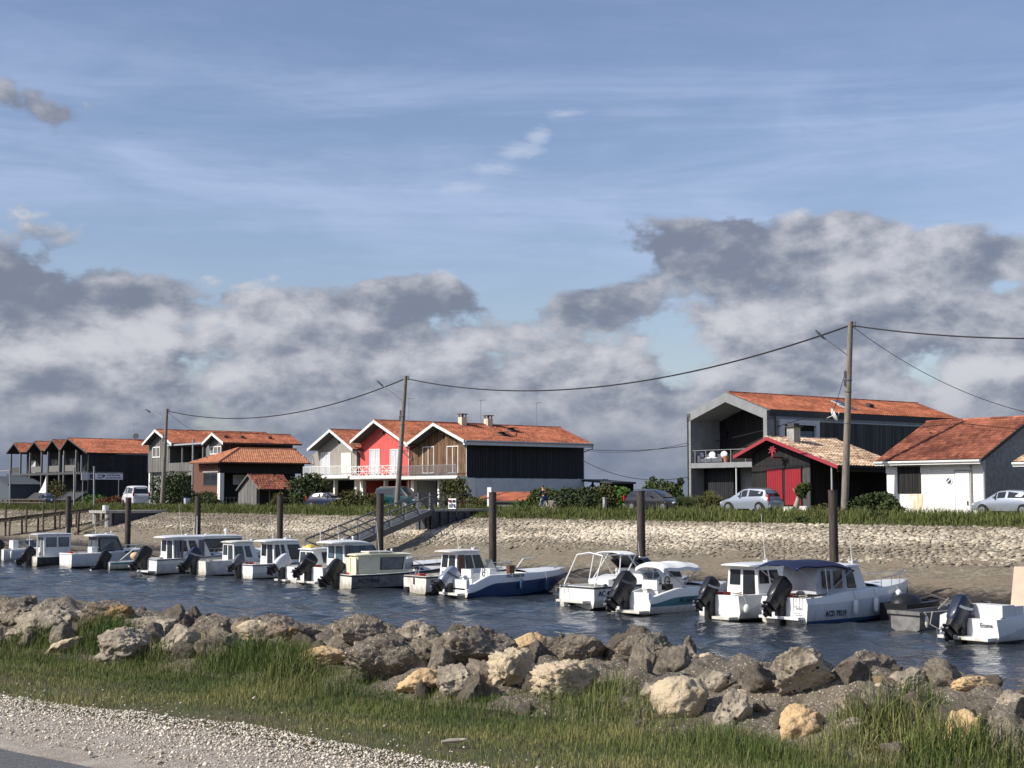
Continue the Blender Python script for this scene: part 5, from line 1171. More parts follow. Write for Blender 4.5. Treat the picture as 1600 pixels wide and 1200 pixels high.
# ------------------------------------------------------------------ grey timber house (two volumes)
def timber_house():
    v0, vf = 90.0, 89.0; L, A, R = at2(222, 694, vf), at2(242, 671.5, vf), at2(268, 693, vf)
    b = Bld('grey_timber_house', 'weathered grey timber house with two white edged gables', A[0], v0)
    uL, uR = U_(232, v0), U_(264, v0); pl = ('v', v0); ve = at_u(416, 675, A[0])[1]; zf = Z_(250, 737, v0)
    def mk(L, A, R):
        return lambda u: (L[1] + (A[1] - L[1]) * (u - L[0]) / (A[0] - L[0]) if u < A[0] else A[1] + (R[1] - A[1]) * (u - A[0]) / (R[0] - A[0])) - .16
    und = mk(L, A, R)
    b.poly('wall', pl, [(uL, zf), (uR, zf), (uR, und(uR)), (A[0], und(A[0])), (uL, und(uL))], .2, 'grey_boards')
    b.boards('gable_cladding', pl, uL, uR, zf - .05, und, 'grey_boards', .22, seed=61)
    b.poly('ground_floor_wall', ('v', v0 + .6), [(uL + .2, GZ - .3), (uR, GZ - .3), (uR, zf - .005), (uL + .2, zf - .005)], .2, 'grey_render')
    mb = MB(); mb.box((uL, v0 + .1, GZ - .3), (uL + .35, v0 + .5, zf - .005)); b.add(mb, 'pillar', 'white_render')
    b.poly('side_wall', ('u', uR - .02), [(v0 + .22, GZ - .3), (ve, GZ - .3), (ve, und(uR)), (v0 + .22, und(uR))], .2, 'grey_boards')
    b.poly('left_wall', ('u', uL + .2), [(v0 + .22, GZ - .3), (ve, GZ - .3), (ve, und(uL)), (v0 + .22, und(uL))], .2, 'grey_boards')
    b.window(pl, U_(239, v0), U_(251, v0), Z_(245, 715, v0), Z_(245, 698, v0), pane='bluish_glass', mull=1, out=.1, fw=.14)
    b.gable_roof([L, A, R], vf, ve, 'orange_tiles', seed=62, bh=.34)
    # second volume to the right, with the link and its balcony between
    L2, A2, R2 = at2(315.5, 692.5, vf), at2(331, 676.5, vf), at2(348.5, 691.5, vf); und2 = mk(L2, A2, R2); w0, w1 = U_(322, v0), U_(346, v0); ve2 = at_u(472, 690, R2[0])[1]
    b.poly('wall', pl, [(w0, zf), (w1, zf), (w1, und2(w1)), (A2[0], und2(A2[0])), (w0, und2(w0))], .2, 'grey_boards')
    b.boards('gable_cladding', pl, w0, w1, zf - .05, und2, 'grey_boards', .22, seed=63)
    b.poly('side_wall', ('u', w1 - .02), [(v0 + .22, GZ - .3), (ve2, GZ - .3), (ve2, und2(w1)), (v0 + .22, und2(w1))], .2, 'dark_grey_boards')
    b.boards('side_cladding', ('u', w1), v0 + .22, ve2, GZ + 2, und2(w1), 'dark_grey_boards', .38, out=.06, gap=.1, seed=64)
    b.window(pl, U_(329, v0), U_(347, v0) - .1, Z_(338, 710, v0), Z_(338, 697, v0), pane='curtain', mull=2, out=.1, fw=.14)
    rf = b.gable_roof([L2, A2, R2], vf, ve2, 'orange_tiles', seed=65, bh=.34)
    S = Vector((R2[0] - A2[0], 0, R2[1] - A2[1])).normalized(); Nn = Vector((-S.z, 0, S.x))
    for px in (352, 378, 421):
        c = Vector((A2[0], 0, A2[1])).lerp(Vector((R2[0], 0, R2[1])), .45); c.y = at_u(px, 682, c.x)[1]; mb = MB(); mb.obox(c + Nn * .15, S * .2, (0, .25, 0), Nn * .15); b.add(mb, 'roof_vent', 'brick_red')
    # link: set back wall, balcony with boards
    vl = v0 + 3; b.poly('link_wall', ('v', vl), [(uR, GZ - .3), (w0, GZ - .3), (w0, und(R[0]) + .1), (uR, und(R[0]) + .1)], .2, 'dark_grey_boards')
    b.window(('v', vl), uR + (w0 - uR) * .25, uR + (w0 - uR) * .7, zf + 1.0, zf + 2.5, 'black_trim', 'dark_glass', 1)
    mb = MB(); mb.prism([(uR, vf + .3, und(R[0]) + .08), (w0, vf + .3, und(R[0]) + .08), (w0, vf + .3, und(R[0]) - .12), (uR, vf + .3, und(R[0]) - .12)], (0, 4, 0)); b.add(mb, 'link_roof', 'zinc')
    mb = MB(); mb.box((uR + .02, v0 - .3, zf - .2), (w0 - .02, vl - .01, zf)); b.add(mb, 'balcony_floor', 'dark_grey_boards')
    b.boards('balcony_boards', ('v', v0 - .25), uR, w0, zf - .6, zf + 1.1, 'grey_boards', .22, seed=66)
    for f in (.05, .4, .95):
        u = uR + (w0 - uR) * f; mb = MB(); mb.box((u - .12, v0 - .2, GZ - .3), (u + .12, v0 + .04, und(R[0]) - .12)); b.add(mb, 'balcony_post', 'grey_boards')
    mb = MB(); u = U_(303, v0 - .5); mb.tube([(u, v0 - .6, GZ), (u, v0 - .6, Z_(303, 687, v0))], .16, 8); b.add(mb, 'flue_pipe', 'galvanised')
timber_house()

# ------------------------------------------------------------------ black waterside building with a row of gables
def black_row():
    v0, vf = 88.4, 86.6
    Gs = [((10, 708), (22, 692.5), (32, 707)), ((41, 706), (54, 690), (65, 704.5)), ((69, 705), (82, 687.5), (93, 703)), ((94, 703), (106, 685), (136, 707.5))]
    b = Bld('black_waterside_building', 'black timber building with four gabled balconies and orange roofs at far left', U_(80, v0), v0, 'building')
    zf = Z_(60, 739, vf); pl = ('v', v0); prs = []
    for k, (L, A, R) in enumerate(Gs):
        pr = [at2(*L, vf), at2(*A, vf), at2(*R, vf)]; prs.append(pr)
        vb = v0 + 14 if k < 3 else at_u(229, 690, pr[1][0])[1]
        b.gable_roof(pr, vf, vb, 'orange_tiles', 'dark_grey_boards', .22, seed=70 + k, soffit='tar_boards')
        (l, zl), (a, za), (r, zr) = pr
        b.poly('gable_wall', ('v', v0 + 1.4), [(l + .3, zf), (r - .3, zf), (r - .3, zr - .1), (a, za - .2), (l + .3, zl - .1)], .2, 'tar_boards')
        w = .42 * (min(r, a + 4) - l); b.window(('v', v0 + 1.4), a - 1.3, a + 1.1, zf + .1, zf + 2.2, 'dark_grey_boards', 'dark_glass' if k else 'curtain', 1, name='balcony_door')  # first gable: pale pane painted in for bright sky seen through the opening
    uL, uR = prs[0][0][0] + .8, prs[3][2][0] - .4; ve = at_u(229, 690, prs[3][1][0])[1] - .3; zt = prs[3][2][1] - .15
    mb = MB(); mb.box((uL - .6, vf, zf - .35), (uR, v0 + 1.39, zf - .02)); b.add(mb, 'balcony_floor', 'dark_grey_boards')
    for px in (17, 32, 47, 65, 75, 93, 100, 119):
        u = U_(px, vf + .1); mb = MB(); ztop = min((p[0][1] for p in prs), default=0) + .0; mb.box((u - .14, vf + .05, GZ - .3), (u + .14, vf + .3, ztop - .1)); b.add(mb, 'post', 'grey_boards')
    for x0, x1 in ((18, 31), (48, 64), (76, 92), (101, 118)):
        a, c = U_(x0, vf), U_(x1, vf); mb = MB(); mb.box((a, vf + .1, zf + .1), (c, vf + .16, zf + 1.0)); b.add(mb, 'balcony_panel', 'grey_boards' if x0 > 40 else 'dark_grey_boards')
    b.poly('ground_floor_wall', ('v', v0 + 1.2), [(uL, GZ - .3), (uR, GZ - .3), (uR, zf - .36), (uL, zf - .36)], .2, 'tar_boards')
    for x0, x1 in ((22, 30), (55, 64), (82, 90)):
        b.window(('v', v0 + 1.2), U_(x0, v0 + 1.2), U_(x1, v0 + 1.2), GZ + .6, GZ + 2.4, 'dark_grey_boards', 'dark_glass', 0)
    b.poly('side_wall', ('u', uR), [(vf + .4, GZ - .3), (ve, GZ - .3), (ve, zt), (vf + .4, zt)], .2, 'black_boards')
    b.boards('side_cladding', ('u', uR + .01), vf + .4, ve, GZ - .2, zt, 'black_boards', .3, out=.05, gap=.03, seed=75)
    b.window(('u', uR), at_u(169, 722, uR)[1], at_u(177, 722, uR)[1], at_u(170, 728, uR)[2], at_u(170, 714, uR)[2], 'dark_grey_boards', 'tinted_screen', 0, out=.09)
    antenna(b, prs[3][1][0], at_u(209, 680, prs[3][1][0])[1], prs[3][1][1] - .2, 2.6)
    cc = Vector((prs[3][1][0] + .3, at_u(211, 680, prs[3][1][0])[1], prs[3][1][1] + .6)); mb = MB(); mb.disc(cc, (.6, -.6, .4), .45, .06, 16); b.add(mb, 'satellite_dish', 'dark_sheet'); 
    # outer stair slanting down past the last gable
    mb = MB(); p = at_v(131, 708, vf - 1); q = at_v(164, 740, vf - 1); b.add(mb, 'stair_string', 'grey_boards') if False else None
    # sign board on the side wall
    a0, a1 = at_u(152, 743, uR)[1], at_u(192, 743, uR)[1]; z0, z1 = at_u(170, 748.5, uR)[2], at_u(170, 739, uR)[2]
    return b, uR
BR, BRU = black_row()

# ------------------------------------------------------------------ mooring piles, pontoon, gangways
def pile_things():
    spec = [(1302, 767, 'brown steel mooring pile behind the boat with the navy canopy'), (1002, 768, 'brown steel mooring pile behind the white folding canopy'),
            (770, 770, 'brown steel mooring pile behind the small wheelhouse beside the blue boat'), (594, 772, 'rusty dark mooring pile in front of the steel gangway'),
            (438, 775, 'dark mooring pile behind the white twin cabin boats'), (310, 776, 'dark mooring pile in front of the low orange roofed house'),
            (200.5, 778, 'dark mooring pile in front of the white minivan'), (107.5, 776, 'dark mooring pile beside the wooden jetty')]
    for i, (px, py, lb) in enumerate(spec):
        u, v, z = at_v(px, py, 53.7); x, y = uv2w(u, v); w = {0: 14, 1: 13, 2: 12, 3: 11.5, 4: 9.6, 5: 9, 6: 9, 7: 8.6}[i]
        r = .5 * w / FPX * y
        mb = MB(); mb.tube([(0, 0, -2.4), (0, 0, z)], r, 20)
        mb.tube([(0, 0, z), (0, 0, z + .04)], r * 1.05, 20)
        o = mb.build('mooring_pile', 'pile_steel'); auto_smooth(o); o.location = (x, y, 0); o.rotation_euler = (random.uniform(-.008, .008), random.uniform(-.008, .008), 0)
        tag(o, lb, 'mooring pile', 'steel piles along the pontoon')
pile_things()
def pontoon():
    # floating walkway: lengths joined end to end, each with deck boards and dark floats
    u0 = -186
    root = thing('pontoon', 'long floating pontoon walkway behind the moored boats', 'pontoon', (*uv2w(-100, 51.3), 0), ROT_B)
    k = 0
    while u0 < -28:
        a, c = u0 - (-100), u0 + 11.9 + 100
        mb = MB(); mb.box((a, -.95, .06), (c, .95, .40)); mb.box((a, -1.05, .30), (c, -.954, .50)); mb.box((a, .954, .30), (c, 1.05, .50)); p = mb.build('pontoon_section', 'jetty_wood', root)
        mb = MB(); n = 40
        for j in range(n): x = a + (c - a) * j / n; mb.box((x + .015, -.94, .404), (x + (c - a) / n - .015, .94, .455), 0, random.random())
        mb.build('deck_boards', 'grey_boards', p, kind='stuff')
        mb = MB()
        for j in range(4): x = a + .8 + j * 3; mb.box((x, -.9, -.4), (x + 1.8, .9, .055))
        mb.build('floats', 'antifoul_dark', p)
        u0 += 12.05
pontoon()

def steel_gangway():
    top = Vector((*at_v(664, 795, 68.5),)); 
    tu, tv = top[0], top[1]; lo_ = at_v(492, 868, 52.6); lu, lv = lo_[0], lo_[1]
    zt, zl = 3.74, .75
    o = thing('steel_gangway', 'grey steel truss gangway sloping from the quay platform down to the pontoon', 'gangway', (*uv2w(lu, lv), 0), 0)
    A = Vector((*uv2w(lu, lv), zl)) - o.location; B = Vector((*uv2w(tu, tv), zt)) - o.location
    ax = (B - A); n = Vector((ax.y, -ax.x, 0)).normalized() * .72; up = Vector((0, 0, 1.15)); N = 7
    mb = MB(); mb.bar(A, B, 1.36, .07); o_deck = mb.build('deck', 'gang_steel', o)
    for s in (-1, 1):
        mb = MB(); mb.bar(A + n * s - Vector((0, 0, .14)), B + n * s - Vector((0, 0, .14)), .14, .46); mb.build('lower_chord', 'gang_steel', o)
        mb = MB(); mb.bar(A + n * s + up, B + n * s + up, .09, .09); mb.bar(A + n * s + up * .55, B + n * s + up * .55, .04, .04); tr = mb.build('top_rail', 'gang_steel', o)
        for k in range(N + 1):
            p = A.lerp(B, k / N) + n * s; mb = MB(); mb.bar(p + Vector((0, 0, .02)), p + up - Vector((0, 0, .05)), .07, .07); mb.build('upright', 'galvanised', o)
            if k < N:
                q = A.lerp(B, (k + 1) / N) + n * s; mb = MB(); mb.bar(p + up - Vector((0, 0, .06)), q + Vector((0, 0, .06)), .055, .055); mb.build('diagonal', 'grey_plastic', o)
    # platform on sheet piles at the head of the gangway
    pu, pv, _ = at_v(673, 795, 68.6); P0 = uv2w(pu, pv)
    pl = thing('quay_platform', 'dark sheet piled platform with railings at the top of the steel gangway', 'platform', (*P0, 0), ROT_B)
    w, d = 1.75, 3.7
    mb = MB(); mb.box((-w, -.12, 3.60), (.06, d + 2, 3.78)); mb.build('platform_deck', 'concrete', pl)
    n_ = 9
    for k in range(n_):
        y = d * k / n_; mb = MB(); o0 = .0 if k % 2 else .16
        mb.box((-.10 + o0, y, .8), (.02 + o0, y + d / n_ - .02, 3.58 + .12 * (k % 2))); mb.build('sheet_pile', 'sheet_steel', pl)
    for k in range(4):
        x = -w + (w - .12) * k / 4; mb = MB(); o0 = .0 if k % 2 else .12
        mb.box((x, -.06 - o0, .8), (x + (w - .12) / 4 - .02, .06 - o0, 3.58)); mb.build('sheet_pile', 'sheet_steel', pl)
    mb = MB(); mb.box((-w - .1, .05, .8), (-w, d, 3.58)); mb.build('side_sheet', 'sheet_steel', pl)
    mb = MB(); ring = [(0, 0, 3.78), (0, d, 3.78)]
    for x in (0, -w + .1):
        for h in (.6, 1.15): mb.tube([(x, .0, 3.78 + h), (x, d, 3.78 + h)], .04, 6)
        for k in range(4): mb.tube([(x, d * k / 3, 3.78), (x, d * k / 3, 4.93)], .045, 6)
        mb.bar((x, 0.1, 4.85), (x, d / 3, 3.85), .05); mb.bar((x, d / 3, 4.85), (x, d * 2 / 3, 3.85), .05)
    mb.build('railing', 'gang_steel', pl)
    # bigger gate posts and a notice
    for x in (-w + .02, -.12):
        mb = MB(); mb.box((x, -.1, 3.784), (x + .2, .1, 5.05)); mb.build('gate_post', 'gang_steel', pl)
    b = thing('notice_board', 'white notice board with small pictures behind the platform railing', 'notice', (*uv2w(U_(708, 73.2), 73.2), 3.45), ROT_B)
    mb = MB(); mb.box((-.05, -.04, 0), (.05, .04, 1.1)); mb.build('board_post', 'galvanised', b)
    mb = MB(); mb.box((-.55, -.07, .25), (.55, -.045, 1.15)); bp = mb.build('board_panel', 'sign_white', b)
    for x0, z0, x1, z1, m in ((-.45, .8, -.05, 1.05, 'red_wood'), (.05, .8, .45, 1.05, 'print_dark'), (-.45, .4, .1, .7, 'grey_plastic'), (.2, .4, .45, .7, 'sign_blue')):
        mb = MB(); mb.box((x0, -.078, z0), (x1, -.072, z1)); mb.build('picture', m, bp)
steel_gangway()

def wooden_jetty():
    a = at_v(140, 800, 67.2); c = at_v(-12, 817, 58.5)
    A = Vector((*uv2w(a[0], a[1]), 3.25)); B = Vector((*uv2w(c[0], c[1]), 2.05))
    o = thing('wooden_jetty', 'old dark timber jetty with thin crooked posts at far left', 'jetty', (A.x, A.y, 0), 0); L = o.location.copy()
    A -= L; B -= L; ax = (B - A); sd_ = Vector((ax.y, -ax.x, 0)).normalized()
    rng = random.Random(6)
    for s in (-.7, .7):
        mb = MB(); mb.bar(A + sd_ * s, B + sd_ * s, .18, .34); mb.build('side_beam', 'jetty_wood', o)
    mb = MB(); n = 60
    for k in range(n):
        p = A.lerp(B, (k + .5) / n) + Vector((0, 0, .22)); mb.obox(p, ax / n * .46, sd_ * .85, (0, 0, .035), 0, rng.random())
    mb.build('deck_planks', 'jetty_wood', o, kind='stuff')
    for k in range(11):
        f = .12 + .85 * k / 10; s = .8 if k % 2 else -.8; p = A.lerp(B, f) + sd_ * s; h = rng.choice([.0, .1, .2, 1.2, 1.5, .05])
        mb = MB(); mb.tube([(p.x + rng.uniform(-.1, .1), p.y, -1), (p.x, p.y, p.z + .1 + h)], [.12, .10], 7); mb.build('post', 'jetty_wood', o)
    # concrete landing with two round posts and a side wall coloured dark for its shade and cast shadow
    lu, lv, _ = at_v(166, 800, 65.8); q = thing('jetty_landing', 'concrete landing block on round posts where the timber jetty meets the quay', 'landing', (*uv2w(lu, lv), 0), ROT_B)
    mb = MB(); mb.box((-4.4, -.1, 3.02), (.1, 7.2, 3.30)); mb.build('landing_slab', 'concrete', q)
    mb = MB(); mb.box((-3.2, .9, .3), (0, 7.0, 3.01)); mb.build('landing_wall', 'dark_sheet', q)
    for x in (-3.6, -.35): mb = MB(); mb.tube([(x, .4, .2), (x, .4, 3.015)], .36, 12); mb.build('landing_post', 'concrete', q)
    mb = MB(); mb.tube([(-.4, .1, 3.304), (-.4, .1, 3.85)], .34, 12); mb.build('bollard', 'white_paint', q)
    # fallen timber trestle on the mud beside it
    r = at_v(125, 838, 62); t = thing('timber_trestle', 'broken timber trestle leaning on the mud below the jetty landing', 'trestle', (*uv2w(r[0], r[1]), far_z(62)), ROT_B)
    for p, w in ((((-1.5, 0, .1), (3.6, 1.5, 1.7)), .2), (((-1, .9, .2), (2.8, .4, .5)), .16), (((-.6, 0, -.2), (-.6, .1, 2.4)), .2)):
        mb = MB(); mb.bar(*p, w); mb.build('timber', 'jetty_wood', t)
wooden_jetty()

# ------------------------------------------------------------------ boats
def clamp01(x): return max(0., min(1., x))
class Boat:
    """x towards the bow, y to port, z up from the waterline; root at the transom's middle on the water."""
    def __init__(s, label, px, py, L, B, ft, fb, name='motor_boat', top='gelcoat', low=None, split=None, boot='antifoul_dark', bootz=.08, yaw=0., cock=.42, deck=.55, sheer=None, fine=.46, rub=None, pitch=0., flat=False, group='boats moored along the pontoon', keel=.32, stern=1.0, coam=None):
        x, y = at_z(px, py, 0); rot = ROT_F + yaw
        c, n = math.cos(rot), math.sin(rot); cx, cy = x - n * B / 2 * stern, y + c * B / 2 * stern
        s.o = thing(name, label, 'boat', (cx, cy, 0), rot, group); s.o.rotation_euler = (0, -pitch, rot)
        s.L, s.B, s.ft, s.fb, s.fine, s.stern = L, B, ft, fb, fine, stern
        s.sheer = sheer or (lambda f: ft + (fb - ft) * f ** 1.7)
        sp = split or (lambda f: s.sheer(f) - .02)
        s.coam = coam if coam is not None else (.10 if split is not None and getattr(split, 'swoop', False) else .03)
        N = 22; rings = []; xs = [L * (k / N) ** .92 for k in range(N + 1)]
        for x in xs:
            f = x / L; b = s.beam(x); zs = s.z(x); zk = -keel + (zs * .82 + keel) * max(0, (f - .60) / .40) ** 2.6
            zc = .03 + (zs * .62) * max(0, (f - .35) / .65) ** 2.2; bc = b * (.92 - .34 * max(0, (f - .3) / .7) ** 1.6) if not flat else b * .94
            rake = .06 * zs * (1 if f == 0 else 0)
            zb = max(zk + .02, bootz + .12 * f * f); zz = min(max(sp(f), zc + .05), zs - .01)
            def at(z):                             # topside breadth at height z
                q = clamp01((z - zc) / max(.05, zs - zc)); return bc + (b - bc) * (q ** .8)
            zb2 = max(zb, zc); row = [(0.0, zk), (bc * .55, zk + (zc - zk) * .62), (bc, zc), (at(zb2 + .01), zb2 + .01), (max(at(zz), b * .985), zz), (max(.004, b - s.coam * min(1, b)), zs)]
            row = [(max(0.004, p), q) for p, q in row]
            rings.append([(x, -p, q) for p, q in row[::-1]] + [(x, p, q) for p, q in row])
        mb = MB(); mt = [top, low or top, boot]
        seg = [0, 1, 1, 2, 2, 2, 2, 2, 1, 1, 0]
        seg = [0, 1, 2, 2, 2, 2, 2, 2, 2, 1, 0]
        mb.loft(rings, closed=False, cap0=False, cap1=False, mats=seg + [0])
        r0 = rings[0]; mb.face(r0[::-1], 0)
        s.hull = mb.build('hull', mt, s.o); auto_smooth(s.hull, 35)
        # gunwale, cockpit and foredeck
        mb = MB(); cw = .16; zf = max(.10, ft - .62 if cock is None else ft - cock); xd = L * deck; prev = None
        cols = []
        for x in [xs[0]] + [q for q in xs if 0.05 < q < xd - .05] + [xd]:
            b = s.beam(x); zs = s.z(x); b -= s.coam * min(1, b); cols.append([(x, -b, zs), (x, -max(.05, b - cw), zs + .015), (x, -max(.04, b - cw - .03), zf), (x, max(.04, b - cw - .03), zf), (x, max(.05, b - cw), zs + .015), (x, b, zs)])
        mb.loft(cols, closed=False, cap0=False, cap1=False)
        c0 = cols[0]; bt = s.beam(0); mb.box((0.005, -bt + .03 + s.coam, zf), (.16, bt - .03 - s.coam, ft - .0))
        c1 = cols[-1]; mb.face([c1[1], c1[2], c1[3], c1[4]])
        dk = []
        for x in [xd] + [q for q in xs if q > xd + .05]:
            b = s.beam(x); b = max(.004, b - s.coam * min(1, b)); zs = s.z(x); cr = .10 * clamp01((L - x) / 1.2)
            dk.append([(x, -b, zs), (x, -b * .6, zs + .035 + cr * .7), (x, 0, zs + .04 + cr), (x, b * .6, zs + .035 + cr * .7), (x, b, zs)])
        mb.loft(dk, closed=False, cap0=False, cap1=False)
        s.deck = mb.build('deck', [top if top != 'dark_hull' else 'gelcoat_old'], s.o); auto_smooth(s.deck, 40)
        s.zf = zf; s.xd = xd
        if rub:
            for sg in (-1, 1):
                mb = MB(); mb.tube([(x, sg * (s.beam(x) + .012), s.z(x) - .05) for x in xs], .035, 6); mb.build('rubbing_strake', rub, s.o)
            mb = MB(); mb.tube([(-.012, -bt, ft - .05), (-.012, bt, ft - .05)], .035, 6); mb.build('rubbing_strake', rub, s.o)
    def beam(s, x):
        f = x / s.L; h = s.B / 2 * (1 - max(0, (f - s.fine) / (1 - s.fine)) ** 2.1 * .985)
        return h * (s.stern + (1 - s.stern) * min(1, f / .35))
    def z(s, x): return s.sheer(x / s.L)
    def cabin(s, x0, x1, zt, rake=.5, aft=.0, w=None, z0=None, mat='gelcoat', glass='boat_glass', sides=((.08, .48), (.52, .92)), zwin=(.45, .88), roof='gelcoat', oh=(.25, .15), front=True, door=True, name='cabin', taper=.12, th=.07, crown=.06, frontwin=(.30, .92), sidewin_front=False, roofname='cabin_roof', round_=.0, droop=0.):
        """x0 aft wall, x1 foot of the raked windscreen, zt top; rake = how far the top of the screen lies behind its foot."""
        z0 = s.zf if z0 is None else z0
        w = w or min(s.B / 2 - .22, s.beam(x1) - .05); xt0, xt1 = x0 + aft, x1 - rake; wt = w - taper
        wf = min(w, max(.3, s.beam(x1) - .10)); wft = min(wt, wf)
        Bq = [(x0, -w, z0), (x1, -wf, z0), (x1, wf, z0), (x0, w, z0)]; T = [(xt0, -wt, zt), (xt1, -wft, zt), (xt1, wft, zt), (xt0, wt, zt)]
        mb = MB(); mb.raw(Bq + T, [(0, 1, 5, 4), (1, 2, 6, 5), (2, 3, 7, 6), (3, 0, 4, 7), (4, 5, 6, 7)]); cb = mb.build(name, mat, s.o)
        def side(sg):
            b0, b1 = (Bq[0], Bq[1]) if sg < 0 else (Bq[3], Bq[2]); t0, t1 = (T[0], T[1]) if sg < 0 else (T[3], T[2])
            return lambda a, h: Vector(b0).lerp(Vector(b1), a).lerp(Vector(t0).lerp(Vector(t1), a), h)
        def pane(fn, a0, a1, h0, h1, out, nm='window', skew=0., fr='black_trim'):
            c = [fn(a0, h0), fn(a1, h0), fn(a1 - skew, h1), fn(a0, h1)]; out = Vector(out)
            mb = MB(); mb.prism([p + out * .5 for p in c], out); f = mb.build(nm, fr, s.o)
            m = sum(c, Vector()) / 4; c2 = [m + (p - m) * .90 + out * 1.55 for p in c]; mb = MB(); mb.prism(c2, out * .3); mb.build('pane', glass, f); return f
        for sg in (-1, 1):
            fn = side(sg)
            for a0, a1 in sides: pane(fn, a0, a1, *zwin, (0, sg * .016, .0), 'side_window', .0)
        if front:
            fn = lambda a, h: Vector(Bq[1]).lerp(Vector(Bq[2]), a).lerp(Vector(T[1]).lerp(Vector(T[2]), a), h); o = Vector((zt - z0, 0, rake)).normalized() * .016
            h0 = max(frontwin[0], (s.z(x1) + .1 - z0) / (zt - z0)); pane(fn, .04, .485, h0, frontwin[1], o, 'windscreen'); pane(fn, .515, .96, h0, frontwin[1], o, 'windscreen')
        if door:
            fn = lambda a, h: Vector(Bq[3]).lerp(Vector(Bq[0]), a).lerp(Vector(T[3]).lerp(Vector(T[0]), a), h)
            pane(fn, .08, .42, .5, .9, (-.016, 0, 0), 'aft_window'); pane(fn, .52, .9, .04, .9, (-.016, 0, 0), 'cabin_door')
        if roof:
            rs = []; n = 9
            for k in range(n + 1):
                f = k / n; x = xt0 - oh[0] + (xt1 + oh[1] - xt0 + oh[0]) * f; e = math.sin(PI * clamp01(f)) ** .35 if 0 < f < 1 else .25
                ww = (wt + .10) * (1 - .10 * (2 * f - 1) ** 6) if f < .5 else (wft + .10 + (wt - wft) * (1 - f) * 2 * .5) * (1 - .10 * (2 * f - 1) ** 6); zz = zt + .01 - droop * max(0, f - .5) ** 2
                rs.append([(x, -ww, zz), (x, -ww * .97, zz + th * .8 * e + .02), (x, -ww * .5, zz + th + crown * e * .8), (x, 0, zz + th + crown * e), (x, ww * .5, zz + th + crown * e * .8), (x, ww * .97, zz + th * .8 * e + .02), (x, ww, zz)])
            mb = MB(); mb.loft(rs); r = mb.build(roofname, roof, s.o); auto_smooth(r, 50)
        return side(-1), cb
    def part(s, mb, name, mat, smooth=False, parent=None):
        return mb.build(name, mat, parent or s.o, smooth=smooth)
    def outboard(s, mat='black_plastic', size=1., tilt=55, y=0., leg='black_plastic', stripe=None):
        """tilted about the transom top; unit tilted up lifts its leg aft"""
        a = math.radians(tilt); c, n = math.cos(a), math.sin(a); px_, pz = -.10, s.ft - .02
        def R(p):                                  # engine frame: x aft-negative, z up along the shaft
            x, yy, z = p[0] * size * .86, p[1] * size * .86, p[2] * size * .88
            return (px_ + x * c + z * n * 1.0 if False else px_ + x * c + z * n, y + yy, pz - x * n + z * c) if False else (px_ + x * c + z * n, y + yy, pz + z * c - x * n)
        # leg and lower unit (hangs down at rest; tilt swings it back and up)
        mb = MB()
        def lf(pts):                               # rounded-box loft: (z, x0, x1, half width)
            rings = []
            for (z, x0, x1, w) in pts:
                m = (x0 + x1) / 2; h = (x1 - x0) / 2
                rings.append([R((m + h * math.copysign(abs(math.cos(q)) ** .45, math.cos(q)), w * math.copysign(abs(math.sin(q)) ** .45, math.sin(q)), z)) for q in np.linspace(0, 2 * PI, 13)[:-1]])
            return rings
        mb.loft(lf([(-1.02, -.36, -.16, .03), (-.80, -.44, -.06, .06), (-.64, -.46, -.04, .07), (-.62, -.56, .02, .19), (-.58, -.56, .02, .19), (-.56, -.48, .0, .12), (-.36, -.50, .03, .155), (-.2, -.52, .05, .17)]))
        tb = []; 
        for x, r in ((-.60, .04), (-.5, .10), (-.3, .12), (-.1, .10), (.04, .03)): tb.append([R((x, r * math.cos(q), -.80 + r * math.sin(q))) for q in np.linspace(0, 2 * PI, 11)[:-1]])
        mb.loft(tb)
        mb.loft([[R((x, w * g, z)) for x, z in ((-.08, .02), (.10, .02), (.10, -.34), (-.08, -.30))] for w, g in ((.20, -1), (.20, 1))])
        leg_o = mb.build('outboard_motor', leg, s.o); auto_smooth(leg_o, 45)
        mb = MB(); mb.loft(lf([(-.34, -.50, .05, .165), (-.26, -.56, .10, .20), (.05, -.60, .15, .215), (.40, -.60, .16, .215), (.56, -.56, .13, .195), (.64, -.46, .06, .15), (.67, -.34, .0, .09)]))
        cw = mb.build('cowling', mat, leg_o); auto_smooth(cw, 50)
        if stripe:
            for sg in (-1, 1):
                mb = MB(); P = [R((-.58, sg * .240, .06)), R((-.30, sg * .242, .16)), R((.06, sg * .240, .36)), R((.06, sg * .240, .45)), R((-.30, sg * .242, .26)), R((-.58, sg * .240, .15))]; mb.prism(P, (0, sg * .008, 0)); mb.build('cowling_stripe', stripe, leg_o)
        mb = MB()
        for k in range(3):
            q = 2 * PI * k / 3 + .4; d = Vector((0, math.cos(q), math.sin(q))); t = Vector((0, -d.z, d.y))
            P = [Vector((-.53, 0, -.80)) + d * .04 - t * .02, Vector((-.50, 0, -.80)) + d * .13 - t * .07, Vector((-.53, 0, -.80)) + d * .19, Vector((-.57, 0, -.80)) + d * .13 + t * .07]
            P = [Vector(R(p)) for p in P]; e = Vector(R((-.01, 0, 0))) - Vector(R((0, 0, 0))); mb.prism(P, e)
        mb.build('propeller', 'grey_plastic', leg_o)
        mb = MB(); mb.box((-.30, y - .15, -.25), (-.012, y + .15, s.ft - .12)); mb.build('motor_bracket', 'black_trim', leg_o)
        return leg_o
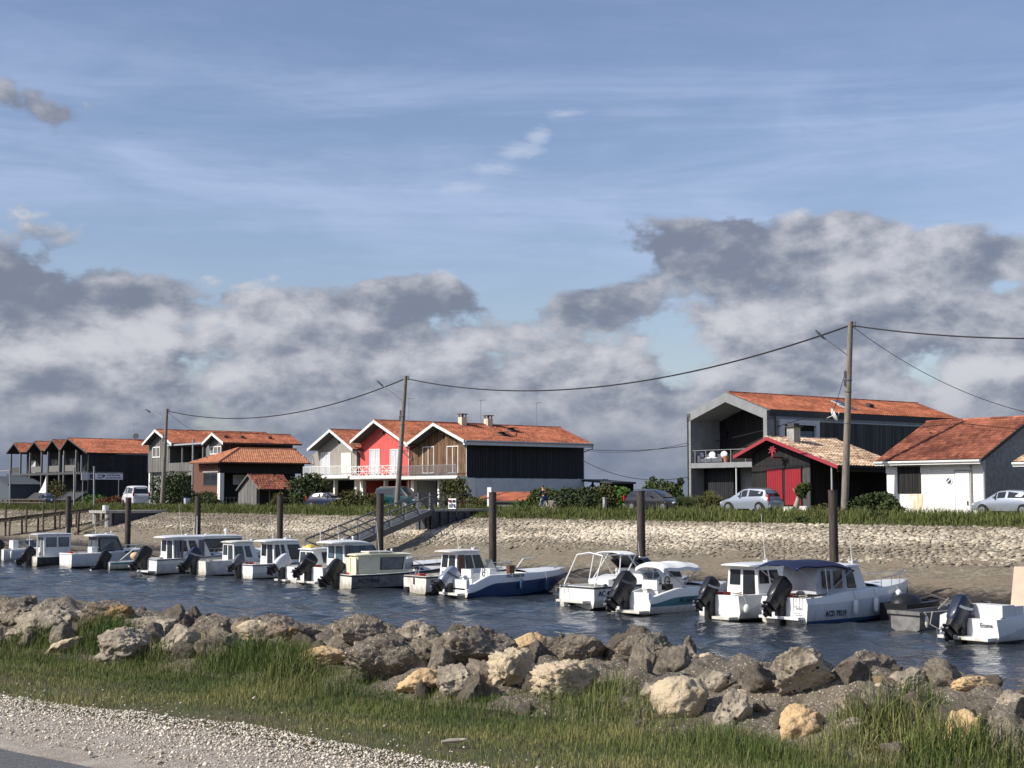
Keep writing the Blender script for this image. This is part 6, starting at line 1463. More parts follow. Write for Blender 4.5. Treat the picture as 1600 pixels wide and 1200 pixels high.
    def bimini(s, x0, x1, w, z, mat='navy_canvas', sag=.12, base=1.2, th=.05, tilt=0., name='canopy', frame='steel', zb=None, thick=False):
        rs = []; n = 12
        for k in range(n + 1):
            f = k / n; x = x0 + (x1 - x0) * f; zc = z + tilt * (f - .5) + sag * (1 - (2 * f - 1) ** 4) + .025 * math.sin(f * PI * 4)
            ring = [(x, w * q, zc - .20 * abs(q) ** 3.2 + (0.0)) for q in np.linspace(-1, 1, 9)]
            rs.append(ring + [(x, w * q, zc - .20 * abs(q) ** 3.2 - th - (.10 if thick and abs(q) > .9 else 0)) for q in np.linspace(1, -1, 9)])
        mb = MB(); mb.loft(rs); cv = mb.build(name, mat, s.o); auto_smooth(cv, 60)
        for sg in (-1, 1):
            for f, g in ((.03, .55), (.5, .5), (.97, .45)):
                x = x0 + (x1 - x0) * f; xb = x0 + (x1 - x0) * g; mb = MB(); b = (xb, sg * (min(s.beam(max(0, xb)) - .08, w + .1)), s.z(max(0, xb)) + .01) if zb is None else (xb, sg * w, zb)
                mb.tube([(x, sg * w * .98, z + tilt * (f - .5) - .14), b], .018, 6); mb.build('canopy_pole', frame, s.o)
        return cv
    def fender(s, x, drop=.1, mat='gelcoat', L=.55, r=.10):
        y = -(s.beam(x) + r + .015); z1 = s.z(x) - drop
        mb = MB(); mb.tube([(x, y, z1), (x, y, z1 - .06), (x, y, z1 - .12), (x, y, z1 - L + .1), (x, y, z1 - L)], [r * .35, r * .8, r, r, r * .45], 10); f = mb.build('fender', mat, s.o); auto_smooth(f, 60)
        mb = MB(); mb.tube([(x, y, z1), (x, -(s.beam(x) - .03), s.z(x) + .03)], .012, 5); mb.build('fender_rope', 'rope', f)
    def bowrail(s, x0, h=.38, mat='steel', n=4, x1=None):
        mb = MB(); xs = np.linspace(x0, x1 or s.L - .15, 12)
        P = [(x, -max(.06, s.beam(x) - .10), s.z(x) + h) for x in xs]; Q = [(x, max(.06, s.beam(x) - .10), s.z(x) + h) for x in xs]
        mb.tube(P + Q[::-1], .018, 6)
        for x in np.linspace(x0, s.L - .4, n):
            for sg in (-1, 1): b = max(.06, s.beam(x) - .10) * sg; mb.tube([(x, b, s.z(x)), (x, b, s.z(x) + h)], .015, 5)
        mb.build('bow_rail', mat, s.o)
    def ladder(s, y, z0=-.15, z1=None):
        z1 = z1 or s.ft + .1; mb = MB()
        for d in (-.15, .15): mb.tube([(-.10, y + d, z0), (-.10, y + d, z1), (.05, y + d, z1)], .018, 6)
        for k in range(4): z = z0 + .1 + k * .24; mb.tube([(-.10, y - .15, z), (-.10, y + .15, z)], .018, 6)
        mb.build('boarding_ladder', 'steel', s.o)
    def platform(s, y0, y1, z=.18, l=.45, mat='gelcoat'):
        mb = MB(); mb.box((-l, y0, z - .10), (-.005, y1, z)); mb.build('swim_platform', mat, s.o)
    def reg(s, body, x, z, size=.34, mat='print_dark', sx=.9, off=.03):
        t = text(body, size, mat, s.o, (x, -(s.sideb(x, z) + off), z), (PI / 2, 0, s.yawat(x)), name='registration', sx=sx, bold=.006); return t
    def sideb(s, x, z):
        f = x / s.L; b = s.beam(x); zs = s.z(x); zc = .03 + (zs * .62) * max(0, (f - .35) / .65) ** 2.2; bc = b * (.92 - .34 * max(0, (f - .3) / .7) ** 1.6); q = clamp01((z + .12 - zc) / max(.05, zs - zc)); return bc + (b - bc) * q ** .8
    def yawat(s, x): return math.atan2(s.beam(x) - s.beam(x + 1.2), 1.2) * .9
    def mast(s, x, y, z, h, mat='white_paint', r=.02, lean=0.):
        mb = MB(); mb.tube([(x, y, z), (x - lean, y, z + h)], r, 6); mb.build('aerial', mat, s.o)
    def knob(s, x, y, z, r=.09, mat='white_paint'):
        mb = MB(); mb.tube([(x, y, z), (x, y, z + r * 1.4)], r * .5, 8); mb.sphere((x, y, z + r * 2), (r, r, r * .8)); mb.build('navigation_light', mat, s.o, smooth=True)
    def console(s, x, y, w, h, mat='gelcoat', glass='tinted_screen', seat=True, wheel=True):
        z0 = s.zf; mb = MB(); mb.raw([(x, y - w, z0), (x + .6, y - w, z0), (x + .6, y + w, z0), (x, y + w, z0), (x + .12, y - w * .9, z0 + h), (x + .5, y - w * .8, z0 + h), (x + .5, y + w * .8, z0 + h), (x + .12, y + w * .9, z0 + h)],
               [(0, 3, 2, 1), (4, 5, 6, 7), (0, 1, 5, 4), (1, 2, 6, 5), (2, 3, 7, 6), (3, 0, 4, 7)]); c = mb.build('console', mat, s.o)
        mb = MB(); mb.prism([(x + .5, y - w * .8, z0 + h), (x + .5, y + w * .8, z0 + h), (x + .28, y + w * .7, z0 + h + .42), (x + .28, y - w * .7, z0 + h + .42)], (.02, 0, .01)); mb.build('console_screen', glass, c)
        if wheel:
            mb = MB(); mb.tube([(x + .0 + .05 * math.cos(q), y + .2 * math.cos(q), z0 + h * .8 + .2 * math.sin(q)) for q in np.linspace(0, 2 * PI, 15)], .022, 6); mb.tube([(x, y, z0 + h * .8), (x + .2, y, z0 + h * .75)], .03, 6); mb.build('steering_wheel', 'black_trim', c)
        if seat:
            mb = MB(); mb.box((x - .95, y - w, z0), (x - .5, y + w, z0 + .45)); mb.box((x - 1.0, y - w, z0 + .45), (x - .88, y + w, z0 + .85)); mb.build('helm_seat', mat, s.o)
    def screen(s, x, w, h, rake=.45, z0=None, glass='tinted_screen', frame='steel', wrap=.9):
        z0 = z0 or s.z(x) + .06; P = [(x - wrap, -w, z0), (x - .1, -w * .85, z0), (x + .1, 0, z0), (x - .1, w * .85, z0), (x - wrap, w, z0)]; T = [(p[0] - rake, p[1] * .86, z0 + h * (1 if i in (1, 2, 3) else .82)) for i, p in enumerate(P)]
        fr = MB()
        fr.tube(T, .022, 6); fr.tube(P, .022, 6)
        for a, b in zip(P, T): fr.tube([a, b], .018, 6)
        f = fr.build('screen_frame', frame, s.o)
        for k in range(4):
            mb = MB(); n = Vector((.012, 0, .004)); mb.prism([P[k], P[k + 1], T[k + 1], T[k]], n); mb.build('pane', glass, f)
    def swoop(s): pass

def swoop(ft, fb, lo=.30, f0=.05, f1=.34):         # colour boundary that climbs from the stern corner
    def fn(f):
        q = clamp01((f - f0) / (f1 - f0)); q = q * q * (3 - 2 * q); top = ft + (fb - ft) * f ** 1.7
        return lo + (top - .22 - lo) * q
    fn.swoop = True
    return fn

# --- right end: white open boat with a navy motor and a tan board
b = Boat('white open boat with a navy outboard cut by the right edge', 1562, 1008, 5.6, 2.15, .78, 1.05, low='gelcoat_grey', split=swoop(.78, 1.05, .25, .0, .35), yaw=-.02, sheer=lambda f: .78 + .10 * math.sin(min(1, f * 2.2) * PI / 2) + .2 * f ** 2)
b.outboard('navy_plastic', 1.15, 38, .30, stripe='silver_plastic'); b.platform(-1.0, .95, .22, .5)
mb = MB(); mb.box((.35, -.95, .45), (1.0, .35, 1.22)); b.part(mb, 'aft_bench', 'gelcoat'); mb = MB(); mb.box((1.02, -.95, .45), (1.5, -.2, 1.18)); b.part(mb, 'side_locker', 'gelcoat')
mb = MB(); mb.prism([(2.75, -.98, .5), (3.8, -.98, .5), (3.8, -.98, 2.35), (3.1, -.98, 2.35)], (0, 1.5, 0)); b.part(mb, 'console_cover', 'tan_board')
b.reg('Ecume', -.03, .0, .2); t = [c for c in b.o.children if c.name.startswith('registration')][-1]; t.name = 'lettering'; t.location = (-.012, -.35, .58); t.rotation_euler = (PI / 2, 0, -PI / 2); t.data.materials[0] = MATS['grey_plastic']
b.fender(2.6); b.mast(-.45, 1.0, 0, .45, 'grey_plastic')
mb = MB(); mb.loft([[(-.35, y, z) for y, z in ((.45, .24), (1.0, .24), (.95, .85), (.6, .95))], [(-.02, y, z) for y, z in ((.45, .24), (1.03, .24), (1.0, .9), (.6, 1.0))]]); b.part(mb, 'stern_locker', 'gelcoat')

# --- boat with the navy canopy and registration ACD
b = Boat('white pilothouse boat with a navy canopy, hull fenders and a blue waterline', 1263, 978, 7.3, 2.35, .98, 1.38, low='gelcoat_grey', boot='antifoul_blue', bootz=.14, split=swoop(.98, 1.38, .76, .06, .42), cock=.5, deck=.60, sheer=lambda f: .98 + .17 * clamp01((f - .08) / .25) + .25 * f ** 2)
b.cabin(2.5, 4.15, 2.05, .75, .0, w=.86, sides=((.12, .52),), zwin=(.50, .92), glass='boat_glass', mat='gelcoat', oh=(.1, .12), door=False, frontwin=(.42, .95))
mb = MB()
P0 = [(.75, -.92, 1.1), (2.5, -.90, 1.12), (2.5, .90, 1.12), (.75, .92, 1.1)]; P1 = [(.95, -.84, 2.08), (2.5, -.84, 2.1), (2.5, .84, 2.1), (.95, .84, 2.08)]
mb.raw(P0 + P1, [(0, 1, 5, 4), (2, 3, 7, 6), (3, 0, 4, 7)]); en = b.part(mb, 'cockpit_tent', 'tent_canvas')
for x0 in (1.05, 1.72):
    mb = MB(); mb.prism([(x0 + .04, -.945, 1.3), (x0 + .48, -.942, 1.3), (x0 + .50, -.895, 1.95), (x0 + .06, -.895, 1.95)], (0, -.014, 0)); b.part(mb, 'tent_window', 'dark_glass', parent=en)
b.bimini(-.45, 2.85, 1.0, 2.18, 'navy_canvas', .16, tilt=-.10)
b.outboard('black_plastic', 1.2, 42, .05); b.platform(-1.0, .95, .30, .35); b.ladder(-.72)
for x in (2.55, 3.75): b.fender(x, .32)
b.fender(5.4, .16, L=.75, r=.14); b.bowrail(4.4, .36); b.reg('ACD 79219', 1.0, .38, .29, 'print_dark', .82)

# --- white pilothouse boat
b = Boat('white pilothouse boat with two square side windows and a dark silver striped motor', 1157, 971, 5.6, 2.25, .95, 1.15, low='gelcoat_grey', split=swoop(.95, 1.15, .30, .0, .3), cock=.4, deck=.62)
b.cabin(1.3, 3.85, 2.02, .85, .04, w=.88, sides=((.04, .30), (.36, .62)), zwin=(.55, .90), glass='dark_glass', oh=(.45, .05), frontwin=(.45, .92), door=True)
mb = MB(); s_ = -1; mb.prism([(2.95, -.885, 1.22), (3.80, -.84, 1.22), (3.12, -.80, 1.9), (2.95, -.81, 1.9)], (0, -.02, 0)); b.part(mb, 'quarter_window', 'bluish_glass')
b.outboard('black_plastic', 1.05, 40, .35, stripe='silver_plastic'); b.platform(-1.0, -.1, .16, .5); b.bowrail(3.8, .3); b.fender(.2, .3, L=.35, r=.12)

# --- teal striped console boat with small white canopy
b = Boat('white console boat with a teal side stripe and a small white canopy', 1017, 961, 5.4, 2.1, .86, 1.0, low='teal_paint', split=swoop(.86, 1.0, .42, .0, .30), bootz=.30, boot='gelcoat_grey', cock=.4, deck=.6, sheer=lambda f: .56 + .42 * clamp01(f / .3) ** .7 + .1 * f ** 2)
b.console(2.0, .1, .45, .95, seat=True); b.bimini(.9, 3.0, .85, 1.98, 'white_canvas', .06, th=.14, frame='steel')
b.outboard('black_plastic', 1.3, 40, .35, stripe='grey_plastic'); b.platform(-.95, .95, .16, .55); b.reg('AC 66314', 1.6, .52, .26, 'print_dark', .9); b.mast(1.5, .7, .9, 1.1, 'grey_plastic', .015)
mb = MB(); mb.box((1.4, -.5, .75), (1.75, -.2, 1.15)); b.part(mb, 'crate', 'black_trim'); mb = MB(); mb.sphere((1.2, -.55, .78), (.16, .16, .16)); b.part(mb, 'engine_cover', 'grey_plastic')

# --- white runabout with a tall folded canopy
b = Boat('white runabout with a black rubbing band, raked screen and tall white canopy frame', 929, 952, 6.6, 2.35, .92, 1.12, low='gelcoat_grey', split=lambda f: .36, rub='black_trim', cock=.35, deck=.62, boot='antifoul_dark', bootz=.05)
b.screen(4.2, .92, .50, .6, z0=1.56, glass='dark_glass', wrap=1.0)
mb = MB(); rs = []
for k, (x, z, w) in enumerate(((.75, 2.32, .85), (1.8, 2.36, .88), (2.6, 2.36, .9), (3.1, 2.05, .95), (3.75, 1.62, .98))):
    rs.append([(x, w * q, z - .12 * abs(q) ** 3) for q in np.linspace(-1, 1, 7)] + [(x, w * q, z - .12 * abs(q) ** 3 - .04) for q in np.linspace(1, -1, 7)])
mb.loft(rs[1:3]); cv = b.part(mb, 'canopy', 'white_canvas'); mb = MB(); mb.loft(rs[2:]); b.part(mb, 'canopy_apron', 'grey_canvas')
for sg in (-1, 1):
    for p in (((.75, sg * .85, 2.2), (-.15 + .3, sg * 1.0, .95)), ((1.75, sg * .88, 2.24), (1.55, sg * 1.0, 1.0)), ((2.6, sg * .9, 2.2), (1.7, sg * 1.02, 1.0)), ((2.2, sg * .9, 2.2), (3.2, sg * 1.02, 1.0))): mb = MB(); mb.tube(p, .026, 6); b.part(mb, 'canopy_pole', 'white_paint')
    mb = MB(); mb.tube([(.75, sg * .85, 2.21), (1.9, sg * .88, 2.25)], .026, 6); b.part(mb, 'canopy_rail', 'white_paint')
mb = MB(); mb.tube([(.75, -.85, 2.21), (.72, 0, 2.33), (.75, .85, 2.21)], .026, 6); b.part(mb, 'canopy_bow', 'white_paint')
mb = MB(); mb.box((1.7, -.75, .6), (2.2, -.1, 1.15)); mb.prism([(1.2, -.7, 1.15), (2.2, -.7, 1.35), (2.2, -.7, 1.0), (1.2, -.7, .95)], (0, 1.3, 0)); b.part(mb, 'seat', 'gelcoat')
b.cabin(3.0, 5.6, 1.52, .95, .0, w=.98, z0=.8, sides=((.06, .62),), zwin=(.50, .86), glass='dark_glass', oh=(.02, .0), frontwin=(.6, .9), door=False, th=.04)
b.platform(-.9, .9, .34, .42, 'gelcoat_old'); b.reg('AC 492030', .22, .62, .32, 'print_dark', .88)
mb = MB(); mb.tube([(-.42, .88, -.1), (-.42, .88, .8), (0, .88, .95)], .02, 6); mb.tube([(-.42, .6, -.1), (-.42, .6, .8), (0, .6, .95)], .02, 6); b.part(mb, 'boarding_ladder', 'steel')
mb = MB(); mb.tube([(-.25, .2, -.1), (-.1, .2, .3)], .12, 8); mb.tube([(-.4, .2, -.08), (-.2, .2, -.02)], .06, 8); b.part(mb, 'stern_drive', 'black_plastic')
mb = MB(); mb.sphere((.6, -1.17, .93), (.14, .08, .12)); b.part(mb, 'deck_light', 'grey_plastic'); b.bowrail(4.3, .35)

# --- blue open boat
b = Boat('open boat with a dark blue hull, white deck and grey motor', 731, 935, 6.5, 2.25, .84, 1.18, low='navy_hull', boot='navy_hull', split=swoop(.84, 1.18, .22, .0, .26), cock=.4, deck=.55, sheer=lambda f: .36 + .66 * clamp01(f / .20) ** .75 + .18 * f ** 2, fine=.5, yaw=-.05)
b.ft = .70
b.console(1.7, .1, .42, .85, glass='tinted_screen'); b.outboard('silver_plastic', 1.15, 52, .30, stripe='grey_plastic'); b.reg('AC 350784', 2.2, .98, .24, 'print_dark', .9)
b.platform(-.85, .85, .22, .4)
mb = MB(); mb.tube([(2.8, -.8, 1.1), (3.4, -.8, 1.75), (4.1, -.8, 1.80)], .035, 6); b.part(mb, 'folded_rail', 'white_paint')
mb = MB(); mb.box((2.55, -.85, .9), (2.85, -.6, 1.45)); b.part(mb, 'side_box', 'varnish')
b.fender(3.0, .25, 'antifoul_blue', .5, .09); b.fender(4.6, .35, 'antifoul_blue', .55, .10); b.bowrail(5.4, .12, n=2)

# --- white wheelhouse boat with wooden window trim
b = Boat('white wheelhouse boat with dark wood window trim and a bare transom', 666, 929, 6.0, 2.15, .86, 1.15, low='gelcoat_grey', top='gelcoat_old', split=lambda f: .86 - .32 + .25 * f, rub='black_trim', cock=.4, deck=.6, bootz=.10, yaw=-.05)
b.cabin(1.9, 3.95, 1.98, .62, .12, w=.80, sides=((.06, .26), (.34, .60), (.66, .97)), zwin=(.48, .90), glass='dark_glass', roof='gelcoat_old', mat='gelcoat', oh=(.45, .10), frontwin=(.5, .92))
mb = MB(); mb.prism([(2.0, -.81, .62), (2.42, -.81, .62), (2.42, -.74, 1.85), (2.05, -.74, 1.85)], (0, -.022, 0)); b.part(mb, 'side_door', 'varnish')
mb = MB(); mb.box((-.06, .0, .45), (-.003, .06, .75)); mb.box((-.12, .5, .02), (-.003, .8, .3)); b.part(mb, 'motor_bracket', 'black_trim'); mb = MB(); mb.tube([(.05, -.2, .86), (.2, -.2, 1.35)], .02, 6); mb.tube([(.05, .1, .86), (.15, .1, 1.2)], .02, 6); mb.tube([(.05, -.2, 1.0), (.1, .1, 1.02)], .015, 5); b.part(mb, 'rod_holder', 'steel')
b.reg('AC 507701', .25, .62, .26, 'print_dark', .9); b.bowrail(4.3, .3)

# --- cream work boat
b = Boat('old work boat with a cream cabin and grey sides', 549.5, 921, 6.2, 1.95, .72, .98, top='gelcoat_old', low='grey_hull', split=lambda f: .72 + .26 * f ** 1.7 - .07, cock=.30, deck=.7, boot='black_trim', bootz=.06, rub='black_trim', yaw=-.12)
b.cabin(.55, 3.1, 1.68, -.25, .0, w=.66, z0=.45, mat='cream_paint', sides=((.46, .96),), zwin=(.40, .92), glass='clear_pvc', roof='cream_paint', oh=(.12, .3), frontwin=(.4, .9))
mb = MB(); mb.box((.36, -.70, .45), (.44, -.05, 1.58)); mb.box((.36, .02, .45), (.44, .68, 1.58)); b.part(mb, 'cabin_door', 'cream_paint')
mb = MB(); mb.box((.352, -.55, 1.15), (.358, -.2, 1.5)); mb.box((.352, .18, 1.15), (.358, .5, 1.5)); b.part(mb, 'door_panel', 'gelcoat_old')
mb = MB(); mb.box((1.2, -.5, 1.83), (2.6, .5, 1.89)); b.part(mb, 'roof_board', 'gelcoat_old'); b.knob(2.6, -.3, 1.83, .07)
b.reg('AC 719564', .35, .42, .30, 'print_dark', .85); b.outboard('black_plastic', 1.2, 42, .75)

# --- white deck of a boat lying behind the work boat
b = Boat('low white boat with a flat foredeck behind the cream cabin boat', 590, 909, 6.4, 2.1, .85, 1.05, low='gelcoat_grey', split=lambda f: .55, deck=.35, rub='black_trim')
b.bowrail(3.2, .35)

# --- cabin cruiser with long tinted windows
b = Boat('white cabin cruiser with wraparound tinted windows and a rounded roof', 505, 915, 6.6, 2.45, .95, 1.3, low='gelcoat_grey', split=swoop(.95, 1.3, .3, .0, .3), cock=.4, deck=.62)
b.cabin(1.5, 4.5, 2.2, 1.15, .0, w=.98, sides=((.22, .97),), zwin=(.52, .92), glass='bluish_glass', oh=(.75, .10), frontwin=(.45, .94), crown=.10, th=.08, droop=.5)
for x0 in (1.52, 1.78): mb = MB(); mb.box((x0, -1.0, .6), (x0 + .2, -.94, 2.1)); b.part(mb, 'door_frame', 'grey_plastic')
b.outboard('black_plastic', 1.15, 48, .15, stripe='grey_plastic'); b.knob(2.6, 0, 2.35, .08); b.mast(1.0, .8, 2.25, .7); b.platform(-1.0, .9, .2, .4); b.bowrail(4.6, .35)

# --- small white boat with a light grey motor
b = Boat('small white cabin boat with a pale grey motor and a dark side stripe', 464, 911.5, 5.4, 2.1, .88, 1.05, low='gelcoat_grey', split=lambda f: .45 + .3 * f, cock=.4, deck=.6)
b.cabin(1.15, 3.3, 1.78, .75, .05, w=.85, sides=((.36, .92),), zwin=(.45, .9), glass='boat_glass', oh=(.12, .02), frontwin=(.45, .92))
mb = MB(); mb.box((1.2, -.4, 1.9), (1.9, .5, 1.96)); mb.sphere((1.5, .1, 1.97), (.3, .25, .1)); b.part(mb, 'folded_cover', 'yellow_thing')
b.outboard('gelcoat_grey', 1.1, 55, .40); b.platform(-.3, .95, .18, .3)
mb = MB(); mb.prism([(3.0, -.93, .93), (5.0, -.45, 1.02), (5.0, -.45, .97), (3.0, -.93, .86)], (0, -.04, 0)); b.part(mb, 'side_stripe', 'black_trim')

# --- grey white boat with a tall white cabin (two cabins in a row)
b = Boat('white boat with a tall narrow cabin and a small dark grey motor', 395, 906, 6.2, 2.15, .86, 1.15, low='gelcoat_grey', split=lambda f: .40, cock=.4, deck=.62, rub='grey_plastic', top='gelcoat')
b.cabin(1.5, 4.1, 2.12, .95, .0, w=.86, sides=((.05, .20), (.26, .38), (.50, .94)), zwin=(.38, .90), glass='dark_glass', oh=(.55, .1), frontwin=(.45, .92), crown=.08)
b.outboard('grey_plastic', .85, 45, .45); b.knob(3.0, 0, 2.3, .06)

# --- cream boat with the curved rubbing band
b = Boat('cream white fishing boat with a curved moulding along its side and a navy motor', 322, 901, 6.4, 2.2, .90, 1.15, top='gelcoat_old', low='gelcoat_grey', split=swoop(.90, 1.15, .26, .0, .34), cock=.45, deck=.62)
b.cabin(2.0, 3.9, 1.95, .6, .0, w=.80, sides=((.06, .42), (.52, .76)), zwin=(.42, .86), glass='boat_glass', oh=(.15, .1), roof='gelcoat_old')
b.outboard('navy_plastic', 1.25, 42, .30, stripe='silver_plastic'); b.reg('AC 6142', 1.5, .52, .26, 'print_dark'); b.bowrail(4.2, .3)

# --- dark windowed cruiser behind
b = Boat('white cruiser with a long row of black windows and a flat pale roof', 276, 895, 7.4, 2.5, 1.0, 1.35, low='gelcoat_grey', split=lambda f: .5, cock=.4, deck=.68)
b.cabin(1.3, 5.4, 2.18, .7, .1, w=1.02, sides=((.03, .97),), zwin=(.40, .93), glass='dark_glass', oh=(.2, .1), frontwin=(.4, .93))
b.knob(4.0, 0, 2.3, .14); b.mast(2.2, .5, 2.3, 1.2)

# --- large white cabin boat with open sliding door
b = Boat('white cabin boat with grey sliding doors, a covered cockpit and a black motor', 245, 898.5, 6.4, 2.35, .95, 1.25, low='gelcoat_grey', split=lambda f: .62 + .3 * f, cock=.4, deck=.62, rub='grey_plastic')
b.cabin(1.2, 4.0, 2.2, .8, .0, w=.96, sides=((.18, .40), (.48, .70)), zwin=(.50, .90), glass='dark_glass', oh=(.55, .15), frontwin=(.45, .93), crown=.10)
for x0 in (1.22, 1.45, 1.68, 2.9, 3.1): mb = MB(); mb.box((x0, -.99, .62), (x0 + .14, -.93, 2.08)); b.part(mb, 'door_frame', 'grey_plastic')
b.outboard('black_plastic', 1.2, 38, .35); b.fender(2.6, .2); b.platform(-1.0, .6, .26, .5); b.bowrail(4.2, .32)

# --- small dinghy with teal stripe
b = Boat('little grey dinghy with a teal stripe, black motor and orange buoy', 172, 891, 4.2, 1.7, .50, .68, top='gelcoat_grey', low='gelcoat_old', split=lambda f: .36, cock=.3, deck=.75)
b.outboard('black_plastic', 1.15, 35, -.25); mb = MB(); mb.sphere((2.0, -.2, .85), (.34, .34, .26)); b.part(mb, 'mooring_buoy', 'orange_buoy', True)
mb = MB(); mb.tube([(x, -(b.beam(x) + .01), b.z(x) - .08) for x in np.linspace(.05, 3.6, 8)], .05, 6); b.part(mb, 'side_stripe', 'teal_paint')
mb = MB(); mb.tube([(1.2, .3, .6), (2.2, .2, 1.4)], .03, 6); b.part(mb, 'oar', 'white_paint')

# --- white cuddy boat with flat hard top
b = Boat('white cuddy boat with a flat white hard top over a grey canvas cockpit', 112, 887.5, 5.6, 2.2, .95, 1.15, low='gelcoat_grey', split=lambda f: .78 + .2 * f, cock=.4, deck=.55, rub='gelcoat')
b.cabin(1.9, 4.1, 2.05, .75, .0, w=.86, mat='clear_pvc', sides=((.06, .94),), zwin=(.35, .93), glass='tinted_screen', oh=(.35, -.1), frontwin=(.4, .93), roof='gelcoat', th=.10)
mb = MB(); mb.box((1.5, -.8, .8), (2.3, -.1, 1.35)); b.part(mb, 'seat_back', 'gelcoat', False); mb = MB(); mb.prism([(3.8, -1.0, 1.04), (4.5, -.86, 1.06), (4.5, -.86, .96), (3.8, -1.0, .94)], (0, -.03, 0)); b.part(mb, 'port_light', 'dark_glass'); b.knob(3.2, 0, 2.2, .07); b.bowrail(4.2, .32)

# --- work boat with wheelhouse and dark hull
b = Boat('dark hulled fishing boat with a white box wheelhouse and a black motor', 58, 884.5, 5.6, 2.0, .62, .9, top='gelcoat_old', low='dark_hull', split=lambda f: .62 + .28 * f ** 1.7 - .05, cock=.3, deck=.6, boot='black_trim', yaw=.02)
b.cabin(.6, 2.5, 2.1, -.05, .0, w=.72, z0=.4, mat='gelcoat', sides=((.08, .46), (.54, .92)), zwin=(.52, .90), glass='clear_pvc', oh=(.5, .1), roof='gelcoat_grey', frontwin=(.5, .9))
mb = MB(); mb.tube([(.1, -.7, .6), (.1, -.7, 2.12)], .03, 6); mb.tube([(.1, .7, .6), (.1, .7, 2.12)], .03, 6); b.part(mb, 'awning_post', 'white_paint'); b.outboard('black_plastic', 1.1, 45, .2); b.mast(2.3, -.3, 2.1, .5)

# --- last boat at the left edge
b = Boat('white boat with a grey side and open backed screen at the left edge', 6, 878.5, 5.4, 2.2, .9, 1.1, low='gelcoat_grey', split=lambda f: .74 + .2 * f, cock=.4, deck=.5)
b.screen(2.9, .9, .55, .5, glass='clear_pvc'); mb = MB(); mb.prism([(3.6, -.7, .9), (4.3, -.6, .9), (4.0, -.6, 2.0), (3.7, -.7, 1.7)], (0, 1.0, 0)); b.part(mb, 'sail_cover', 'white_canvas'); b.outboard('black_plastic', 1.1, 45, -.2); b.fender(.5)
b.cabin(.9, 1.3, 1.55, .0, .0, w=.5, mat='gelcoat', sides=(), front=False, door=False, roof=None, name='helm_seat')

def moor():
    rng = random.Random(12)
    for o in [q for q in SC.objects if q.get('category') == 'boat' and q.name.startswith('motor_boat')]:
        h = next(c for c in o.children if c.name.startswith('hull')); X = max(v.co.x for v in h.data.vertices); zb = max(v.co.z for v in h.data.vertices)
        for s_ in (-1, 1):
            p = Vector((X - .5, .25 * s_, zb + .02)); q = Vector((X + 1.4, s_ * 1.3, .5)); mb = MB(); mb.tube([p.lerp(q, k / 6) - Vector((0, 0, .5 * (k / 6) * (1 - k / 6))) for k in range(7)], .018, 5); mb.build('mooring_line', 'rope', o)
moor()
def rig():
    rng = random.Random(31)
    for o in [q for q in SC.objects if q.get('category') == 'boat']:
        r = next((c for c in o.children if c.name.startswith('cabin_roof')), None)
        if r and rng.random() < .8:
            xs = [v.co for v in r.data.vertices]; x = min(v.x for v in xs) + rng.uniform(.6, 1.4); z = max(v.z for v in xs); y = rng.choice([-.5, .5]); h = rng.uniform(.9, 1.9); mb = MB(); mb.tube([(x, y, z - .06), (x - .12 * h, y, z + h)], [.018, .008], 5); mb.build('aerial', 'white_paint', o)
            mb = MB(); mb.box((x + .5, -.12, z - .03), (x + .75, .12, z + .05)); mb.tube([(x + .62, 0, z + .05), (x + .62, 0, z + .12)], .03, 6); mb.build('roof_hatch', 'gelcoat_grey', o)
        h = next((c for c in o.children if c.name.startswith('hull')), None)
        if h and o.name.startswith('motor_boat'):
            zb = max(v.co.z for v in h.data.vertices if v.co.x < .3); B = max(v.co.y for v in h.data.vertices)
            for s_ in (-1, 1): mb = MB(); mb.box((.28, s_ * (B - .12) - .02, zb), (.48, s_ * (B - .12) + .02, zb + .06)); mb.build('cleat', 'steel', o)
            if rng.random() < .55: mb = MB(); mb.box((.35, .1, zb - .25), (.75, .5, zb + .08)); mb.build('fuel_tank', 'red_thing', o)
            mb = MB(); mb.tube([(.55 + .16 * math.cos(q), -.45 + .16 * math.sin(q), zb - .05 + .012 * q) for q in np.linspace(0, 12.5, 30)], .02, 5); mb.build('rope_coil', 'rope', o)
rig()
# --- flat grey punt and black inflatable at the pontoon
b = Boat('flat grey wooden punt tied by ropes behind the navy motored boat', 1438, 986, 4.8, 1.35, .62, .78, name='punt', top='grey_hull', low='grey_hull', split=lambda f: .56 + .14 * f, flat=True, cock=.30, deck=.9, boot='grey_hull', yaw=-.05, fine=.6, coam=0)
mb = MB(); mb.box((-.10, -.74, .54), (.10, .74, .66)); b.part(mb, 'end_beam', 'grey_boards'); mb = MB(); mb.tube([(1.2, -.5, .72), (2.0, -.3, 1.05), (3.4, .2, .70)], .025, 5); mb.tube([(.6, -.72, .66), (.2, -.95, .25), (.5, -1.3, .0)], .02, 5); b.part(mb, 'mooring_rope', 'rope'); mb = MB(); mb.box((1.6, -.58, .48), (1.9, .58, .54)); b.part(mb, 'thwart', 'grey_boards'); b.fender(.25, .1, 'gelcoat_old', .4, .07)
b = Boat('black dinghy under a dark cover squeezed in behind the bow of the navy canopy boat', 1418, 974, 2.8, 1.3, .7, .8, name='dinghy', top='black_plastic', low='black_plastic', boot='black_plastic', split=lambda f: .4, cock=.25, deck=.85, flat=True, fine=.5)
mb = MB(); mb.sphere((.8, 0, .62), (.75, .52, .45), 16, 9); b.part(mb, 'dark_cover', 'black_trim', True)

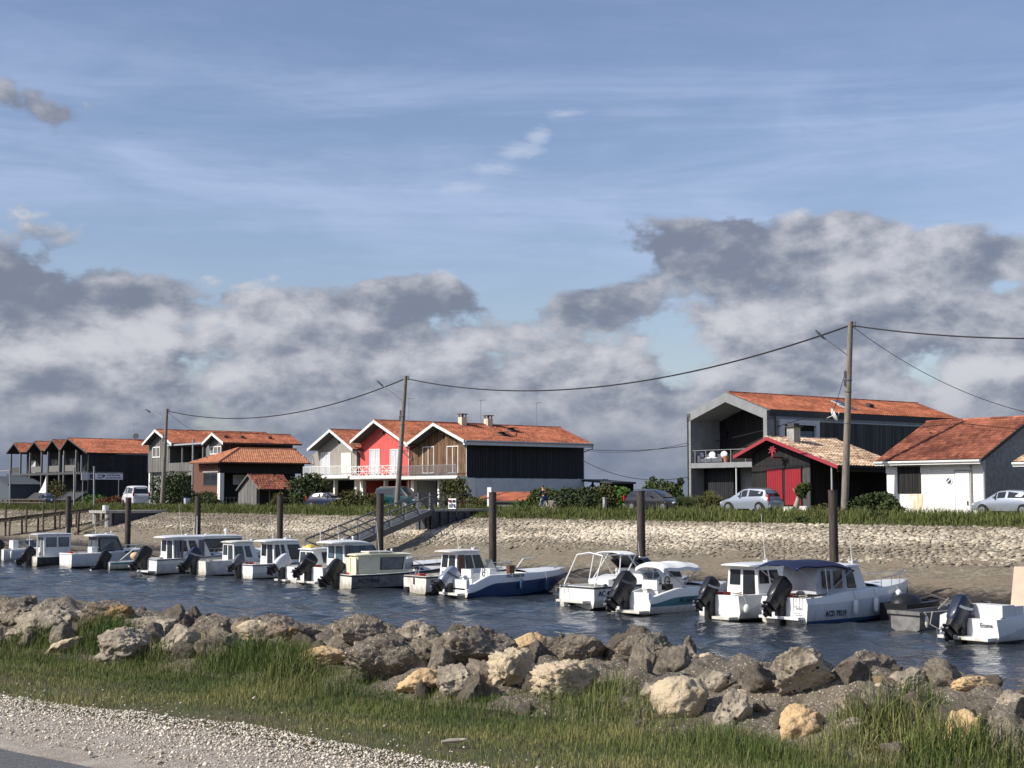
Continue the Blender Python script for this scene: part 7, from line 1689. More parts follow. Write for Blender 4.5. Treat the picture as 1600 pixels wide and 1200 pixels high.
# ------------------------------------------------------------------ street poles and cables
def wire(name, label, P, Q, sag, r, cat='cable', group=None, n=28, twist=False):
    P, Q = Vector(P), Vector(Q); mb = MB(); mb.tube([P.lerp(Q, k / n) - Vector((0, 0, sag * 4 * (k / n) * (1 - k / n))) for k in range(n + 1)], r, 6)
    return tag(mb.build(name, 'cable'), label, cat, group)
def w3(px, py, v): u, v, z = at_v(px, py, v); return Vector((*uv2w(u, v), z))
PT = {}
def pole(key, label, top, foot, v, r, lamp, lampz, mat='pole_wood'):
    A = w3(*foot, v); A.z = GZ - .3 if A.z > GZ - .3 else A.z; T = w3(*top, v); o = thing('street_pole', label, 'street pole', (A.x, A.y, 0), 0, 'poles along the quay road'); L0 = Vector((A.x, A.y, 0))
    mb = MB(); mb.tube([A - L0 - Vector((0, 0, .6)), T - L0], [r * 1.35, r * .85], 12); auto_smooth(mb.build('shaft', mat, o))
    mb = MB(); c = T - L0; ax = (T - A).normalized()
    for k in (.12, .32): p = c - ax * k; mb.tube([p, p + Vector((.28, -.12, 0))], .03, 6); mb.tube([p + Vector((.28, -.12, -.08)), p + Vector((.28, -.12, .1))], .05, 6)
    mb.build('insulator', 'grey_plastic', o)
    b0 = T.lerp(A, lampz) - L0; e = w3(*lamp, v - 1.2) - L0
    mb = MB(); mb.tube([b0 + Vector((-.05, 0, -.6)), b0 + Vector((-.12, -.05, .0)), b0.lerp(e, .12) + Vector((0, 0, .22)), b0.lerp(e, .5) + Vector((0, 0, .16)), e], .04, 6); mb.build('lamp_arm', 'galvanised', o)
    d = (e - b0).normalized(); mb = MB(); mb.loft([[e + d * x + Vector((-d.y, d.x, 0)).normalized() * (w * math.cos(q)) + Vector((0, 0, h * math.sin(q))) for q in np.linspace(0, 2 * PI, 9)[:-1]] for x, w, h in ((-.15, .06, .05), (0, .14, .1), (.35, .16, .12), (.62, .12, .08), (.68, .03, .02))]); auto_smooth(mb.build('lamp_head', 'grey_plastic', o), 50)
    mb = MB()
    for f in (.30, .36, .52): p = T.lerp(A, f) - L0; mb.tube([p, p + ax * .05], r * 1.25, 12)
    for f in (.27, .31): p = T.lerp(A, f) - L0; mb.box((p.x - r - .12, p.y - .12, p.z - .25), (p.x - r + .04, p.y + .06, p.z + .2))
    mb.build('clamp_box', 'grey_plastic', o)
    PT[key] = (T - Vector((0, 0, .25)), A); return o
pole('a', 'tall grey street pole with a lamp in front of the black barn', (1329, 502), (1318.5, 806), 76.5, .19, (1286, 527), .20)
pole('b', 'dark leaning street pole with a lamp in front of the coral red house', (634, 587), (619, 789), 76.5, .19, (597, 602), .21)
pole('c', 'grey street pole with a lamp in front of the grey timber house', (261, 638.5), (252.5, 795), 76.5, .19, (234, 643.5), .13)
wire('overhead_cable', 'thick cable sagging between the tall right pole and the leaning middle pole', PT['a'][0], PT['b'][0], 2.4, .055)
wire('overhead_cable', 'thick cable sagging between the leaning middle pole and the left grey pole', PT['b'][0], PT['c'][0], 2.0, .055)
wire('overhead_cable', 'thick cable running level from the tall right pole out of the picture', PT['a'][0], w3(1720, 527, 74), .35, .05)
wire('service_cable', 'thin cable falling from the tall right pole past the white hut roof', PT['a'][0], w3(1640, 652, 82), .9, .022)
wire('service_cable', 'thin cable dropping from the tall right pole to the modern house roof', PT['a'][0] - Vector((0, 0, 1.6)), w3(1300, 648, 97), .2, .02)
uRr = BRU
def span(lb, a, c, sag, r): wire('service_cable', lb, a, c, sag, r)
span('upper thin cable stretched from the black boarded house to the modern grey house', w3(913, 702, 100), w3(1262, 652, 92.4), 1.0, .035)
span('second thin cable just below the upper one beside the modern grey house', w3(913, 704, 100), w3(1074, 692, 91.8), .45, .02)
span('lower thin cable falling across the gap to the modern grey house', w3(910, 719, 100), w3(1074, 745.5, 91.8), .9, .03)
span('thin cable falling from the left grey pole to the grey timber house roof', PT['c'][0], w3(318, 676, 90), .5, .018)
span('thin cable falling from the leaning middle pole to the grey timber gables', PT['b'][0], w3(350, 686, 92), 1.5, .018) if False else None

# ------------------------------------------------------------------ plain posts, sign board, fence, flag at far left
def post(label, px, y0, y1, v, r, mat='galvanised', arm=None, name='lamp_post', cat='post', group=None):
    A = w3(px, y1, v); T = w3(px, y0, v); o = thing(name, label, cat, (A.x, A.y, 0), 0, group); L0 = Vector((A.x, A.y, 0))
    mb = MB(); mb.tube([A - L0 - Vector((0, 0, .8)), T - L0], r, 8); mb.build('shaft', mat, o)
    mb = MB(); mb.tube([T - L0, T - L0 + Vector((0, 0, .04))], r * 1.25, 8); mb.build('cap', mat, o)
    if arm:
        e = w3(*arm, v); mb = MB(); mb.tube([T - L0 - Vector((0, 0, .06)), e - L0 - Vector((0, 0, .06))], r * .8, 6); mb.build('arm', mat, o)
    return o
post('grey post with a level arm cut by the left edge', 15.5, 735, 800, 74, .11, arm=(-8, 736))
post('grey post left of the sign board in front of the black building', 116, 731, 806, 74, .11)
post('grey post crossing in front of the sign board', 147, 729, 804, 74, .11)
def sign_board():
    v = 76.0; a = w3(128, 743, v); u0 = U_(128, v)
    o = thing('sign_board', 'long white sign board with blue print hung between grey posts at far left', 'sign', (*uv2w(u0, v), 0), ROT_F)
    z1, z0 = Z_(150, 738.5, v), Z_(150, 748.5, v)
    L = at_u(192, 743, u0)[1] - v
    mb = MB(); mb.box((1.0, -.03, z0), (L, .03, z1)); pn = mb.build('panel', 'sign_white', o)
    mb = MB(); mb.box((-.0, -.05, z0 - .1), (.9, .05, z1 + .1)); mb.build('side_panel', 'gelcoat_grey', o)
    mb = MB(); h = z1 - z0; rng = random.Random(4)
    for r0, r1 in ((.60, .80), (.2, .38)):
        x = 2.2
        while x < L - .5:
            w = rng.uniform(.06, .22); 
            if not (2.7 < x < 3.2): mb.box((x, -.036, z0 + h * r0), (x + w, -.031, z0 + h * r1))
            x += w + rng.uniform(.03, .12)
    mb.prism([(2.7, -.036, z0 + h * .75), (3.2, -.036, z0 + h * .75), (2.95, -.036, z0 + h * .25)], (0, .004, 0)); mb.box((1.05, -.037, z0 + h * .1), (1.6, -.031, z1 - h * .1))
    mb.build('print', 'sign_blue', pn)
    mb = MB(); mb.tube([(-.6, .0, z1 + .12), (L, .0, z1 + .12)], .04, 6); mb.tube([(.2, 0, z0), (.2, 0, GZ - 1)], .06, 6); mb.tube([(L - .5, .1, z1 + .1), (L - .5, .1, GZ - .5)], .05, 6); mb.build('frame', 'galvanised', o)
sign_board()
def flag():
    v = 78; A = w3(66, 795, v); o = thing('beach_flag', 'white curved sail flag standing before the black waterside building', 'flag', (A.x, A.y, Z_(66, 770, v)), ROT_B)
    z0, z1 = Z_(66, 770, v), Z_(66, 741, v); s = ppm(66, v)
    mb = MB(); mb.tube([(1.2, 0, GZ - z0 - .5), (1.2, 0, z1 - z0)], .03, 6); mb.build('mast', 'galvanised', o)
    n = 10; R = [((1.17 - 2.7 * (1 - k / n) ** 1.6, 0, (z1 - z0) * k / n), (1.17, 0, (z1 - z0) * k / n)) for k in range(n + 1)]
    mb = MB(); mb.loft([[p, q, (q[0], .03, q[2]), (p[0], .03, p[2])] for p, q in R]); mb.build('sail', 'white_canvas', o)
flag()
def rail_fence():
    v = 74.6; u0 = U_(6, v); u1 = U_(74, v); o = thing('rail_fence', 'low brown rail fence on the bank at far left', 'fence', (*uv2w(u0, v), 0), ROT_B); n = 8; z = far_z(74.6); h = 1.0
    for k in range(n + 1):
        x = (u1 - u0) * k / n; mb = MB(); mb.box((x - .09, -.09, z - .3), (x + .09, .09, z + h)); mb.build('post', 'jetty_wood', o)
    for hh in (.55, .95):
        mb = MB(); mb.box((-.1, -.14, z + hh - .09), (u1 - u0 + .1, -.095, z + hh + .09)); mb.build('rail', 'jetty_wood', o)
rail_fence()
def awnings():
    v = 84; a, c = U_(22, v), U_(118, v); o = thing('dark_marquee', 'long low dark tent roof in front of the black waterside building', 'tent', (*uv2w(a, v), GZ), ROT_B); W = c - a; h = Z_(60, 775, v) - GZ
    zt = Z_(60, 769.5, v) - GZ
    mb = MB(); mb.prism([(0, 0, h - .6), (0, 1.6, zt), (0, 3.2, h - .6)], (W, 0, 0)); mb.build('tent_roof', 'dark_sheet', o)
    for k in range(6): mb = MB(); x = W * k / 5; mb.box((x - .06 + (.07 if k == 0 else 0) - (.07 if k == 5 else 0), .1, -.2), (x + .06 + (.07 if k == 0 else 0) - (.07 if k == 5 else 0), .22, h - .62)); mb.build('tent_pole', 'dark_grey_boards', o)
    mb = MB(); mb.box((.1, 3.0, -.1), (W - .1, 3.1, h - .6)); mb.build('back_cloth', 'slate_cloth', o)
    v = 82; a, c = U_(-30, v), U_(16, v); o = thing('slate_hut', 'slate blue hut end cut by the left edge', 'hut', (*uv2w(a, v), GZ), ROT_B); W = c - a; h = Z_(5, 757, v) - GZ; hp = Z_(0, 746, v) - GZ
    mb = MB(); mb.prism([(0, 0, -.3), (W, 0, -.3), (W, 0, h), (W * .55, 0, hp), (0, 0, h)], (0, 5, 0)); mb.build('wall', 'slate_cloth', o)
    mb = MB()
    for p, q in (((-.2, h - .1), (W * .55, hp + .06)), ((W * .55, hp + .06), (W + .2, h - .1))): mb.prism([(p[0], -.3, p[1]), (q[0], -.3, q[1]), (q[0], -.3, q[1] + .15), (p[0], -.3, p[1] + .15)], (0, 5.5, 0))
    mb.build('roof', 'slate_cloth', o)
    mb = MB(); mb.box((W * .5, -.04, -.1), (W * .5 + 1.2, -.003, 1.9)); mb.build('door', 'dark_grey_boards', o)
awnings()
def plank_fence():
    v = 78.6; u0, u1 = U_(856, v), U_(883, v); z = GZ; o = thing('plank_fence', 'short pale plank fence panel behind the cyclist', 'fence', (*uv2w(u0, v), z), ROT_B); W = u1 - u0; h = Z_(870, 785, v) - z + .15; rng = random.Random(5)
    n = 9
    for k in range(n): mb = MB(); mb.box((W * k / n + .02, 0, -.1), (W * (k + 1) / n - .02, .03, h + rng.uniform(-.05, .05)), 0, rng.random()); mb.build('plank', 'pole_wood', o)
    mb = MB(); mb.box((0, .034, h * .3), (W, .07, h * .3 + .1)); mb.box((0, .034, h * .75), (W, .07, h * .75 + .1)); mb.build('rail', 'pole_wood', o)
    mb = MB(); mb.box((W + .02, -.05, -.2), (W + .2, .1, h + .45)); mb.build('end_post', 'concrete', o)
plank_fence()
def small_posts():
    for px, y0, lb in ((945, 778, 'squat pale concrete post in the grass between the bushes'), (765, 0, '')):
        if not y0: continue
        v = 77.6; A = w3(px, 802, v); T = w3(px, y0, v); o = thing('concrete_post', lb, 'post', (A.x, A.y, 0), ROT_B); mb = MB(); mb.box((-.11, -.11, GZ - .6), (.11, .11, T.z - .05)); mb.build('shaft', 'concrete', o); mb = MB(); mb.box((-.13, -.13, T.z - .048), (.13, .13, T.z + .05)); mb.build('cap', 'concrete', o)
    v = 75.6; A = w3(764.5, 803, v); o = thing('depth_board', 'narrow white marker board on a post behind the mooring pile', 'marker', (A.x, A.y, 0), ROT_B + .3)
    mb = MB(); mb.tube([(0, .06, GZ - 1), (0, .06, Z_(764, 762, v))], .045, 6); mb.build('post', 'galvanised', o)
    for y0, y1 in ((761.5, 777), (779, 792)): mb = MB(); mb.box((-.2, -.02, Z_(764, y1, v)), (.2, .01, Z_(764, y0, v))); mb.build('board', 'sign_white', o)
small_posts()

# ------------------------------------------------------------------ vehicles
def car(name, label, px, py, v, L, W, H, paint, yaw, kind='hatch', group='vehicles along the quay road', z=None, anchor='rear'):
    """x forward; built from cross sections along the length; the near lower corner stands at the photo point."""
    u = U_(px, v); x, y = uv2w(u, v); o = thing(name, label, 'van' if kind == 'van' else 'car', (x, y, GZ + .006), ROT_B + PI + yaw, group)
    hw = W / 2
    P = {  # x from the rear, sill, belt, roof heights, breadth at belt, breadth at roof
     'hatch': [(0, .42, .62, .62, .84, .84), (.10, .30, .86, .88, .93, .90), (.28, .25, .96, 1.0, .97, .8), (.62, .24, .98, 1.34, .985, .70), (.95, .24, .985, 1.46, .99, .68), (1.9, .24, .98, 1.50, 1, .69), (2.5, .24, .96, 1.44, 1, .69), (3.25, .24, .93, .96, .99, .8), (3.6, .25, .86, .88, .98, .86), (4.1, .28, .74, .76, .93, .8), (4.26, .36, .58, .58, .84, .7)],
     'mpv': [(0, .42, .66, .66, .86, .86), (.07, .28, .92, .94, .95, .92), (.2, .24, 1.0, 1.05, .97, .82), (.50, .23, 1.03, 1.50, .985, .72), (.85, .23, 1.03, 1.60, .99, .70), (1.9, .23, 1.0, 1.63, 1, .70), (2.45, .23, .97, 1.56, 1, .70), (3.45, .23, .94, .97, .99, .8), (3.8, .24, .86, .88, .98, .86), (4.3, .28, .72, .74, .93, .8), (4.42, .36, .56, .56, .84, .7)],
     'van': [(0, .40, .9, .9, .90, .90), (.05, .28, 1.05, 1.07, .96, .94), (.12, .26, 1.10, 1.14, .98, .90), (.30, .26, 1.12, 1.78, .99, .82), (.6, .26, 1.12, 1.90, 1, .80), (2.4, .26, 1.1, 1.92, 1, .80), (3.1, .26, 1.08, 1.86, 1, .80), (3.95, .26, 1.04, 1.08, .99, .86), (4.2, .28, .95, .97, .98, .86), (4.6, .3, .80, .82, .93, .8), (4.72, .38, .60, .60, .84, .7)],
    }[kind]
    ref = P[-1][0]; refH = max(p[3] for p in P)
    S = [(p[0] * L / ref, p[1] * H / refH, p[2] * H / refH, p[3] * H / refH, p[4] * hw, p[5] * hw) for p in P]
    rings = []
    for (x, zs, zb, zr, wb, wr) in S:
        zm = zs + (zb - zs) * .5; h = [(-wb * .90, zs), (-wb * 1.0, zm), (-wb * .97, zb), (-wr, zr - .03 * (zr - zb > .1)), (-wr * .6, zr + (.03 if zr - zb > .1 else .015))]
        rings.append([(x, p, q) for p, q in h] + [(x, -p, q) for p, q in h[::-1]])
    mb = MB(); mb.loft(rings); body = mb.build('body', paint, o); auto_smooth(body, 38)
    def glassq(c, out, nm):
        m = sum((Vector(p) for p in c), Vector()) / 4; out = Vector(out); mb = MB(); mb.prism([m + (Vector(p) - m) * .93 + out for p in c], out * -1.4); return mb.build(nm, 'dark_glass', o)
    cab = [k for k in range(len(S)) if S[k][3] - S[k][2] > .2]
    for sg in (-1, 1):
        g = lambda k: (Vector((S[k][0], sg * S[k][4] * .97, S[k][2])), Vector((S[k][0], sg * S[k][5], S[k][3] - .03)))
        ks = list(range(cab[0] - 1, cab[-1] + 2))
        b0, t0 = g(cab[0]); bm, tm = g(cab[2] if len(cab) > 3 else cab[1]); be, te = g(cab[-1]); bp, tp = g(cab[-1] + 1)
        out = (0, sg * .012, .004)
        f = lambda A, B, t: A.lerp(B, t)
        glassq([f(b0, t0, .08), f(bm, tm, .08) - Vector((.05, 0, 0)), f(bm, tm, .90) - Vector((.05, 0, 0)), f(b0, t0, .88)], out, 'side_window')
        glassq([f(bm, tm, .08) + Vector((.05, 0, 0)), f(be, te, .08), f(be, te, .9), f(bm, tm, .90) + Vector((.05, 0, 0))], out, 'side_window')
        mb = MB(); tri = [f(be, te, .1) + Vector((.05, 0, 0)), f(bp, tp, .5) - Vector((.22 * (bp.x - be.x), 0, 0)), f(be, te, .84) + Vector((.05, 0, 0))]; mb.prism([p + Vector(out) for p in tri], Vector(out) * -1.4); mb.build('quarter_window', 'dark_glass', o)
        mb = MB(); q = f(be, te, .12); mb.sphere((q.x + .12, q.y + sg * .12, q.z + .05), (.07, .11, .08), 8, 5); mb.build('mirror', paint, o)
        mb = MB(); x = S[1][0]; mb.box((x - .05, sg * S[1][4] * .93 - .10, S[1][2] - .16), (x + .06, sg * S[1][4] * .93 + .06, S[2][2] + .22)); mb.build('tail_light', 'tail_red', o)
        mb = MB(); x = S[-2][0]; mb.sphere((x - .02, sg * S[-2][4] * .80, S[-2][2] - .10), (.16, .2, .10), 8, 5); mb.build('headlight', 'head_lamp', o)
        for fx in (.185, .80):
            r = .31 * min(1.1, H / 1.5); x = fx * L; wy = sg * (hw - .07)
            mb = MB(); mb.disc((x, wy + sg * .02, r), (0, 1, 0), r * 1.16, .18, 20); mb.build('wheel_arch', 'black_trim', o)
            mb = MB(); mb.disc((x, wy + sg * .03, r), (0, 1, 0), r, .21, 20); wh = mb.build('wheel', 'tyre', o); mb = MB(); mb.disc((x, wy + sg * .145, r), (0, 1, 0), r * .62, .02, 14); mb.build('rim', 'steel', wh)
    k = cab[0]; lo, hi = S[k - 1], S[k]
    dn = Vector((-(hi[3] - lo[3]), 0, (hi[0] - lo[0]))).normalized() * .014
    glassq([(lo[0], -lo[5] * .98, lo[3] + .05), (lo[0], lo[5] * .98, lo[3] + .05), (hi[0], hi[5] * .95, hi[3] - .05), (hi[0], -hi[5] * .95, hi[3] - .05)], dn, 'rear_window')
    k = cab[-1]; lo, hi = S[k + 1], S[k]; dn = Vector(((hi[3] - lo[3]), 0, (lo[0] - hi[0]))).normalized() * .014
    glassq([(lo[0] - .05, -lo[5], lo[3] + .06), (lo[0] - .05, lo[5], lo[3] + .06), (hi[0], hi[5] * .95, hi[3] - .02), (hi[0], -hi[5] * .95, hi[3] - .02)], dn, 'windscreen')
    mb = MB(); mb.box((-.03, -.26, .62 * H / 1.5), (.05, .26, .62 * H / 1.5 + .12)); mb.build('number_plate', 'plate', o)
    mb = MB(); mb.box((-.06, -hw * .86, .34), (.12, hw * .86, .54)); mb.build('rear_bumper', paint if kind != 'mpv' else 'car_silver', o)
    if kind in ('mpv',):
        for sg in (-1, 1): mb = MB(); mb.tube([(.75 * L / ref, sg * S[4][5] * .92, S[4][3] + .06), (2.3 * L / ref, sg * S[6][5] * .92, S[5][3] + .05)], .025, 6); mb.build('roof_rail', 'black_trim', o)
    return o
car('parked_car', 'silver estate car seen from its rear in front of the red doors', 1212, 803, 80.4, 4.45, 1.78, 1.66, 'car_silver', .08, 'mpv')
car('parked_car', 'black estate car half hidden by the grass and a mooring pile', 985, 800, 81.5, 5.3, 1.8, 1.62, 'car_black', PI + .08, 'mpv')
car('parked_car', 'grey car nose cut by the right edge', 1628, 803, 78.6, 4.3, 1.72, 1.45, 'car_silver', .04, 'hatch')
car('parked_van', 'white minivan seen from behind beside the grey timber house', 222, 799, 78.4, 5.4, 2.15, 2.42, 'car_white', -.16, 'van')
car('parked_car', 'dark navy hatchback between bushes below the grey gabled house', 485, 800, 78.9, 4.1, 1.7, 1.5, 'car_navy', PI + .45, 'hatch')
car('parked_van', 'dark teal van parked below the coral red house', 592, 796, 81.5, 4.9, 1.9, 2.05, 'car_teal', PI + .35, 'van')
car('parked_car', 'dark blue car with a bright headlamp by the rail fence at far left', 74, 795, 78.5, 4.2, 1.75, 1.5, 'car_navy', PI - .35, 'hatch')

# ------------------------------------------------------------------ cyclist
def skin_body(name, pts, edges, mat, parent=None, sub=1):
    me = bpy.data.meshes.new(name); me.from_pydata([p[:3] for p in pts], edges, []); o = bpy.data.objects.new(name, me); COL.objects.link(o)
    sk = o.modifiers.new('skin', 'SKIN'); 
    if not me.skin_vertices: bpy.context.view_layer.objects.active = o; 
    if not me.skin_vertices:
        with bpy.context.temp_override(object=o, active_object=o): bpy.ops.mesh.customdata_skin_add()
    for i, p in enumerate(pts): me.skin_vertices[0].data[i].radius = (p[3], p[3])
    me.skin_vertices[0].data[0].use_root = True
    sb = o.modifiers.new('sub', 'SUBSURF'); sb.levels = sub; sb.render_levels = sub
    dg = bpy.context.evaluated_depsgraph_get(); m2 = bpy.data.meshes.new_from_object(o.evaluated_get(dg)); o.modifiers.clear(); o.data = m2; m2.materials.clear(); m2.materials.append(MATS[mat])
    m2.polygons.foreach_set('use_smooth', np.ones(len(m2.polygons), dtype=bool)); o.name = name
    if parent is not None: o.parent = parent
    return o
def cyclist():
    v = 76.4; u = U_(849, v); x, y = uv2w(u, v); rot = ROT_B + PI - .1; zg = far_bank_z(u, v) + .02
    bk = thing('bicycle', 'bicycle ridden along the quay by a person in a dark jacket', 'bicycle', (x, y, zg), rot)
    for X in (-.52, .54):
        mb = MB(); mb.tube([(X + .33 * math.cos(q), 0, .34 + .33 * math.sin(q)) for q in np.linspace(0, 2 * PI, 25)], .022, 6); w = mb.build('wheel', 'tyre', bk)
        mb = MB()
        for k in range(10): q = 2 * PI * k / 10; mb.tube([(X, 0, .34), (X + .32 * math.cos(q), 0, .34 + .32 * math.sin(q))], .005, 4)
        mb.build('spokes', 'steel', w)
    mb = MB()
    for p, q in (((-.52, .0, .34), (-.06, 0, .30)), ((-.06, 0, .30), (-.22, 0, .86)), ((-.22, 0, .84), (-.52, 0, .34)), ((-.2, 0, .76), (.36, 0, .86)), ((-.06, 0, .30), (.38, 0, .76)), ((.34, 0, .95), (.54, 0, .34))): mb.tube([p, q], .022, 6)
    mb.build('frame', 'white_paint', bk)
    mb = MB(); mb.tube([(.30, -.28, 1.03), (.36, -.1, 1.02), (.36, .1, 1.02), (.30, .28, 1.03)], .016, 6); mb.tube([(.34, 0, .95), (.36, 0, 1.02)], .018, 6); mb.build('handlebar', 'steel', bk)
    mb = MB(); mb.sphere((-.25, 0, .92), (.15, .09, .05), 10, 6); mb.build('saddle', 'black_trim', bk)
    mb = MB(); mb.disc((-.06, .06, .30), (0, 1, 0), .1, .02, 12); mb.bar((-.06, .09, .30), (.08, .12, .18), .03); mb.bar((-.06, -.09, .30), (-.20, -.12, .42), .03); mb.box((.02, .1, .14), (.15, .2, .17)); mb.box((-.27, -.2, .41), (-.14, -.1, .44)); mb.build('crank', 'steel', bk)
    pr = thing('person', 'person in a dark jacket and blue jeans riding a bicycle along the quay', 'person', (x, y, zg), rot)
    # one continuous body: pelvis, spine, head, arms to the bars, legs to the pedals
    pts = [(-.24, 0, 1.02, .155), (-.16, 0, 1.22, .16), (-.04, 0, 1.44, .175), (.04, 0, 1.56, .12), (.08, 0, 1.66, .062), (.13, 0, 1.74, .085), (.14, 0, 1.84, .10), (.13, 0, 1.90, .075),
           (-.01, .20, 1.50, .075), (.10, .27, 1.27, .055), (.28, .27, 1.06, .036), (.33, .25, 1.03, .035),
           (-.01, -.20, 1.50, .075), (.10, -.27, 1.27, .055), (.28, -.27, 1.06, .036), (.33, -.25, 1.03, .035),
           (-.20, .11, .97, .10), (.14, .12, .66, .068), (.04, .13, .26, .045), (.14, .14, .20, .038),
           (-.20, -.11, .97, .10), (.17, -.12, .82, .068), (-.16, -.13, .50, .045), (-.10, -.15, .46, .038)]
    ed = [(0, 1), (1, 2), (2, 3), (3, 4), (4, 5), (5, 6), (6, 7), (3, 8), (8, 9), (9, 10), (10, 11), (3, 12), (12, 13), (13, 14), (14, 15), (0, 16), (16, 17), (17, 18), (18, 19), (0, 20), (20, 21), (21, 22), (22, 23)]
    body = skin_body('body', pts, ed, 'skin', pr, 2)
    k = 1.14
    J = [0, 1, 2, 3, 8, 9, 10, 12, 13, 14]; jp = [(*pts[i][:3], pts[i][3] * (k if i < 4 else 1.35)) for i in J]; je = [(0, 1), (1, 2), (2, 3), (3, 4), (4, 5), (5, 6), (3, 7), (7, 8), (8, 9)]
    skin_body('jacket', jp, je, 'jacket', pr, 2)
    Lg = [0, 16, 17, 18, 20, 21, 22]; lp = [(*pts[i][:3], pts[i][3] * 1.2 + .008) for i in Lg]; skin_body('trousers', lp, [(0, 1), (1, 2), (2, 3), (0, 4), (4, 5), (5, 6)], 'jeans', pr, 2)
    mb = MB(); mb.sphere((.115, 0, 1.87), (.11, .095, .085), 12, 8); mb.build('hair', 'hair', pr, smooth=True)
    for p in ((.10, .14, .175), (-.14, -.15, .455)):
        mb = MB(); mb.sphere((p[0], p[1], p[2] + .02), (.13, .05, .05), 10, 6); mb.build('shoe', 'white_paint', pr, smooth=True)
    mb = MB(); mb.sphere((.235, 0, 1.79), (.025, .018, .03), 6, 4); mb.build('nose', 'skin', pr, smooth=True)
cyclist()

# ------------------------------------------------------------------ shrubs and small trees
def leaf_cloud(lobes, n, size, rng, flat=.6):
    """leaf-sized faces scattered through the lobes' volume"""
    w = np.array([l[3] * l[4] * l[5] for l in lobes]); w /= w.sum(); k = rng.choice(len(lobes), n, p=w); L = np.array(lobes)[k]
    d = rng.normal(0, 1, (n, 3)); d /= np.linalg.norm(d, axis=1)[:, None]; r = rng.uniform(.35, 1.05, n) ** .55
    C = L[:, :3] + d * r[:, None] * L[:, 3:6]
    a = rng.normal(0, 1, (n, 3)); a /= np.linalg.norm(a, axis=1)[:, None]; b = rng.normal(0, 1, (n, 3)); b -= a * (a * b).sum(1)[:, None]; b /= np.linalg.norm(b, axis=1)[:, None]
    s = rng.uniform(.6, 1.3, n)[:, None] * size
    P = np.stack([C - a * s, C + b * s * flat, C + a * s, C - b * s * flat], 1).reshape(-1, 3); F = np.arange(4 * n).reshape(n, 4)
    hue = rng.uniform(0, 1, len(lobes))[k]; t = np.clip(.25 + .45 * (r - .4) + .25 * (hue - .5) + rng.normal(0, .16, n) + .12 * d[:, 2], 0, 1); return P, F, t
def shrub(label, x0, x1, y0, y1, v, mat='foliage', n=1800, seed=1, size=.10, name='shrub', cat='shrub', lob=9, spiky=0, z=None, depth=.8):
    rng = np.random.RandomState(seed); u0, u1 = U_(x0, v), U_(x1, v); uc = (u0 + u1) / 2; zb = (GZ if v > 77.6 else far_z(v)) - .05 if z is None else z; zt = Z_((x0 + x1) / 2, y0, v); H = zt - zb; W = (u1 - u0)
    o = thing(name, label, cat, (*uv2w(uc, v), zb), ROT_B)
    lobes = []
    for k in range(lob):
        a = rng.uniform(-.36, .36); top = 1 - .55 * (abs(a) / .5) ** 1.5; h = rng.uniform(.25, .78) * top
        r = rng.uniform(.20, .34); lobes.append((a * W, rng.uniform(-.35, .35) * W * depth * .6, h * H, r * W * .62, r * W * .62 * depth, max(.12, min(h, 1 - h, .34) * H * rng.uniform(.85, 1.2))))
    lobes.append((0, 0, H * .62, W * .22, W * .22 * depth, H * .37)); lobes.append((0, 0, H * .25, W * .44, W * .4 * depth, H * .25))
    P, F, t = leaf_cloud(lobes, n, size, rng); P[:, 2] = np.maximum(P[:, 2], .0)
    if spiky:
        m = int(n * .4); c = rng.randint(0, len(lobes), m); L = np.array(lobes)[c]; b = np.stack([L[:, 0] + rng.normal(0, .3, m) * L[:, 3], L[:, 1], L[:, 2]], -1); d = rng.normal(0, .6, (m, 3)); d[:, 2] = np.abs(d[:, 2]) + .8; d /= np.linalg.norm(d, axis=1)[:, None]; l = rng.uniform(.3, .6, m)[:, None] * spiky
        s = np.cross(d, [0, 1, .2]); s /= np.linalg.norm(s, axis=1)[:, None]; Q = np.stack([b - s * .03, b + s * .03, b + d * l + s * .005, b + d * l - s * .005], 1).reshape(-1, 3); F = np.concatenate([F, np.arange(4 * m).reshape(m, 4) + len(P)]); P = np.concatenate([P, Q]); t = np.concatenate([t, np.clip(rng.normal(.5, .2, m), 0, 1)])
    npmesh('foliage', P, F, mat, t, parent=o)
    mb = MB()
    for k in range(5):
        a = rng.uniform(-.25, .25) * W; mb.tube([(a * .3, rng.uniform(-.1, .1), -.1), (a * .6, rng.uniform(-.1, .1), H * .3), (a, rng.uniform(-.2, .2), H * .62)], [.05, .035, .015], 5)
    mb.build('stems', 'bark', o)
    return o
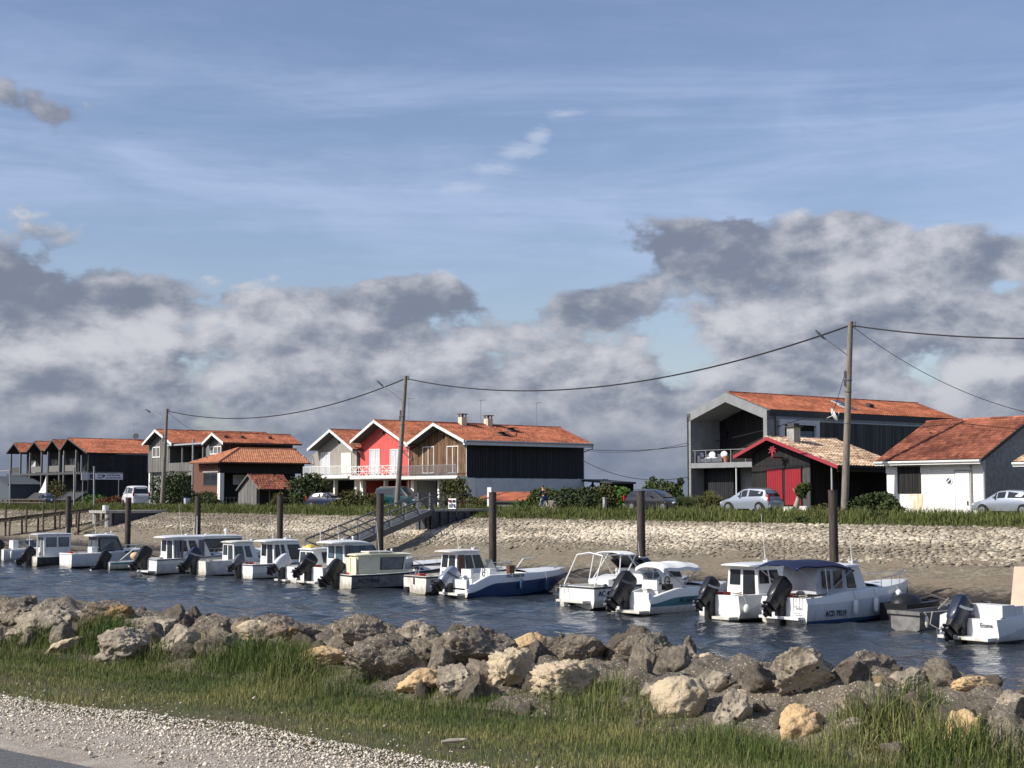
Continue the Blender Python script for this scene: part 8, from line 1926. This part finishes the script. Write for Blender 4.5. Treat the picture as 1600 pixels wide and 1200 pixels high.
S_ = [
 ('big dark bush between the left grey pole and the low tiled house', 250, 302, 736, 797, 79.5, 'foliage_dark', 4200, 1, .15),
 ('clipped dark hedge bush in front of the low tiled house', 304, 344, 767, 797, 79.0, 'foliage_dark', 2600, 2, .11),
 ('dense green bush at the left corner of the grey gabled house', 462, 512, 737, 797, 80.2, 'foliage_dark', 4200, 3, .14),
 ('olive wispy bush at the right end of the plank shed', 424, 452, 768, 800, 79.2, 'foliage_olive', 1800, 4, .10),
 ('olive green bush below the white balcony right of the navy hatchback', 524, 582, 764, 802, 79.4, 'foliage_olive', 3600, 5, .11),
 ('bush climbing the white corner of the brown timber house', 690, 742, 744, 798, 79.6, 'foliage_olive', 3600, 6, .11),
 ('low bush between the platform and the garden shed', 722, 772, 776, 802, 78.2, 'foliage_olive', 2400, 7, .10),
 ('bright rounded bush right behind the cyclist', 812, 882, 762, 802, 80.4, 'foliage', 4200, 8, .11),
 ('wide dark bush in front of the grey side wall of the brown house', 868, 946, 762, 806, 79.6, 'foliage_dark', 4600, 9, .11),
 ('tall olive bush in front of the dark annexe', 925, 966, 755, 803, 81.6, 'foliage_olive', 3000, 10, .12),
 ('fresh green bush left of the black estate car', 953, 994, 760, 800, 82.4, 'foliage_bright', 3400, 11, .12),
 ('loose green bush behind the black estate car', 1004, 1068, 748, 790, 86, 'foliage', 4200, 12, .12),
 ('spiky grass like plant beside the modern grey house wall', 1086, 1128, 770, 802, 83.6, 'foliage_olive', 2600, 14, .09),
 ('low bush between the black estate car and the spiky plant', 1058, 1092, 776, 804, 81.0, 'foliage_dark', 2000, 15, .10),
 ('dark bush with small white flowers at the corner of the white hut', 1328, 1412, 769, 808, 77.4, 'foliage_dark', 5200, 16, .10),
 ('small scrubby bush beside the mooring pile under the black barn', 1268, 1304, 786, 812, 76.4, 'foliage_olive', 1600, 17, .09),
 ('small dark clump of weeds hanging over the stones below the silver car', 1240, 1262, 806, 824, 72.8, 'foliage_dark', 700, 18, .07),
 ('leafy clump of weeds on the verge right of the tall pole', 1352, 1384, 799, 822, 73.6, 'foliage_dark', 900, 19, .08),
 ('square clipped green hedge at far left', 131, 166, 772, 800, 79.8, 'foliage_bright', 3000, 20, .12),
 ('rust coloured shrub between the clipped hedge and the white minivan', 166, 196, 775, 800, 79.2, 'foliage_rust', 2600, 21, .11),
 ('dark ivy mass under the black balconies', 76, 104, 748, 785, 85, 'foliage_olive', 2200, 22, .13),
 ('reddish weeds behind the platform railing', 716, 730, 778, 800, 77.2, 'foliage_rust', 500, 23, .07),
]
for (lb, x0, x1, y0, y1, v, mt, n, sd_, sz) in S_: shrub(lb, x0, x1, y0, y1, v, mt, n, 200 + sd_, sz, spiky=1.3 if 'spiky' in lb else 0, name='hedge' if 'hedge' in lb else 'shrub', cat='hedge' if 'hedge' in lb else 'shrub')
def white_flowers():
    pass
def slim_tree(label, px, y0, v, r, mat, seed):
    rng = np.random.RandomState(seed); u = U_(px, v); o = thing('slim_tree', label, 'tree', (*uv2w(u, v), GZ), ROT_B); H = Z_(px, y0, v) - GZ
    P, F, t = leaf_cloud([(rng.normal(0, r * .3), rng.normal(0, r * .3), H * f, r, r, H * .12) for f in (.35, .55, .72, .88)] , 700, .09, rng); npmesh('crown', P, F, mat, t, parent=o)
    mb = MB(); mb.tube([(0, 0, -.1), (.05, 0, H * .5), (0, 0, H * .95)], [.06, .04, .01], 6); mb.build('trunk', 'bark', o)
slim_tree('slim dark conifer like shoot beside the left wall of the modern house', 1062, 746, 88, .3, 'foliage_dark', 1)
slim_tree('thin sapling with a bare top above the loose green bush', 1021, 744, 88, .35, 'foliage', 2)
slim_tree('thin sapling rising behind the dark annexe roof', 946, 748, 106, .4, 'foliage_dark', 3)
def leaning_tree():
    v = 82.6; u = U_(1240, v); H = Z_(1250, 757, v) - GZ; o = thing('leaning_tree', 'small tree with a pale leaning trunk and a tuft of leaves before the red doors', 'tree', (*uv2w(u, v), GZ), ROT_B)
    du = U_(1252, v) - u
    mb = MB(); mb.tube([(0, 0, -.1), (du * .35, 0, H * .30), (du * .6, 0, H * .55), (du, 0, H * .78)], [.24, .20, .16, .10], 10)
    for a in (-.5, .5): mb.tube([(du * .6, 0, H * .55), (du * .8 + a, a * .4, H * .85)], [.09, .03], 6)
    auto_smooth(mb.build('trunk', 'pale_bark', o)); rng = np.random.RandomState(5)
    P, F, t = leaf_cloud([(du, 0, H * .80, .45, .45, .5), (du + .3, .1, H * .9, .4, .4, .35), (du - .2, 0, H * .72, .35, .35, .4), (du + .1, 0, H * .62, .3, .3, .3)], 1500, .09, rng); npmesh('crown', P, F, 'foliage', t, parent=o)
leaning_tree()
def bin_things():
    v = 79.0; u = U_(293, v); o = thing('recycling_bin', 'blue and white bin beside the big dark bush', 'bin', (*uv2w(u, v), GZ), ROT_B)
    mb = MB(); mb.raw([(-.26, -.26, 0), (.26, -.26, 0), (.26, .26, 0), (-.26, .26, 0), (-.32, -.32, .95), (.32, -.32, .95), (.32, .32, .95), (-.32, .32, .95)], [(0, 3, 2, 1), (4, 5, 6, 7), (0, 1, 5, 4), (1, 2, 6, 5), (2, 3, 7, 6), (3, 0, 4, 7)]); mb.build('bin_body', 'gelcoat_grey', o)
    mb = MB(); mb.box((-.35, -.36, .953), (.35, .36, 1.05)); mb.build('lid', 'antifoul_blue', o)
bin_things()
def driftwood():
    x, y = at_z(710, 1164, 3.09); o = thing('driftwood', 'bleached piece of driftwood lying on the gravel edge', 'driftwood', (x, y, 3.10), .2); rng = random.Random(3)
    mb = MB(); mb.tube([(-.085, 0, .012), (-.03, .01, .016), (.04, -.005, .02), (.09, .015, .026)], [.007, .015, .013, .004], 8); mb.tube([(.03, 0, .02), (.065, -.03, .03), (.085, -.035, .02)], [.010, .008, .003], 6); mb.tube([(-.05, .01, .015), (-.07, .035, .01)], [.008, .003], 6); auto_smooth(mb.build('branch', 'pale_bark', o))
driftwood()

# lettering becomes plain mesh
def bake_text():
    dg = bpy.context.evaluated_depsgraph_get()
    for o in [q for q in SC.objects if q.type == 'FONT']:
        me = bpy.data.meshes.new_from_object(o.evaluated_get(dg)); n = bpy.data.objects.new('tmp', me); COL.objects.link(n)
        n.parent = o.parent; n.location = o.location; n.rotation_euler = o.rotation_euler; n.scale = o.scale; nm = o.name; bpy.data.objects.remove(o); n.name = nm
bpy.context.view_layer.update(); bake_text()
